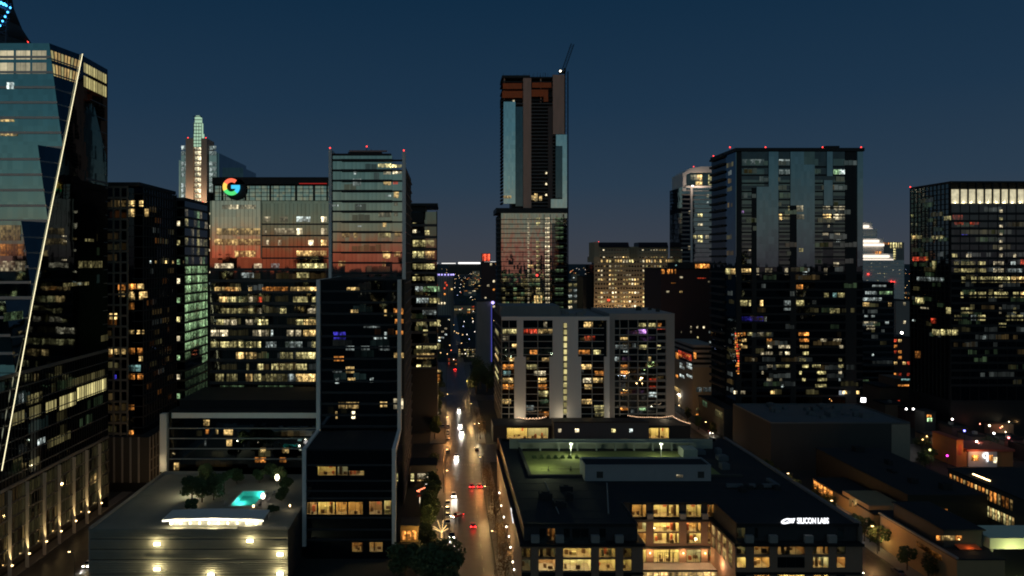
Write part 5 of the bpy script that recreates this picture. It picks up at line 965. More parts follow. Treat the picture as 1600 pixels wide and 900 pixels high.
# ================================================================== P: beige stepped office
P = Thing('beige_office', 'stepped beige stone office with twin dark sloped roof caps and yellow lit windows', 'office building', (190, 640, 0))
y0 = 620.; px = lambda x: X_(o5[0]+x/s5, y0); pz = lambda y: Z_(o5[1]+y/s5, y0)
P.part('glass_facade', MB().box(px(152), px(648), y0+.6, y0+40, 0, pz(640)).box(px(186), px(610), y0+4.6, y0+36, pz(641), pz(536)), M['glass_dark'])
g = MB()
for k in range(30): x = 150+k*17.15; g.box(px(x), px(x+6.5), y0, y0+.6, 0, pz(600))
for y in frange(636, 1500, 27): g.box(px(150), px(654), y0+.05, y0+.61, pz(y)-1.1, pz(y)+1.1)
for k in range(25): x = 186+k*17.2; g.box(px(x), px(x+7), y0+4, y0+4.6, pz(612), pz(534))
for y in (538, 562, 582, 608): g.box(px(185), px(612), y0+4.05, y0+4.61, pz(y)-1.2, pz(y)+1.2)
g.box(px(150), px(186), y0+.02, y0+30, pz(625), pz(590)); g.box(px(612), px(650), y0+.02, y0+30, pz(625), pz(600)); g.box(px(160), px(186), y0+5, y0+30, pz(600), pz(500))
P.part('wall', g, M['beige'])
for (a, b) in ((195, 365), (430, 605)): P.part('roof_cap', MB().prism([(px(a), pz(503)), (px(b), pz(503)), (px(b+6), pz(531)), (px(a-2), pz(531))], y0+3.4, y0+20, 'y').box(px(a-2), px(b+6), y0+3.2, y0+30, pz(534), pz(531.5)), surf('dark_solar', (.012, .016, .035), .4, .2))
P.part('roof', MB().box(px(368), px(428), y0+4, y0+30, pz(600), pz(532)).box(px(150), px(650), y0+.6, y0+40, pz(640)-.2, pz(640)), M['beige'])
pr = random.Random(11)
prows = {553: [(205, 220, .5), (445, 460, 1), (498, 600, .5)], 588: [(205, 225, .5), (275, 315, .8), (335, 370, 1), (470, 600, .25)], 618: [(178, 192, 1), (225, 245, .6), (268, 380, .9), (445, 530, 1.1), (545, 560, .8), (590, 650, .9)], 648: [(210, 225, .7), (250, 350, .25), (440, 480, .3), (500, 560, .4)], 675: [(165, 195, .9), (235, 340, .4), (445, 455, .5)], 702: [(185, 200, 1), (240, 280, 1), (335, 370, .7), (440, 465, .8), (500, 520, .6)], 729: [(180, 195, 1.2), (215, 222, .5), (245, 285, .7), (335, 420, .6), (445, 470, .5)], 756: [(185, 190, .8), (250, 275, .8), (355, 420, 1.1), (330, 345, .5)], 783: [(250, 300, .2), (450, 480, .2)], 810: [(175, 240, .7), (265, 290, 1.1), (310, 365, .7), (385, 430, 1.1), (445, 550, .6)], 837: [(175, 195, .5), (265, 370, 1.1), (445, 555, 1.1)], 864: [(175, 215, .9), (265, 375, 1.0), (445, 555, 1.0), (390, 430, .3)], 890: [(280, 345, 1), (385, 440, .6), (445, 555, .9)], 917: [(265, 360, .8), (390, 555, .7)], 944: [(200, 300, .6), (330, 555, .7)]}
for yy, rs in prows.items():
    Y = y0+4.6 if yy < 600 else y0+.6; sx = 186 if yy < 600 else 150; stp = 17.2 if yy < 600 else 17.15
    for (a, b, st) in rs:
        for k in range(30):
            x = sx+k*stp+7
            if x+8 > a and x < b: P.w('f', Y, px(x), px(x+10), pz(yy+8), pz(yy-8), pr.choice('wwycc'), st*pr.uniform(.8, 2.0))
P.w('f', y0-.02, px(228), px(246), pz(866), pz(850), 'r', 1.5); beacons(P, [(px(184), y0+4, pz(498))], .4)
for x in (200, 330, 460, 590): P.part('uplight', MB().box(px(x)-1, px(x)+1, y0-15, y0-14, 38, 39).tube((px(x), y0-14.5, 0), (px(x), y0-14.5, 38), .3, 5), M['dark_metal']); P.light('POINT', (px(x), y0-14, 41), 5200, (1, .66, .34), .5)  # invented floodlight masts, put up to warm and brighten the beige wall

# ================================================================== Q: far stepped hotel with bright cornices
Q = Thing('stepped_tower', 'far pale stepped tower with brightly lit white cornices', 'office building', (380, 660, 0))
y0 = 640.; o9, s9 = (1330, 270), 2.727; qx = lambda x: X_(o9[0]+x/s9, y0); qz = lambda y: Z_(o9[1]+y/s9, y0)
tiers_q = [(30, 112, 215, 243), (30, 128, 243, 285), (30, 150, 285, 350), (30, 184, 350, 378), (30, 226, 378, 900)]
q1, q2, q3 = MB(), MB(), MB()
for i, (a, b, c, d) in enumerate(tiers_q):
    dep = 8-i*2; q1.box(qx(a), qx(b), y0+dep+.5, y0+40-i, qz(d), qz(c))
    for k in range(int((b-a)/9)): x = a+3+k*9.2; q2.box(qx(x), qx(x)+1.3, y0+dep, y0+dep+.5, qz(d), qz(c))
    for y in frange(c, d, 14.5): q2.box(qx(a), qx(b), y0+dep+.02, y0+dep+.51, qz(y)-1.2, qz(y)+1.2)
Q.part('glass_facade', q1, M['glass_dark']); Q.part('wall', q2, M['white_stone'])
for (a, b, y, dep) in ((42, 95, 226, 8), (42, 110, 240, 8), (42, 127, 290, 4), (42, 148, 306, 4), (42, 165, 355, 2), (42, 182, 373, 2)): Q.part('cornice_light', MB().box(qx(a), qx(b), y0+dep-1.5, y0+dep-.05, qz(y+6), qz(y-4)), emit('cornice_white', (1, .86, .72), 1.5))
qr = random.Random(23)
for (a, b, c, d, dep) in ((32, 126, 248, 284, 6.5), (32, 148, 312, 348, 4.5), (32, 182, 356, 376, 2.5), (32, 222, 384, 560, .5)):
    for y in frange(c, d, 14.5):
        for k in range(int((b-a)/9.2)):
            if qr.random() < .42: x = a+1.5+k*9.2; Q.w('f', y0+dep, qx(x+2.5), qx(x+8.5), qz(y+9), qz(y+1), qr.choice('cwcy'), qr.uniform(.15, .9))
Q.w('f', y0+4, qx(46), qx(56), qz(345), qz(310), 'c', .6)
for (x, y, k) in ((110, 340, 'o'), (125, 340, 'o'), (128, 428, 'w'), (160, 408, 'w'), (150, 428, 'w'), (130, 465, 'o')): Q.w('f', y0+.5, qx(x-5), qx(x+5), qz(y+6), qz(y-5), k, 1.1)
Q.part('annex', MB().box(qx(155), qx(262), y0+12, y0+44, 0, qz(295)), M['conc'])
for k in range(9): x = 158+k*11; Q.w('f', y0+11.95, qx(x), qx(x+6), qz(320 if k > 3 else 305), qz(296), 'y' if k > 3 else 'o', 1.3)
for k in range(6): Q.w('f', y0+11.94, qx(216), qx(225), qz(330+k*10), qz(323+k*10), 'y', 1.3)
beacons(Q, [(qx(72), y0-.5, qz(432)), (qx(170), y0-.5, qz(464)), (qx(182), y0-.5, qz(466))], .9)

Qd = Thing('dark_midrise', 'dark mid-rise with scattered white windows in front of the stepped tower', 'office building', (290, 500, 0))
y0 = 490.; qx = lambda x: X_(o9[0]+x/s9, y0); qz = lambda y: Z_(o9[1]+y/s9, y0)
Qd.part('glass_facade', MB().box(qx(20), qx(182), y0, y0+35, 0, qz(470)), M['glass_dark']); g = MB()
for y in frange(495, 900, 27): g.box(qx(20), qx(182)+.1, y0-.3, y0-.005, qz(y)-.6, qz(y)+.6)
Qd.part('floor_band', g, M['band']); Qd.part('roof', MB().box(qx(18), qx(184), y0-.5, y0+36, qz(470), qz(466)), M['roof'])
dim_rooms(Qd, 'f', y0, qx(22), qx(180), [qz(y-3) for y in frange(520, 900, 27)], 2.6, 2, .02, .15, 'YKG', 18)
Qd.runs(y0, o9, s9, [(478, 486, [(90, 150, 'k', .4)]), (505, 520, [(60, 110, 'k', .5), (120, 175, 'g', .4)]), (532, 548, [(50, 130, 'k', .5)]), (552, 570, [(42, 78, 'w', .9), (158, 172, 'w', .6)]), (600, 615, [(55, 72, 'k', .7), (85, 100, 'k', .5)]), (630, 644, [(40, 110, 'c', .5), (145, 160, 'k', 1)]), (650, 668, [(28, 40, 'c', .8), (65, 100, 'c', .8)]), (772, 780, [(88, 96, 'k', 1)])], pw=4)

# ================================================================== R: right-hand tower with the lantern crown
Rt = Thing('lantern_tower', 'broad dark glass tower with a glowing row of cream crown panels', 'office tower', (310, 390, 0))
y0, y1 = 370., 402.; x0 = X_(1486, y0); x1 = x0+70; rx = lambda x: X_(o9[0]+x/s9, y0); rz = lambda y: Z_(o9[1]+y/s9, y0); zt = rz(38)
Rt.part('glass_facade', MB().box(x0, x1, y0, y1, 20, rz(132)), glass('night_glass', (.075, .085, .10), 1.5, 4.3, .012)); Rt.part('base', MB().box(x0-.5, x1, y0-.5, y1, 0, 20), M['black_metal'])
Rt.part('side_facade', MB().box(x0-.3, x0-.01, y0+.2, y1, 20, zt-1), glass('side_green_glass', (.26, .31, .28), 2.0, 4.2, .02))
g = mullions_side(MB(), x0-.3, y0+1, y1, 20, zt, 3.2, .3, .3)
for y in frange(44, 700, 22): g.box(x0-.62, x0-.31, y0, y1, rz(y)-.2, rz(y)+.2)
Rt.part('side_grid', g, M['black_metal'])
lp, lf = MB(), MB()
for k in range(16): a = rx(432+k*34.8); b = rx(432+k*34.8+30); lp.box(a, b, y0+.6, y0+.9, rz(130), rz(70)); lf.box(b, rx(432+(k+1)*34.8), y0-.1, y0+1, rz(132), zt)
lf.box(x0-.3, x1, y0-.15, y1, zt-.6, zt+.3); lf.box(x0-.35, x0+.02, y0-.1, y0+1, 20, zt)
for y in (52, 64): lf.box(x0, x1, y0-.05, y0+.4, rz(y)-.15, rz(y)+.15)
lf.box(x0, x1, y0+1.2, y1, rz(132), rz(131)); lf.box(x0, x1, y0+6, y0+6.5, rz(131), zt-.6)
def lantern_mat():
    m, t = newmat('lantern_panel'); o = N(t, 'ShaderNodeOutputMaterial'); p = N(t, 'ShaderNodeBsdfPrincipled'); p.inputs['Base Color'].default_value = (.8, .78, .7, 1); p.inputs['Roughness'].default_value = .5
    n = N(t, 'ShaderNodeTexNoise'); n.inputs['Scale'].default_value = .9; g_ = N(t, 'ShaderNodeNewGeometry'); t.links.new(g_.outputs['Position'], n.inputs[0])
    p.inputs['Emission Color'].default_value = (1, .88, .55, 1); t.links.new(math_n(t, 'MULTIPLY_ADD', n.outputs[0], .7, .22), p.inputs['Emission Strength']); t.links.new(p.outputs[0], o.inputs[0]); return m
Rt.part('lantern_panel', lp, lantern_mat(), 'glowing cream crown panels'); Rt.part('crown_frame', lf, M['black_metal'])
for k in range(16): Rt.light('POINT', (rx(447+k*34.8), y0+.2, rz(127)), 60, (1, .86, .5), .15)
g = mullions(MB(), x0, x1, y0, 20, rz(132), 4.66, .2, .2)
for y in frange(155, 905, 31.8): g.box(x0, x1, y0-.15, y0-.005, rz(y+24), rz(y+14))
Rt.part('mullions', g, M['black_metal'])
Rt.runs(y0, o9, s9, [(157, 170, [(631, 645, 'c', .9)]), (190, 203, [(631, 645, 'y', .8)]), (222, 236, [(631, 645, 'c', .9)]), (256, 268, [(631, 645, 'c', .9)]), (287, 300, [(631, 645, 'c', .9)]), (318, 333, [(631, 645, 'c', .9)]), (180, 200, [(432, 475, 'r', .25)]), (204, 222, [(440, 478, 'r', .4), (505, 545, 'r', .4)]), (262, 274, [(470, 495, 'b', .5)]), (345, 368, [(430, 452, 'y', .8), (490, 512, 'c', .4), (630, 645, 'c', .6), (690, 702, 'c', .6)]), (378, 400, [(438, 458, 'y', .4), (468, 530, 'y', .3), (540, 572, 'y', .6), (606, 650, 'c', .5), (680, 700, 'k', .5)]), (408, 432, [(438, 530, 'y', .3), (540, 575, 'y', .5), (605, 650, 'c', .5), (660, 730, 'k', .35)]), (370, 390, [(720, 736, 'r', 1)]), (443, 468, [(470, 486, 'y', .6), (512, 534, 'y', 1.1), (540, 606, 'y', .3), (610, 676, 'y', 1.3), (682, 760, 'w', 1.1)]), (478, 498, [(630, 646, 'c', .6)]), (508, 532, [(465, 478, 'y', .9), (502, 532, 'y', .5), (540, 575, 'y', .6), (583, 600, 'y', 1), (610, 668, 'y', 1.4), (690, 714, 'y', 1.1), (722, 760, 'w', .9)]), (574, 600, [(405, 412, 'y', .5), (468, 520, 'y', .5), (630, 640, 'c', .4), (690, 705, 'y', .5)]), (606, 630, [(440, 470, 'y', .25), (510, 532, 'k', .3), (540, 572, 'y', .5), (660, 676, 'y', .5), (682, 732, 'y', .3)]), (640, 658, [(630, 660, 'y', .5)]), (695, 715, [(560, 574, 'k', .4)])], pw=3.2)
dim_rooms(Rt, 'f', y0, x0+1, x1-3, [rz(y+10) for y in range(155, 905, 32)], 2.6, 5, .01, .10, 'YKGKW', 14); dim_rooms(Rt, 's', x0-.63, y0+2, y1-1, [rz(y+10) for y in range(60, 700, 22)], 2.4, 2, .01, .10, 'YGKG', 15)
Rt.runs(x0-.63, o9, s9, [(185, 202, [(395, 426, 'y', .4)]), (268, 282, [(258, 276, 'w', .8), (280, 300, 'y', .6), (340, 390, 'y', .35)]), (358, 375, [(262, 318, 'r', .6), (318, 326, 'o', .9)]), (376, 412, [(345, 358, 'y', .4)]), (445, 462, [(280, 390, 'k', .2)]), (532, 556, [(274, 310, 'y', .9)]), (574, 600, [(405, 424, 'y', .9)]), (573, 579, [(295, 330, 'c', .8)]), (620, 642, [(340, 356, 'r', .8)]), (668, 692, [(346, 378, 'y', .9), (382, 400, 'y', .8), (410, 426, 'y', .7)]), (625, 632, [(260, 268, 'k', .7)])], pw=3, face='s')
Rt.runs(y0-.5, o9, s9, [(668, 692, [(430, 455, 'y', .8)]), (760, 790, [(272, 296, 'o', .7)])], pw=3)
beacons(Rt, [(x0-.4, y1, zt+.6)], .5)

# ================================================================== pool deck garage, lower left
U_ = Thing('garage_deck', 'pale banded parking structure with wall lamps and a pool deck on top', 'parking garage', (-72, 230, 0))
gx0, gx1, gy0, gy1, gz_ = -99.8, -44.6, 205., 259., 15.
pool = (-66.8, -59.4, 225.4, 239.8)
PNL = surf('pale_panel', (.25, .24, .20), .75, .16, .35)
g = MB()
for (a, b, c, d) in ((gx0, pool[0], gy0, gy1), (pool[1], gx1, gy0, gy1), (pool[0], pool[1], gy0, pool[2]), (pool[0], pool[1], pool[3], gy1)): g.quad((a, c, gz_), (b, c, gz_), (b, d, gz_), (a, d, gz_))
U_.part('deck', g, M['deck'])
U_.part('wall', MB().quad((gx0, gy0+.3, 0), (gx1, gy0+.3, 0), (gx1, gy0+.3, gz_), (gx0, gy0+.3, gz_)).quad((gx0, gy1, 0), (gx0, gy0+.3, 0), (gx0, gy0+.3, gz_), (gx0, gy1, gz_)).quad((gx1, gy0+.3, 0), (gx1, gy1, 0), (gx1, gy1, gz_), (gx1, gy0+.3, gz_)), M['dark_conc'])
g = MB()
for (z0, z1) in ((-.2, 2.6), (2.9, 6.6), (6.95, 9.5), (9.85, 12.4), (12.7, 15.4)):
    g.box(gx0, gx1, gy0, gy0+.29, max(z0, .01), z1)
    for k in range(1, 6): z = z0+(z1-z0)*k/6; g.box(gx0+.1, gx1-.1, gy0-.22, gy0-.001, z, z+.10)
U_.part('facade_panel', g, PNL)
U_.part('parapet', MB().box(gx0-.3, gx0, gy0, gy1, .1, gz_+1).box(gx0, pool[0]-6, gy1-.3, gy1, gz_+.01, gz_+1.1).box(gx1-14, gx1, gy0-.4, gy0+.28, 15.41, 16.2), M['conc'])
for (u, v) in ((246, 849), (246, 888), (391, 844), (438, 865), (438, 895), (330, 897)):
    x, z = X_(u, gy0), Z_(v, gy0)
    U_.part('wall_lamp', MB().box(x-.9, x+.9, gy0-.50, gy0-.23, z-.5, z+.3), emit('globe_lamp', (1, .88, .5), 6)); U_.light('POINT', (x, gy0-1.5, z+.3), 900, (1, .85, .45), .3)
cx0, cx1 = X_(255, 207), X_(412, 207)
cp = []
for k in range(13): t = k/12; cp.append((cx0+(cx1-cx0)*t, 17.3+.45*math.sin(math.pi*t)))
g = MB()
for k in range(12): (a, za), (b, zb_) = cp[k], cp[k+1]; g.prism([(a, za), (b, zb_), (b, zb_+.35), (a, za+.35)], 206.4, 214, 'y')
U_.part('canopy', g, M['white_stone'], 'long gently curved canopy'); g = MB()
for k in range(12): (a, za), (b, zb_) = cp[k], cp[k+1]; g.prism([(a, za-.34), (b, zb_-.34), (b, zb_-.02), (a, za-.02)], 206.30, 206.55, 'y')
U_.part('canopy_light', g, emit('canopy_led', (1, .93, .72), 5)); U_.part('canopy_wall', MB().box(cx0+1, cx1-1, 209, 209.3, gz_+.01, 17.25), M['white_stone'])
for k in range(10):
    x = cx0+2.2+k*(cx1-cx0-4.4)/9; U_.part('canopy_lamp', MB().ball((x, 207.2, 16.25), .34 if 0 < k < 9 else .5), emit('globe_lamp', (1, .88, .5), 6))
for x in (cx0+4, -66, cx1-4): U_.light('POINT', (x, 206.0, 16.7), 750, (1, .86, .5), .4)
for k in range(6): x = cx0+.6+k*(cx1-cx0-1.2)/5; U_.part('canopy_post', MB().tube((x, 213.4, gz_), (x, 213.4, 17.4), .12, 6), M['dark_metal'])
# pool basin, water and its underwater lamps
p0, p1, p2, p3 = pool; g = MB()
g.quad((p0, p2, 13.4), (p1, p2, 13.4), (p1, p3, 13.4), (p0, p3, 13.4)).quad((p0, p3, 13.4), (p1, p3, 13.4), (p1, p3, 15), (p0, p3, 15)).quad((p0, p2, 13.4), (p0, p3, 13.4), (p0, p3, 15), (p0, p2, 15)).quad((p1, p3, 13.4), (p1, p2, 13.4), (p1, p2, 15), (p1, p3, 15)).quad((p1, p2, 13.4), (p0, p2, 13.4), (p0, p2, 15), (p1, p2, 15))
U_.part('pool_basin', g, surf('turquoise_tile', (.10, .62, .55), .5, .1, 1.5)); U_.part('pool_coping', parapet(MB(), p0-.5, p1+.5, p2-.5, p3+.5, 15.005, .12, .5), M['pale_conc'])
m, t = newmat('pool_water'); o = N(t, 'ShaderNodeOutputMaterial'); tr = N(t, 'ShaderNodeBsdfTransparent'); tr.inputs[0].default_value = (.55, .95, .9, 1); gl = N(t, 'ShaderNodeBsdfGlossy'); gl.inputs['Roughness'].default_value = .05; nz_ = N(t, 'ShaderNodeTexNoise'); nz_.inputs['Scale'].default_value = 1.5; bp = N(t, 'ShaderNodeBump'); bp.inputs['Strength'].default_value = .2; t.links.new(nz_.outputs[0], bp.inputs['Height']); t.links.new(bp.outputs[0], gl.inputs['Normal']); mi = N(t, 'ShaderNodeMixShader'); mi.inputs[0].default_value = .06; t.links.new(tr.outputs[0], mi.inputs[1]); t.links.new(gl.outputs[0], mi.inputs[2]); t.links.new(mi.outputs[0], o.inputs[0])
U_.part('pool_water', MB().quad((p0, p2, 14.85), (p1, p2, 14.85), (p1, p3, 14.85), (p0, p3, 14.85)), m)
for (x, y) in ((p0+1.2, 233), (p1-1, 238.5), (-63, 229)):
    U_.light('POINT', (x, y, 14.3), 380, (.55, 1, .92), .15)
U_.flush

def lantern(loc, r, mat, label, h=2.2, e=120, col=(1, .85, .55)):
    T = Thing('lamp_post', label, 'lamp', loc); x, y, z = loc
    T.part('pole', MB().tube((x, y, z), (x, y, z+h), .07, 6), M['dark_metal']); T.part('lamp_globe', MB().ball((x, y, z+h+r), r, r*1.4), mat)
    T.light('POINT', (x, y-.3, z+h+r*2.6), e, col, .3); return T
GL = emit('globe_lamp', (1, .88, .5), 6)
lantern((X_(433, 245), 245, 15), .8, emit('cream_globe', (1, .92, .62), 4), 'tallest glowing globe lamp on the pool deck, behind the pool', 2.2, 200)
lantern((X_(411, 229), 229, 15), .7, emit('pink_globe', (1, .80, .66), 4), 'pinkish globe lamp at the right corner of the pool', 1.2, 160)
lantern((X_(396, 222), 222, 15), .3, M['warm_hot'], 'small warm garden lamp in front of the pool', .8, 60)
lantern((X_(308, 227), 227, 15), .3, M['warm_hot'], 'small warm garden lamp under the dark deck trees', .8, 60)
lantern((X_(294, 236), 236, 15), .2, M['warm_hot'], 'low lamp lighting the empty left side of the deck', 3.6, 1300, (1, .9, .55))
lantern((X_(453, 222), 222, 15), .25, M['warm_hot'], 'small warm lamp at the right edge of the pool deck', 1.0, 60)
for k in range(9):
    x = p0-.5-(1.9*(k % 2))-1.4 if k < 4 else p1+1.6+1.8*(k % 2); y = 226.5+(k % 4)*3.4; T = Thing('sun_lounger', 'dark sun lounger standing beside the turquoise pool', 'sun lounger', (x, y, 15), 'loungers round the pool')
    T.part('seat', MB().box(x-.35, x+.35, y-1, y+.4, 15.3, 15.4), M['conc']); T.part('backrest', MB().prism([(y+.4, 15.3), (y+.5, 15.3), (y+1.0, 15.85), (y+.9, 15.9)], x-.35, x+.35, 'x'), M['conc']); T.part('leg', MB().box(x-.3, x-.22, y-.9, y-.8, 15.01, 15.3), M['dark_metal']); T.part('leg', MB().box(x+.22, x+.3, y-.9, y-.8, 15.01, 15.3), M['dark_metal']); T.part('leg', MB().box(x-.3, x+.3, y+.3, y+.38, 15.01, 15.3), M['dark_metal'])

# ================================================================== trees
def crown_mesh(rx, rz, n, seed, size, hollow=.35):
    r = random.Random(seed); mb = MB(); cl = [(r.uniform(-.6, .6)*rx, r.uniform(-.6, .6)*rx, r.uniform(-.55, .6)*rz, r.uniform(.35, .6)) for _ in range(9)]
    for _ in range(n):
        cx, cy_, cz, q = r.choice(cl); d = Vector((r.gauss(0, 1), r.gauss(0, 1), r.gauss(0, 1))).normalized()*r.uniform(hollow, 1)**.5
        c = Vector((cx+d.x*q*rx, cy_+d.y*q*rx, cz+d.z*q*rz)); a = Vector((r.gauss(0, 1), r.gauss(0, 1), r.gauss(0, 1))).normalized(); b = a.orthogonal().normalized(); s = size*r.uniform(.6, 1.5)
        mb.quad(c-a*s, c-b*s*.6, c+a*s, c+b*s*.6)
    return mb
def make_tree(name, label, loc, h, rx, rz, n, mat, seed, group=None, size=.3):
    T = Thing(name, label, 'tree', loc, group); x, y, z = loc; r = random.Random(seed); tk = MB().tube((x, y, z), (x+.1, y, z+h-rz), h*.028, 7, h*.018)
    for k in range(5):
        a = k*1.3; tk.tube((x+.1, y, z+h-rz*1.35), (x+math.cos(a)*rx*.55, y+math.sin(a)*rx*.55, z+h-rz*r.uniform(.4, 1)), h*.013, 5, h*.005)
    T.part('trunk', tk, M['bark']); c = crown_mesh(rx, rz, n, seed, size); c.v = [(a+x, b+y, d+z+h-rz) for a, b, d in c.v]; T.part('crown', c, mat); return T
def dup(T, loc, rz=0, label=None, group=None, scale=1.0):
    r = T.o.copy(); C.objects.link(r); r.location = loc; r.rotation_euler = (0, 0, rz); r.scale = (scale,)*3
    if label: r['label'] = label
    if group: r['group'] = group
    for ch in T.o.children:
        c = ch.copy(); C.objects.link(c); c.parent = r
        for gch in ch.children: d = gch.copy(); C.objects.link(d); d.parent = c
    return r
make_tree('broad_tree', 'big dark broad tree at the bottom edge beside the street', (-2.6, 200, .13), 13.5, 9.0, 5.6, 5200, M['leaf'], 3, size=.45)
make_tree('broad_tree', 'dark broad tree behind the big one against the tower base', (-12, 207, .13), 10.5, 5.0, 4.0, 2000, M['leaf'], 4, size=.4)
for i, (u, Y, h, rr_) in enumerate(((300, 232, 7.2, 3.4), (316, 229, 8.2, 3.8), (334, 231, 7.4, 3.5), (350, 243, 6.0, 2.8), (322, 246, 7.2, 3.3), (370, 248, 5.2, 2.4), (405, 249, 4.6, 2.0), (422, 252, 5.6, 2.6), (438, 250, 6.0, 2.8), (447, 240, 5.0, 2.4), (440, 230, 4.0, 2.0), (428, 219, 2.6, 1.5), (300, 221, 3.4, 1.8))):
    make_tree('deck_tree', 'dark bushy tree planted on the pool deck behind the lit canopy', (X_(u, Y), Y, 15.01), h, rr_, h*.40, 2000, M['leaf'], 20+i, 'trees on the pool deck', .28)
st_ = make_tree('street_tree', 'leafy dark street tree on the left pavement of the lit street', (-6.5, 262, .13), 8.5, 2.9, 2.9, 1100, M['leaf'], 41, 'street trees on the left pavement', .3)
for i, y in enumerate((221, 228, 244, 250, 256, 268, 274, 280, 286, 300, 312, 372, 386, 400, 416, 432, 448, 466, 505, 525, 548)): dup(st_, (-6.4+random.uniform(-.8, .8), y, .13), random.uniform(0, 6), scale=random.uniform(.95, 1.3))
bt = make_tree('bare_tree', 'sparse reddish street tree on the right pavement beside the brick office', (16.2, 214, .13), 8.2, 3.0, 3.0, 420, M['leaf_dry'], 51, 'sparse street trees on the right pavement', .2)
for y in (204, 226, 237, 249, 262, 274, 286, 300, 372, 392, 410): dup(bt, (16.2+random.uniform(-.4, .4), y, .13), random.uniform(0, 6), scale=random.uniform(.85, 1.15))
for i, (x, y, h) in enumerate(((19, 500, 20), (27, 506, 18), (23, 520, 22), (32, 500, 15))): make_tree('park_tree', 'tall dark tree in the cluster right of the street beyond the pale apartment block', (x, y, 0), h, 6.5, h*.42, 1500, M['leaf'], 61+i, 'dark trees beyond the pale apartment block', .5)
s2 = make_tree('side_street_tree', 'round street tree lining the side street right of the brick office', (110, 230, .13), 7.2, 2.5, 2.5, 800, M['leaf'], 71, 'trees along the side street', .3)
for (x, y) in ((110, 246), (110, 262), (110, 280), (133.5, 214), (133.5, 244), (133.5, 258), (133.5, 281), (133.5, 300), (110, 310), (133.5, 372), (133.5, 392), (134, 412), (110, 400), (140, 196), (146, 193), (133.5, 228), (133.5, 236), (133.6, 268), (133.6, 290), (134, 308), (110.2, 222), (110, 254), (110, 271), (110, 295), (133.8, 205)): dup(s2, (x, y, .13), random.uniform(0, 6), scale=random.uniform(.8, 1.2))
for i, (x, y, h) in enumerate(((206, 318, 8), (214, 326, 8), (222, 345, 9), (232, 350, 8), (245, 333, 8), (252, 342, 9), (210, 372, 9), (226, 395, 9), (262, 320, 8))): make_tree('garden_tree', 'dark round tree among the low restaurants at the right', (x, y, 0), h, 3.4, 3.0, 800, M['leaf'], 81+i, 'trees among the right-hand restaurants', .35)
# tree wound with lights
LT = Thing('light_wrapped_tree', 'small bare tree with trunk and branches wound in bright string lights', 'tree', (X_(690, 236), 236, .13)); x, y, z = LT.loc
tk, sl = MB().tube((x, y, z), (x, y, z+3.4), .16, 7, .12), MB()
def spiral(mb, p, q, r, turns):
    p, q = Vector(p), Vector(q); d = (q-p).normalized(); a = d.orthogonal().normalized(); b = d.cross(a); last = None; n = turns*6
    for k in range(n+1):
        t = k/n; w = t*turns*2*math.pi; c = p.lerp(q, t)+a*r*math.cos(w)+b*r*math.sin(w)
        if last is not None: mb.tube(last, c, .05, 4)
        last = c
spiral(sl, (x, y, z), (x, y, z+3.4), .2, 9)
for (dx, dz) in ((-2.6, 2.2), (-1.3, 3.4), (.5, 3.6), (1.5, 2.4), (-2.7, .9), (.9, 1.4), (2.2, 1.2)):
    e = (x+dx, y+random.uniform(-1, 1), z+3.0+dz); tk.tube((x, y, z+3.0), e, .08, 5, .03); spiral(sl, (x, y, z+3.0), e, .10, 7)
LT.part('trunk', tk, M['bark']); LT.part('string_lights', sl, emit('string_gold', (1, .66, .26), 3.2)); LT.light('POINT', (x, y-1.5, z+4), 160, (1, .7, .3), .6)

# ================================================================== street lamps
def make_lamp(loc, side, label, group, h=8.5, e=2200, col=(1, .60, .26), mat=None):
    T = Thing('street_lamp', label, 'street lamp', loc, group); x, y, z = loc; s = side
    T.part('pole', MB().tube((x, y, z), (x, y, z+h), .10, 6, .07).tube((x, y, z+h), (x+s*1.8, y, z+h+.35), .06, 5), M['dark_metal'])
    T.part('lamp_head', MB().box(x+s*1.5-.35, x+s*1.5+.35, y-.2, y+.2, z+h+.12, z+h+.32), M['dark_metal']); T.part('lamp_glass', MB().box(x+s*1.5-.3, x+s*1.5+.3, y-.17, y+.17, z+h+.0, z+h+.118), mat or emit('sodium_lamp', (1, .66, .30), 14))
    T.light('POINT', (x+s*1.6, y, z+h-.35), e, col, .25); return T
lamps = [(-1.8, 204), (14.8, 222), (-1.8, 244), (14.8, 266), (-1.8, 286), (14.8, 306), (-1.8, 318), (14.8, 368), (-1.8, 384), (14.8, 420), (-1.8, 450), (14.8, 500)]
for (x, y) in lamps: make_lamp((x, y, .13), 1 if x < 5 else -1, 'tall street lamp with orange light along the central street', 'lamps along the central street', e=1900 if y < 250 else 2700, col=(1, .40, .10) if y in (306, 318, 384) else (1, .60, .22))
for (x, y) in ((-104.5, 206), (-104.5, 236), (-104.5, 270), (-104.5, 310)): make_lamp((x, y, .13), -1, 'street lamp with warm light beside the left tower podium', 'lamps beside the left podium', e=1600, col=(1, .6, .25))
for (x, y) in ((112.2, 206), (131.8, 226), (131.8, 250), (112.2, 262), (131.8, 282), (112.2, 312), (131.8, 372), (112.2, 392), (131.8, 415)): make_lamp((x, y, .13), 1 if x < 120 else -1, 'street lamp with orange light along the side street by the brick office', 'lamps along the side street', e=1100, col=(1, .52, .18))
make_lamp((X_(1327, 238), 238.5, .13), -1, 'white street lamp at the bend of the side street', None, 5.2, 500, (.9, .92, 1), M['white_hot'])
make_lamp((X_(1063, 455), 455, .13), -1, 'bright white street lamp far up the side street', None, 7.5, 900, (1, .95, .85), emit('far_white_lamp', (1, .95, .85), 30))
make_lamp((X_(753, 380), 380, .13), -1, 'bright white lamp by the left end of the pale apartment block', None, 6, 1400, (1, .84, .5), emit('far_white_lamp', (1, .95, .85), 30))

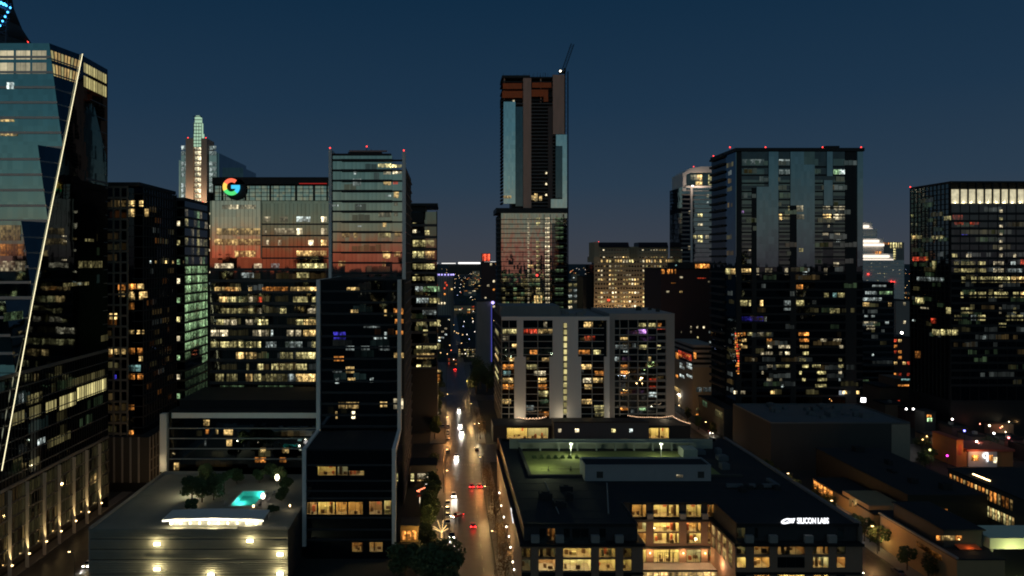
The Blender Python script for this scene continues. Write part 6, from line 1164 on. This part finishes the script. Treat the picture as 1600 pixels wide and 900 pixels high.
# ================================================================== cars
def car(loc, rz, label, paint, lit, group=None):
    T = Thing('car', label, 'car', (0, 0, 0), group)     # built facing +y at the origin, then moved
    body = MB().prism([(-2.2, .32), (2.15, .32), (2.25, .55), (2.1, .82), (1.1, .95), (-2.1, 1.0), (-2.27, .8), (-2.27, .5)], -.88, .88, 'x')
    T.part('body', body, paint); cab = MB(); i = len(cab.v)
    lo = [(-.84, -1.95, .98), (.84, -1.95, .98), (.84, 1.15, .93), (-.84, 1.15, .93)]; hi = [(-.66, -1.35, 1.44), (.66, -1.35, 1.44), (.66, .35, 1.44), (-.66, .35, 1.44)]
    for k in range(4): cab.quad(lo[k], lo[(k+1) % 4], hi[(k+1) % 4], hi[k])
    T.part('windows', cab, M['glass_dark']); T.part('roof', MB().box(-.68, .68, -1.38, .38, 1.441, 1.48), paint)
    for sx in (-.82, .82):
        for sy in (-1.4, 1.35): w = T.part('wheel', MB().tube((sx-.1, sy, .33), (sx+.1, sy, .33), .33, 10), M['rubber']); T.part('rim', MB().tube((sx+math.copysign(.101, sx), sy, .33), (sx+math.copysign(.115, sx), sy, .33), .2, 8), M['conc'], parent=w)
        T.part('headlight', MB().box(sx*.78-.2, sx*.78+.2, 2.12, 2.27, .58, .76), emit('headlight_on', (1, .93, .78), 30) if lit else M['conc'])
        T.part('taillight', MB().box(sx*.8-.22, sx*.8+.22, -2.33, -2.2, .66, .86), emit('taillight_on', (1, .02, .02), 26) if lit else M['red_paint'])
    if lit:
        for sx in (-.6, .6): T.light('SPOT', (sx, 2.4, .66), 900, (1, .92, .78), .06, (R(84), 0, 0), 56)
        T.light('POINT', (0, -2.9, .7), 60, (1, .05, .03), .2)
    T.o.location = loc; T.o.rotation_euler = (0, 0, rz); T.loc = loc; return T
P1, P2, P3, P4 = surf('black_paint', (.015, .015, .018), .3, .1), surf('white_paint', (.55, .55, .55), .3, .1), surf('grey_paint', (.12, .125, .13), .3, .1), surf('red_car_paint', (.30, .02, .02), .3, .1)
def at(u, v): Y = (H*F)/(v-PV); return (X_(u, Y), Y, .016)
PI = math.pi
lc = car(at(739, 823), 0, 'red car with bright tail lights driving away at the lower end of the street', P4, True)
dup(lc, at(714, 808), PI*.72, 'white-lit car turning across the lower street in front of the red one'); lc2 = car(at(706, 839), PI, 'dark car with two small headlights beside the light-wrapped tree', P1, True)
wc = car(at(709, 776), PI, 'pale car with glaring lights on the left lane halfway up the street', P2, True)
for (u, v, rz, lab) in ((737, 761, 0, 'left of the two cars with red tail lights waiting side by side'), (749, 761, 0, 'right of the two cars with red tail lights waiting side by side'), (717, 641, PI, 'far car with headlights, topmost of the three coming down the street'), (719, 665, PI, 'car with headlights, middle of the three coming down the street'), (721, 676, PI, 'car with headlights, lowest of the three coming down the street'), (713, 714, PI, 'car with headlights crossing the orange lit junction'), (711, 578, 0, 'distant car with red tail lights beyond the junction'), (1110, 677, PI*.95, 'car with headlights on the side street above the roof deck'), (1338, 894, PI, 'car with headlights at the bottom of the side street'), (139, 884, PI, 'car with headlights on the left street beside the banded garage')): dup(wc if rz else lc, at(u, v), rz, lab)
pk = car(at(700, 708), PI, 'dark car parked at the left kerb by the orange junction', P1, False); dup(pk, at(745, 704), 0, 'dark car parked at the right kerb by the orange junction')
pk2 = car(at(692.5, 668), PI, 'grey parked car at the left kerb of the street', P3, False, 'cars parked along the left kerb')
for k in range(9): dup(pk2, (-.1, 372+k*6.4, .016) if k < 5 else (-.1, 252+(k-5)*6.6, .016), PI)
for (u, v, lab) in ((1112, 688, 'pale car parked on the side street above the roof deck'), (1120, 699, 'second pale car parked lower on the side street past the roof deck')): dup(car(at(u, v), .1, lab, P2, False) if v == 688 else pk2 and THINGS[-1], at(u, v), .1, lab) if v != 688 else car(at(u, v), .1, lab, P2, False)
dup(pk2, (129.6, 205, .016), 0, 'grey car parked by the tan wall on the side street', 'cars parked along the tan wall'); dup(pk2, (129.6, 212, .016), 0, 'grey car parked by the tan wall on the side street', 'cars parked along the tan wall')

# ================================================================== storefronts on the left pavement
S1 = Thing('storefront', 'low shop with bright window panels and white strip light at the tower foot', 'shop', (-10, 298, 0))
S1.part('wall', MB().box(-15, -4.6, 293, 304, .01, 8.5), M['dark_conc']); S1.part('roof', MB().box(-15.2, -4.4, 292.8, 304.2, 8.5, 8.8), M['roof']); S1.part('sign', MB().box(X_(664, 292.8), X_(677, 292.8), 292.7, 292.98, .9, 1.6), M['white_hot'])
S1.runs(292.98, (630, 730), 5.294, [(52, 95, [(62, 90, 'y', 1.1), (118, 145, 'c', 1.1), (147, 212, 'c', 1.2)]), (105, 116, [(62, 90, 'y', 1.3), (115, 212, 'w', .9)])], pw=1.4)
S2 = Thing('storefront', 'small yellow-lit shop front behind the big dark tree', 'shop', (-12, 237, 0))
S2.part('wall', MB().box(-15.2, -9.6, 236, 243, .01, 5.2), M['tan']); S2.part('roof', MB().box(-15.4, -9.2, 235.5, 243, 5.2, 5.5), M['dark_conc']); S2.light('POINT', (-6.5, 231, 4.4), 1900, (1, .62, .16), .5)
for k in range(3): S2.w('f', 235.98, -14.8+k*1.7, -13.5+k*1.7, .6, 3.6, 'o', 1.2)
PT = Thing('patio_heater_stand', 'small glowing patio stand with red lights on the left pavement', 'patio stand', (X_(656, 272), 272, .13)); x, y, z = PT.loc
PT.part('pole', MB().tube((x, y, z), (x, y, z+3), .1, 6), emit('pole_glow', (1, .8, .5), 2)); PT.part('canopy', MB().tube((x, y, z+3), (x, y, z+3.5), 1.2, 8, .4), M['red_paint']); PT.part('neon', MB().tube((x-.8, y, z+5), (x+2, y, z+6.2), .15, 5).tube((x-1.2, y, z+5), (x, y, z+4.6), .12, 5), emit('red_neon', (1, .22, .1), 4))

# ================================================================== lower right: warehouses and restaurants
W1 = Thing('warehouse', 'low tan walled building lit orange along the side street', 'building', (145, 214, 0))
W1.part('wall', MB().box(136.2, 149, 197, 232, .01, 10), M['tan']); W1.part('roof', MB().box(136, 149.2, 196.8, 232.2, 10, 10.3), M['roof']); W1.part('coping', MB().box(135.8, 136.5, 196.7, 232.3, 10.3, 10.8), M['conc'])
W1.part('upper_storey', MB().box(138, 149, 205, 228, 10.31, 15), M['dark_conc']); W1.part('upper_roof', MB().box(137.6, 149.4, 204.4, 228.4, 15, 15.4), M['roof']); W1.part('awning', MB().prism([(204.9, 11.2), (202.6, 10.7), (202.6, 10.55), (204.9, 11.0)], 141, 147, 'x'), M['orange_net'])
W1.runs(205, (1300, 730), 5.293, [(565, 605, [(860, 900, 'o', .8), (905, 1015, 'w', 1.5), (1020, 1075, 'o', 1.0)])], pw=1.1); W1.w('s', 136.2, 203, 214, 7.2, 8.8, 'o', .12); W1.light('POINT', (144, 202.5, 11.6), 45, (1, .55, .2), .2)
W1.light('POINT', (134.5, 228, 3.5), 300, (1, .72, .25), .2)
W2 = Thing('warehouse', 'flat tan building with stepped wall behind the orange lit one', 'building', (143, 255, 0))
W2.part('wall', MB().box(136.8, 149, 236, 276, .01, 8.5).box(137.2, 149, 240, 256, 8.5, 10.2), M['tan']); W2.part('roof', MB().box(136.6, 149.2, 235.8, 276.2, 8.5, 8.8), M['roof']); W2.part('awning', MB().box(135.0, 136.8, 238, 262, 4.2, 4.5), M['conc']); W2.runs(235.98, (1300, 730), 5.293, [(262, 325, [(140, 165, 'w', .9), (175, 205, 'w', 1.1)])], pw=1.5)
W2.w('s', 136.8, 262, 275, 5, 8, 'o', 1.0); W2.w('s', 136.8, 277-.2-9, 276.5-2, 5, 8, 'w', 1.0) if 0 else None
W3 = Thing('dark_block', 'dark flat block behind the tan buildings with a few red window slots', 'building', (163, 270, 0))
W3.part('wall', MB().box(150, 176, 240, 300, 0, 13.5), M['black_metal']); W3.part('roof', MB().box(149.8, 176.2, 239.8, 300.2, 13.5, 13.9), M['roof']); W3.runs(240, (1300, 730), 5.293, [(345, 410, [(780, 955, 'o', .8)])], pw=.8)
rooftop_kit(W3, 151, 175, 243, 298, 13.9, 5, M['roof'])
W4 = Thing('slatted_block', 'dark block with two rows of narrow lit windows down its side wall', 'building', (205, 245, 0))
W4.part('wall', MB().box(178, 232, 226, 262, 0, 16), M['dark_conc']); W4.part('roof', MB().box(177.8, 232.2, 225.8, 262.2, 16, 16.4), M['roof'])
for k in range(17):
    W4.w('s', 178, 232+k*1.75, 233+k*1.75, 11.2, 14.6, 'o' if k % 3 else 'w', .7 if k > 3 else .3); 
    if k > 1: W4.w('s', 178, 229+k*1.2, 229.8+k*1.2, 5.8, 9.2, 'y' if k % 2 else 'w', .6)
W4.part('roof_strip_light', MB().box(181, 181.3, 246, 254, 16.4, 16.7), M['warm_hot'])
W5 = Thing('green_lit_canopy', 'pale flat canopy washed in yellow-green light beside the tan building', 'canopy', (170, 208, 0))
W5.part('fascia', MB().box(150.2, 192, 204, 214, 10.2, 13.2), surf('cream_fascia', (.72, .74, .56), .7, .08)); W5.part('column', MB().box(152, 152.6, 206, 206.6, 0, 10.2), M['conc']); W5.part('column', MB().box(170, 170.6, 206, 206.6, 0, 10.2), M['conc']); W5.light('POINT', (156, 200.5, 9.6), 900, (.95, 1, .42), .5); W5.light('POINT', (166, 200.5, 9.6), 900, (.95, 1, .42), .5); W5.light('POINT', (160, 198, 6), 600, (.8, 1, .35), .5)
for i, (x, y) in enumerate(((152, 196), (157, 194), (163, 197))): make_tree('canopy_tree', 'yellow-green lit tree in front of the pale canopy', (x, y, 0), 6.5, 2.6, 2.2, 700, surf('bright_leaf', (.12, .17, .04), .7, .3), 120+i, 'trees in front of the green-lit canopy', .25)
Rs = Thing('restaurant', 'small orange-lit restaurant with a white letter q on its front', 'restaurant', (235, 330, 0))
ry = 322.; qx = lambda x: X_(1440+x/9, ry); qz = lambda y: Z_(640+y/9, ry)
Rs.part('wall', MB().box(qx(490), qx(585), ry, ry+16, 0, qz(430)).box(qx(585), qx(1300), ry+.6, ry+16, 0, qz(600)), surf('orange_wall', (.50, .20, .07), .8, .15)); Rs.part('front', MB().box(qx(660), qx(1060), ry, ry+.59, 0, qz(590)), M['white_stone']); Rs.part('roof', MB().box(qx(640), qx(1310), ry-.2, ry+16, qz(590), qz(560)).box(qx(485), qx(590), ry-.2, ry+16.2, qz(430), qz(420)), M['red_paint'])
Rs.part('door', MB().box(qx(515), qx(560), ry-.1, ry-.01, qz(640), qz(490)), M['red_paint']); Rs.light('POINT', (qx(760), ry-3, 7), 520, (1, .45, .22), .4); Rs.light('POINT', (qx(540), ry-3, 9), 260, (1, .4, .1), .4)
for (a, b) in ((700, 800), (950, 1000)): Rs.w('f', ry-.01, qx(a), qx(b), qz(720), qz(640), 'o', 1.6)
Rs.w('f', ry-.01, qx(1010), qx(1060), qz(750), qz(670), 'c', 1.6)
qc = bpy.data.curves.new('sign_letter', 'FONT'); qc.body = 'q'; qc.size = 5.6; qc.extrude = .1; qc.offset = .05; qc.materials.append(M['sign_white']); qo = bpy.data.objects.new('sign_letter', qc); C.objects.link(qo); qo.parent = Rs.o; qo.rotation_euler = (R(90), 0, 0); qo.location = (qx(848)-Rs.loc[0], ry-.35-Rs.loc[1], qz(685)); solid(qo)
G1 = Thing('flat_building', 'wide low building with a pale roof edge right of the dark restaurants', 'building', (320, 430, 0)); fy = 415.
G1.part('wall', MB().box(X_(1530, fy), X_(1640, fy), fy, fy+40, 0, Z_(618, fy)), M['dark_conc']); G1.part('roof', MB().box(X_(1528, fy), X_(1642, fy), fy-.5, fy+40, Z_(618, fy), Z_(615, fy)).box(X_(1558, fy), X_(1642, fy), fy+6, fy+40, Z_(615, fy), Z_(609, fy)), M['conc'])
G2 = Thing('patio_building', 'dark low building with an orange string-lit patio', 'building', (268, 385, 0)); fy = 380.
G2.part('wall', MB().box(X_(1470, fy), X_(1532, fy), fy, fy+18, 0, Z_(640, fy)), surf('dark_red_wall', (.10, .05, .045), .8, .2)); G2.part('roof', MB().box(X_(1468, fy), X_(1534, fy), fy-.3, fy+18, Z_(640, fy), Z_(637, fy)), M['roof']); G2.runs(fy, (1330, 580), 5.0, [(285, 300, [(915, 990, 'o', .4)]), (335, 362, [(910, 990, 'o', 1.5)])], pw=2)
G3b = Thing('green_sign_shop', 'tiny shop with a green and yellow lit front beside the beige wall', 'shop', (208, 385, 0)); fy = 372.
G3b.part('wall', MB().box(X_(1445, fy), X_(1462, fy), fy, fy+8, 0, Z_(645, fy)), M['dark_conc']); G3b.part('roof', MB().box(X_(1444, fy), X_(1463, fy), fy-.3, fy+8, Z_(645, fy), Z_(643, fy)), M['roof']); G3b.w('f', fy, X_(1448, fy), X_(1455, fy), Z_(652, fy), Z_(648, fy), 'o', 1.5); G3b.w('f', fy, X_(1449, fy), X_(1456, fy), Z_(659, fy), Z_(653, fy), 'g', 2)
Gt = Thing('lit_slot_block', 'dark block with vertical slots of yellow light at the right', 'building', (245, 420, 0)); fy = 402.
Gt.part('wall', MB().box(X_(1456, fy), X_(1480, fy), fy, fy+20, 0, Z_(610, fy)), M['dark_conc']); Gt.part('roof', MB().box(X_(1455, fy), X_(1481, fy), fy-.3, fy+20, Z_(610, fy), Z_(608, fy)), M['roof']); Gt.runs(fy, (1330, 580), 5.0, [(255, 280, [(700, 712, 'y', 1)]), (295, 315, [(728, 738, 'y', .8)]), (345, 380, [(700, 712, 'y', .9)])], pw=4)
Gr = Thing('rooftop_bar', 'low building with orange rooftop bar lights right of the grey flat roof', 'building', (225, 450, 0)); fy = 440.
Gr.part('wall', MB().box(X_(1375, fy), X_(1424, fy), fy, fy+20, 0, Z_(606, fy)), surf('brown_wall', (.16, .11, .08), .8, .2)); Gr.part('roof', MB().box(X_(1374, fy), X_(1425, fy), fy-.3, fy+20, Z_(606, fy), Z_(604, fy)), M['roof']); Gr.part('upper_floor', MB().box(X_(1400, fy), X_(1424, fy), fy+1, fy+18, Z_(604, fy), Z_(592, fy)), surf('brown_wall', (.16, .11, .08), .8, .2))
Gr.runs(fy+1, (1330, 580), 5.0, [(60, 72, [(390, 465, 't', 1.2)]), (105, 135, [(365, 385, 'o', 1), (392, 460, 'o', 1.2)])], pw=3); Gr.runs(fy, (1330, 580), 5.0, [(228, 245, [(235, 300, 'o', 1.4), (300, 380, 'r', .9)])], pw=4)
for (u, v, Y, col, lab, st) in ((1349, 625, 365, (1, 1, 1), 'square white lamp panel at the back edge of the grey flat roof', 3), (1507, 673, 350, (.2, .2, 1), 'blue lamp among the dark restaurants', 8), (1480, 712, 318, (1, .05, .6), 'magenta neon lamp beside the orange restaurant', 4), (1453, 703, 318, (.9, .9, .3), 'yellow garden lamp in a tree beside the beige wall', 3), (1416, 639, 375, (1, .95, .9), 'white lamp left of the pair behind the flat roof', 10), (1427, 639, 375, (1, .95, .9), 'white lamp right of the pair behind the flat roof', 10), (1488, 655, 360, (1, .9, .8), 'warm white lamp over the dark red roofs', 10), (1526, 690, 335, (1, .7, .6), 'pinkish lamp above the orange restaurant', 10), (1553, 677, 345, (1, .95, .85), 'white lamp beside the pale roof at the right', 10), (1546, 665, 350, (1, .85, .5), 'cream lamp in the trees at the right', 8), (1576, 684, 340, (1, .25, .25), 'red lamp furthest right among the trees', 7), (1409, 520, 560, (1, .9, .75), 'bright white lamp in the narrow street by the far stepped tower', 22), (1340, 615, 380, (1, .9, .65), 'warm lamp at the foot of the dark glass tower', 9), (1372, 648, 372, (1, .8, .6), 'small lamp at the right edge of the flat grey roof', 3)):
    zz_ = Z_(v, Y); T = Thing('lamp', lab, 'lamp', (X_(u, Y), Y, 0)); rr_ = .45 if st < 15 else .8
    T.part('pole', MB().tube((X_(u, Y), Y, 0), (X_(u, Y), Y, zz_-rr_), .09, 5), M['dark_metal']); T.part('lamp_globe', (MB().box(X_(u, Y)-1.2, X_(u, Y)+1.2, Y-.2, Y+.2, zz_-1.1, zz_+1.1) if 'square' in lab else MB().ball((X_(u, Y), Y, zz_), rr_)), emit('lamp_'+lab, col, st)); T.light('POINT', (X_(u, Y), Y-1.4, zz_), 120, col, .3)
# low roofs and lamps among the right-hand blocks
rl = random.Random(31)
for i, (u, Y, h, w_, d_) in enumerate(((1470, 350, 6, 9, 12), (1500, 362, 8, 8, 14), (1535, 352, 6, 10, 10), (1565, 366, 9, 12, 14), (1590, 340, 7, 12, 12), (1440, 395, 9, 8, 14), (1400, 410, 10, 12, 12), (1545, 398, 8, 12, 12), (1590, 392, 11, 10, 14), (1620, 330, 7, 10, 12))):
    x = X_(u, Y); T = Thing('low_building', 'low dark roofed building among the small restaurants', 'building', (x, Y+d_/2, 0), 'low dark buildings at the right')
    T.part('wall', MB().box(x-w_/2, x+w_/2, Y, Y+d_, 0, h), rl.choice((surf('brown_wall', (.16, .11, .08), .8, .2), M['dark_conc'], surf('dark_red_wall', (.10, .05, .045), .8, .2)))); T.part('roof', parapet(MB().box(x-w_/2-.2, x+w_/2+.2, Y-.2, Y+d_+.2, h, h+.25), x-w_/2, x+w_/2, Y, Y+d_, h+.25, .5, .25), M['roof'])
    T.part('rooftop_unit', MB().box(x-1, x+.6, Y+d_*.4, Y+d_*.4+1.6, h+.25, h+1.5), M['conc'])
    for k in range(rl.randint(1, 3)): a = x-w_/2+rl.uniform(.5, w_-2.5); T.w('f', Y, a, a+1.8, 1.0, 3.0, rl.choice('owyo'), rl.uniform(.3, 1.2))
for i in range(16):
    Y = rl.uniform(325, 405); u = rl.uniform(1432, 1600); x = X_(u, Y); T = Thing('garden_lamp', 'small warm lamp scattered among the low roofs at the right', 'lamp', (x, Y, 0), 'small lamps among the right-hand roofs'); z = rl.uniform(5, 10)
    T.part('pole', MB().tube((x, Y, 0), (x, Y, z), .07, 5), M['dark_metal']); T.part('lamp_globe', MB().ball((x, Y, z+.2), .26, n=6, k=4), emit('roof_lamp_%d' % (i % 3), ((1, .55, .2), (1, .8, .5), (1, .25, .15))[i % 3], 9)); T.light('POINT', (x, Y-.8, z+.2), 90, ((1, .55, .2), (1, .8, .5), (1, .25, .15))[i % 3], .2)
# corner building up the side street
CB = Thing('corner_garage', 'pale corner building with banded upper floors and red neon storefronts up the side street', 'building', (150, 447, 0)); fy, fx = 430., 143.
CB.part('wall', MB().box(fx, 156, fy, 465, 0, 28), M['beige']); CB.part('upper_floors', MB().box(fx+.4, 155.6, fy+.4, 464.6, 28, 40), M['black_metal']); g = MB()
for k in range(5): g.box(fx, 156, fy, 465, 28+k*2.9, 29.4+k*2.9)
CB.part('deck_band', g, M['pale_conc']); CB.runs(fy, (1040, 500), 4.09, [(430, 460, [(198, 230, 'k', .1), (240, 290, 'k', .1)]), (560, 580, [(195, 290, 'y', .3)]), (600, 625, [(195, 215, 'o', 1.1), (245, 290, 'y', .3)]), (625, 660, [(190, 290, 'o', .8)])], pw=3); CB.runs(fx-.01, (1040, 500), 4.09, [(208, 248, [(66, 82, 'o', 1.5), (82, 165, 'r', .7), (180, 196, 'o', 1)]), (222, 236, [(88, 108, 'o', 1.5), (130, 158, 'o', 1.4)]), (275, 290, [(90, 110, 'k', .5), (135, 165, 'k', .6)]), (295, 312, [(90, 120, 'k', .8), (135, 170, 'k', .8)]), (350, 368, [(66, 80, 'o', 1.5), (90, 120, 'k', .8), (135, 170, 'k', .7)]), (430, 455, [(50, 92, 'w', .7)])], pw=4, face='s')
NB = Thing('ramp_building', 'low sloped-lit building between the side street and the dark glass tower', 'building', (141, 390, 0)); NB.part('wall', MB().box(139.5, 146, 372, 410, 0, 15), M['dark_conc']); NB.part('roof', MB().box(139.3, 146.2, 371.8, 410.2, 15, 15.3), M['roof']); NB.w('s', 139.5, 374, 384, 9.5, 13, 'y', .22); NB.w('s', 139.5, 396, 403, 11, 14, 'g', .15); NB.light('POINT', (136, 380, 9), 120, (1, .85, .35), .3)

# ================================================================== far city in the gaps
fr_ = random.Random(9)
def far(name, label, u0, u1, v, Y, wallm, rows, cols, lit, keys, group=None, depth=30, cap=None):
    T = Thing(name, label, 'building', (X_((u0+u1)/2, Y), Y+depth/2, 0), group); zt = Z_(v, Y)
    T.part('wall', MB().box(X_(u0, Y), X_(u1, Y), Y, Y+depth, 0, zt), wallm); T.part('roof', MB().box(X_(u0, Y)-.3, X_(u1, Y)+.3, Y-.3, Y+depth+.3, zt, zt+.8), M['roof'])
    vb = PV+H*F/Y; w_, h_ = (X_(u1, Y)-X_(u0, Y))/cols, zt/rows
    for i in range(rows):
        for j in range(cols):
            if fr_.random() < lit: T.w('f', Y, X_(u0, Y)+w_*(j+.15), X_(u0, Y)+w_*(j+.85), h_*(i+.25), h_*(i+.75), fr_.choice(keys), fr_.uniform(.4, 1.4))
    return T
T = Thing('round_tower', 'far round pale tower with a ring of purple lights at its top', 'building', (X_(695, 900), 900, 0)); c = X_(695.5, 900)
T.part('wall', MB().tube((c, 900, 0), (c, 900, Z_(427, 900)), 9.8, 20), M['pale_conc']); g = MB()
for k in range(20): a = 2*PI*k/20; g.box(c+9.9*math.cos(a)-.5, c+9.9*math.cos(a)+.5, 900+9.9*math.sin(a)-.5, 900+9.9*math.sin(a)+.5, 0, Z_(432, 900))
T.part('rib', g, M['conc']); g = MB()
for k in range(16): a = 2*PI*k/16; g.ball((c+10.4*math.cos(a), 900+10.4*math.sin(a), Z_(429, 900)), .9, n=5, k=4)
T.part('ring_lights', g, emit('violet_lamp', (.45, .38, 1), 2.4))
for (u, v, k) in ((696, 442, 'r'), (698, 446, 'r'), (695, 451, 'r'), (695, 460, 'o'), (695, 474, 'c'), (690, 474, 'c'), (706, 452, 'w'), (686, 474, 'c')): T.w('f', 889.6, X_(u-1.2, 889), X_(u+1.2, 889), Z_(v+1.5, 889), Z_(v-1.5, 889), k, 1.5)
T = far('slab_building', 'far plain grey slab with a vertical line of blue and violet lights', 745, 767, 471, 600, M['conc'], 12, 4, .0, 'c')
T.part('light_line', MB().box(X_(767.2, 600), X_(768.6, 600), 599, 599.6, 8, Z_(476, 600)), emit('blue_violet', (.16, .16, .9), .35)); T.part('corner_lamp', MB().ball((X_(770, 598), 598, Z_(473, 598)), 1.3), emit('violet_lamp', (.45, .38, 1), 2.4))
T = far('red_topped_building', 'far block with a red lit top left of the unfinished tower', 752, 778, 410, 1100, surf('dark_red_wall', (.10, .05, .045), .8, .2), 14, 6, .12, 'oc'); T.part('red_top', MB().box(X_(753, 1100), X_(766, 1100), 1100, 1115, Z_(409, 1100), Z_(396, 1100)), M['dark_conc'])
for k in range(4): T.w('f', 1099.9, X_(753.5+k*3.2, 1100), X_(755.7+k*3.2, 1100), Z_(408, 1100), Z_(397, 1100), 'r', 2.2)
T = Thing('stadium', 'long floodlit white building on the horizon left of the unfinished tower', 'stadium', (140, 5100, 0)); T.part('wall', MB().box(X_(700, 5000), X_(776, 5000), 5000, 5200, 0, Z_(414, 5000)), M['dark_conc']); T.part('light_band', MB().box(X_(716, 5000), X_(752, 5000), 4995, 4999, Z_(412.4, 5000), Z_(409.8, 5000)).box(X_(757, 5000), X_(776, 5000), 4995, 4999, Z_(412.6, 5000), Z_(408.6, 5000)).box(X_(690, 5000), X_(712, 5000), 4995, 4999, Z_(412, 5000), Z_(411, 5000)), emit('stadium_white', (1, .96, .92), 1.6))
far('garage_building', 'far beige garage with long rows of white light right of the unfinished tower', 886, 914, 441, 800, M['beige'], 11, 3, .8, 'cyk')
far('slab_building', 'plain black slab just left of the beige stepped office', 911, 925, 433, 630, M['black_metal'], 10, 3, .06, 'c')
far('garage_building', 'far low garage with rows of yellow light at the end of the street', 716, 750, 545, 690, M['dark_conc'], 4, 8, .6, 'ywc'); far('street_block', 'dark block with white lamps left of the far street end', 684, 704, 497, 760, M['dark_conc'], 10, 4, .14, 'ck'); far('street_block', 'brown block with orange lights near the far street end', 700, 714, 560, 640, M['dark_conc'], 5, 4, .45, 'oor')
far('neon_block', 'far block with a red neon front at the end of the narrow right-hand street', 1396, 1423, 528, 520, surf('dark_red_wall', (.10, .05, .045), .8, .2), 9, 4, .4, 'oowr'); far('garage_building', 'pale narrow block right of the far stepped tower', 1400, 1421, 470, 585, M['conc'], 12, 4, .2, 'wc')
for i in range(70):
    g_ = fr_.choice(((684, 776), (684, 776), (886, 932), (1050, 1112), (1345, 1424), (640, 690))); Y = fr_.uniform(750, 3400); u = fr_.uniform(*g_); w_ = fr_.uniform(14, 40)*F/Y*.5; hh = fr_.uniform(6, 26) if fr_.random() < .8 else fr_.uniform(26, 60)
    if Y < 1500 and 690 < u < 722: u -= 40
    far('city_block', 'low far city block with a few lit windows', u-w_, u+w_, PV+(H-hh)*F/Y, Y, fr_.choice((M['dark_conc'], M['conc'], M['beige'], surf('dark_red_wall', (.10, .05, .045), .8, .2))), max(2, int(hh/4)), fr_.randint(3, 7), .22, 'wcoykr', 'low far city blocks')
lm = [MB(), MB(), MB(), MB()]
for i in range(1500):
    Y = 620*math.exp(fr_.random()*2.7); u = fr_.uniform(640, 1480); X = X_(u, Y); z = fr_.uniform(5, 11); r_ = .28+Y*.00022
    k = fr_.choices((0, 1, 2, 3), (5, 4, 1.4, .5))[0]; lm[k].tube((X, Y, 0), (X, Y, z-r_), .08, 3, mi=1); lm[k].ball((X, Y, z), r_, n=4, k=3)
for k, (mb, c, s) in enumerate(zip(lm, ((1, .62, .25), (1, .9, .75), (1, .25, .1), (.5, .6, 1)), (3.5, 4, 3, 3))):
    pass
mbx = MB()
for k in range(4):
    off = len(mbx.v); mbx.v += lm[k].v; mbx.f += [tuple(i+off for i in f) for f in lm[k].f]; mbx.m += [4 if q else k for q in lm[k].m]
o = mbx.build('distant_city_lights', [emit('far_lamp_%d' % k, c, s) for k, (c, s) in enumerate((((1, .62, .25), 3.0), ((1, .9, .75), 3.2), ((1, .25, .1), 3), ((.5, .6, 1), 3)))]+[M['black_metal']]); o['kind'] = 'stuff'; o['label'] = 'scattered street lights of the far city plain'; o['category'] = 'city lights'
for mm_ in bpy.data.materials:
    if mm_.name.startswith('far_lamp') or mm_.name in ('bulb', 'string_gold'): mm_.cycles.emission_sampling = 'NONE'
# the part of the city behind the viewpoint that the glass towers mirror
for i in range(26):
    x = -620+i*48+fr_.uniform(-18, 18); y = -fr_.uniform(260, 900); hh = fr_.uniform(40, 84) if i % 3 else fr_.uniform(92, 108); w_ = fr_.uniform(8, 22)
    T = Thing('city_block', 'city block behind the viewpoint mirrored in the glass towers', 'building', (x, y, 0), 'city blocks mirrored in the towers')
    T.part('wall', MB().box(x-w_, x+w_, y-20, y, 0, hh), M['dark_conc']); T.part('roof', MB().box(x-w_-.3, x+w_+.3, y-20.3, y+.3, hh, hh+.8), M['roof'])
    for k in range(14):
        a = x-w_+fr_.randint(0, 9)*w_/5; z = fr_.randint(1, int(hh/4)-1)*4
        o = T.part('window', MB().box(a+.2, a+w_/5-.2, y+.01, y+.06, z, z+2.6), lit_mat('lit_window_%s_110' % fr_.choice('wcy'), fr_.choice('wcy'), False, 1.7))
# far tree cover between the blocks
fc2 = MB(); fr2 = random.Random(77)
for i in range(900):
    Y = 560*math.exp(fr2.random()*2.0); u = fr2.uniform(640, 1480); X = X_(u, Y)
    if -6 < X < 18 or 110 < X < 134: continue
    h = fr2.uniform(5, 11); r_ = fr2.uniform(3, 7)
    for k in range(14):
        d = Vector((fr2.gauss(0, 1), fr2.gauss(0, 1), fr2.gauss(0, .6))).normalized()*r_*fr2.random()**.4; a = Vector((fr2.gauss(0, 1), fr2.gauss(0, 1), fr2.gauss(0, 1))).normalized()*1.8; b = a.orthogonal().normalized()*1.3
        c = Vector((X, Y, h*.6))+d; fc2.quad(c-a, c-b, c+a, c+b)
o = fc2.build('distant_trees', M['leaf']); o['kind'] = 'stuff'; o['label'] = 'dark mass of far trees between the city blocks'; o['category'] = 'trees'
for T in THINGS: T.flush()
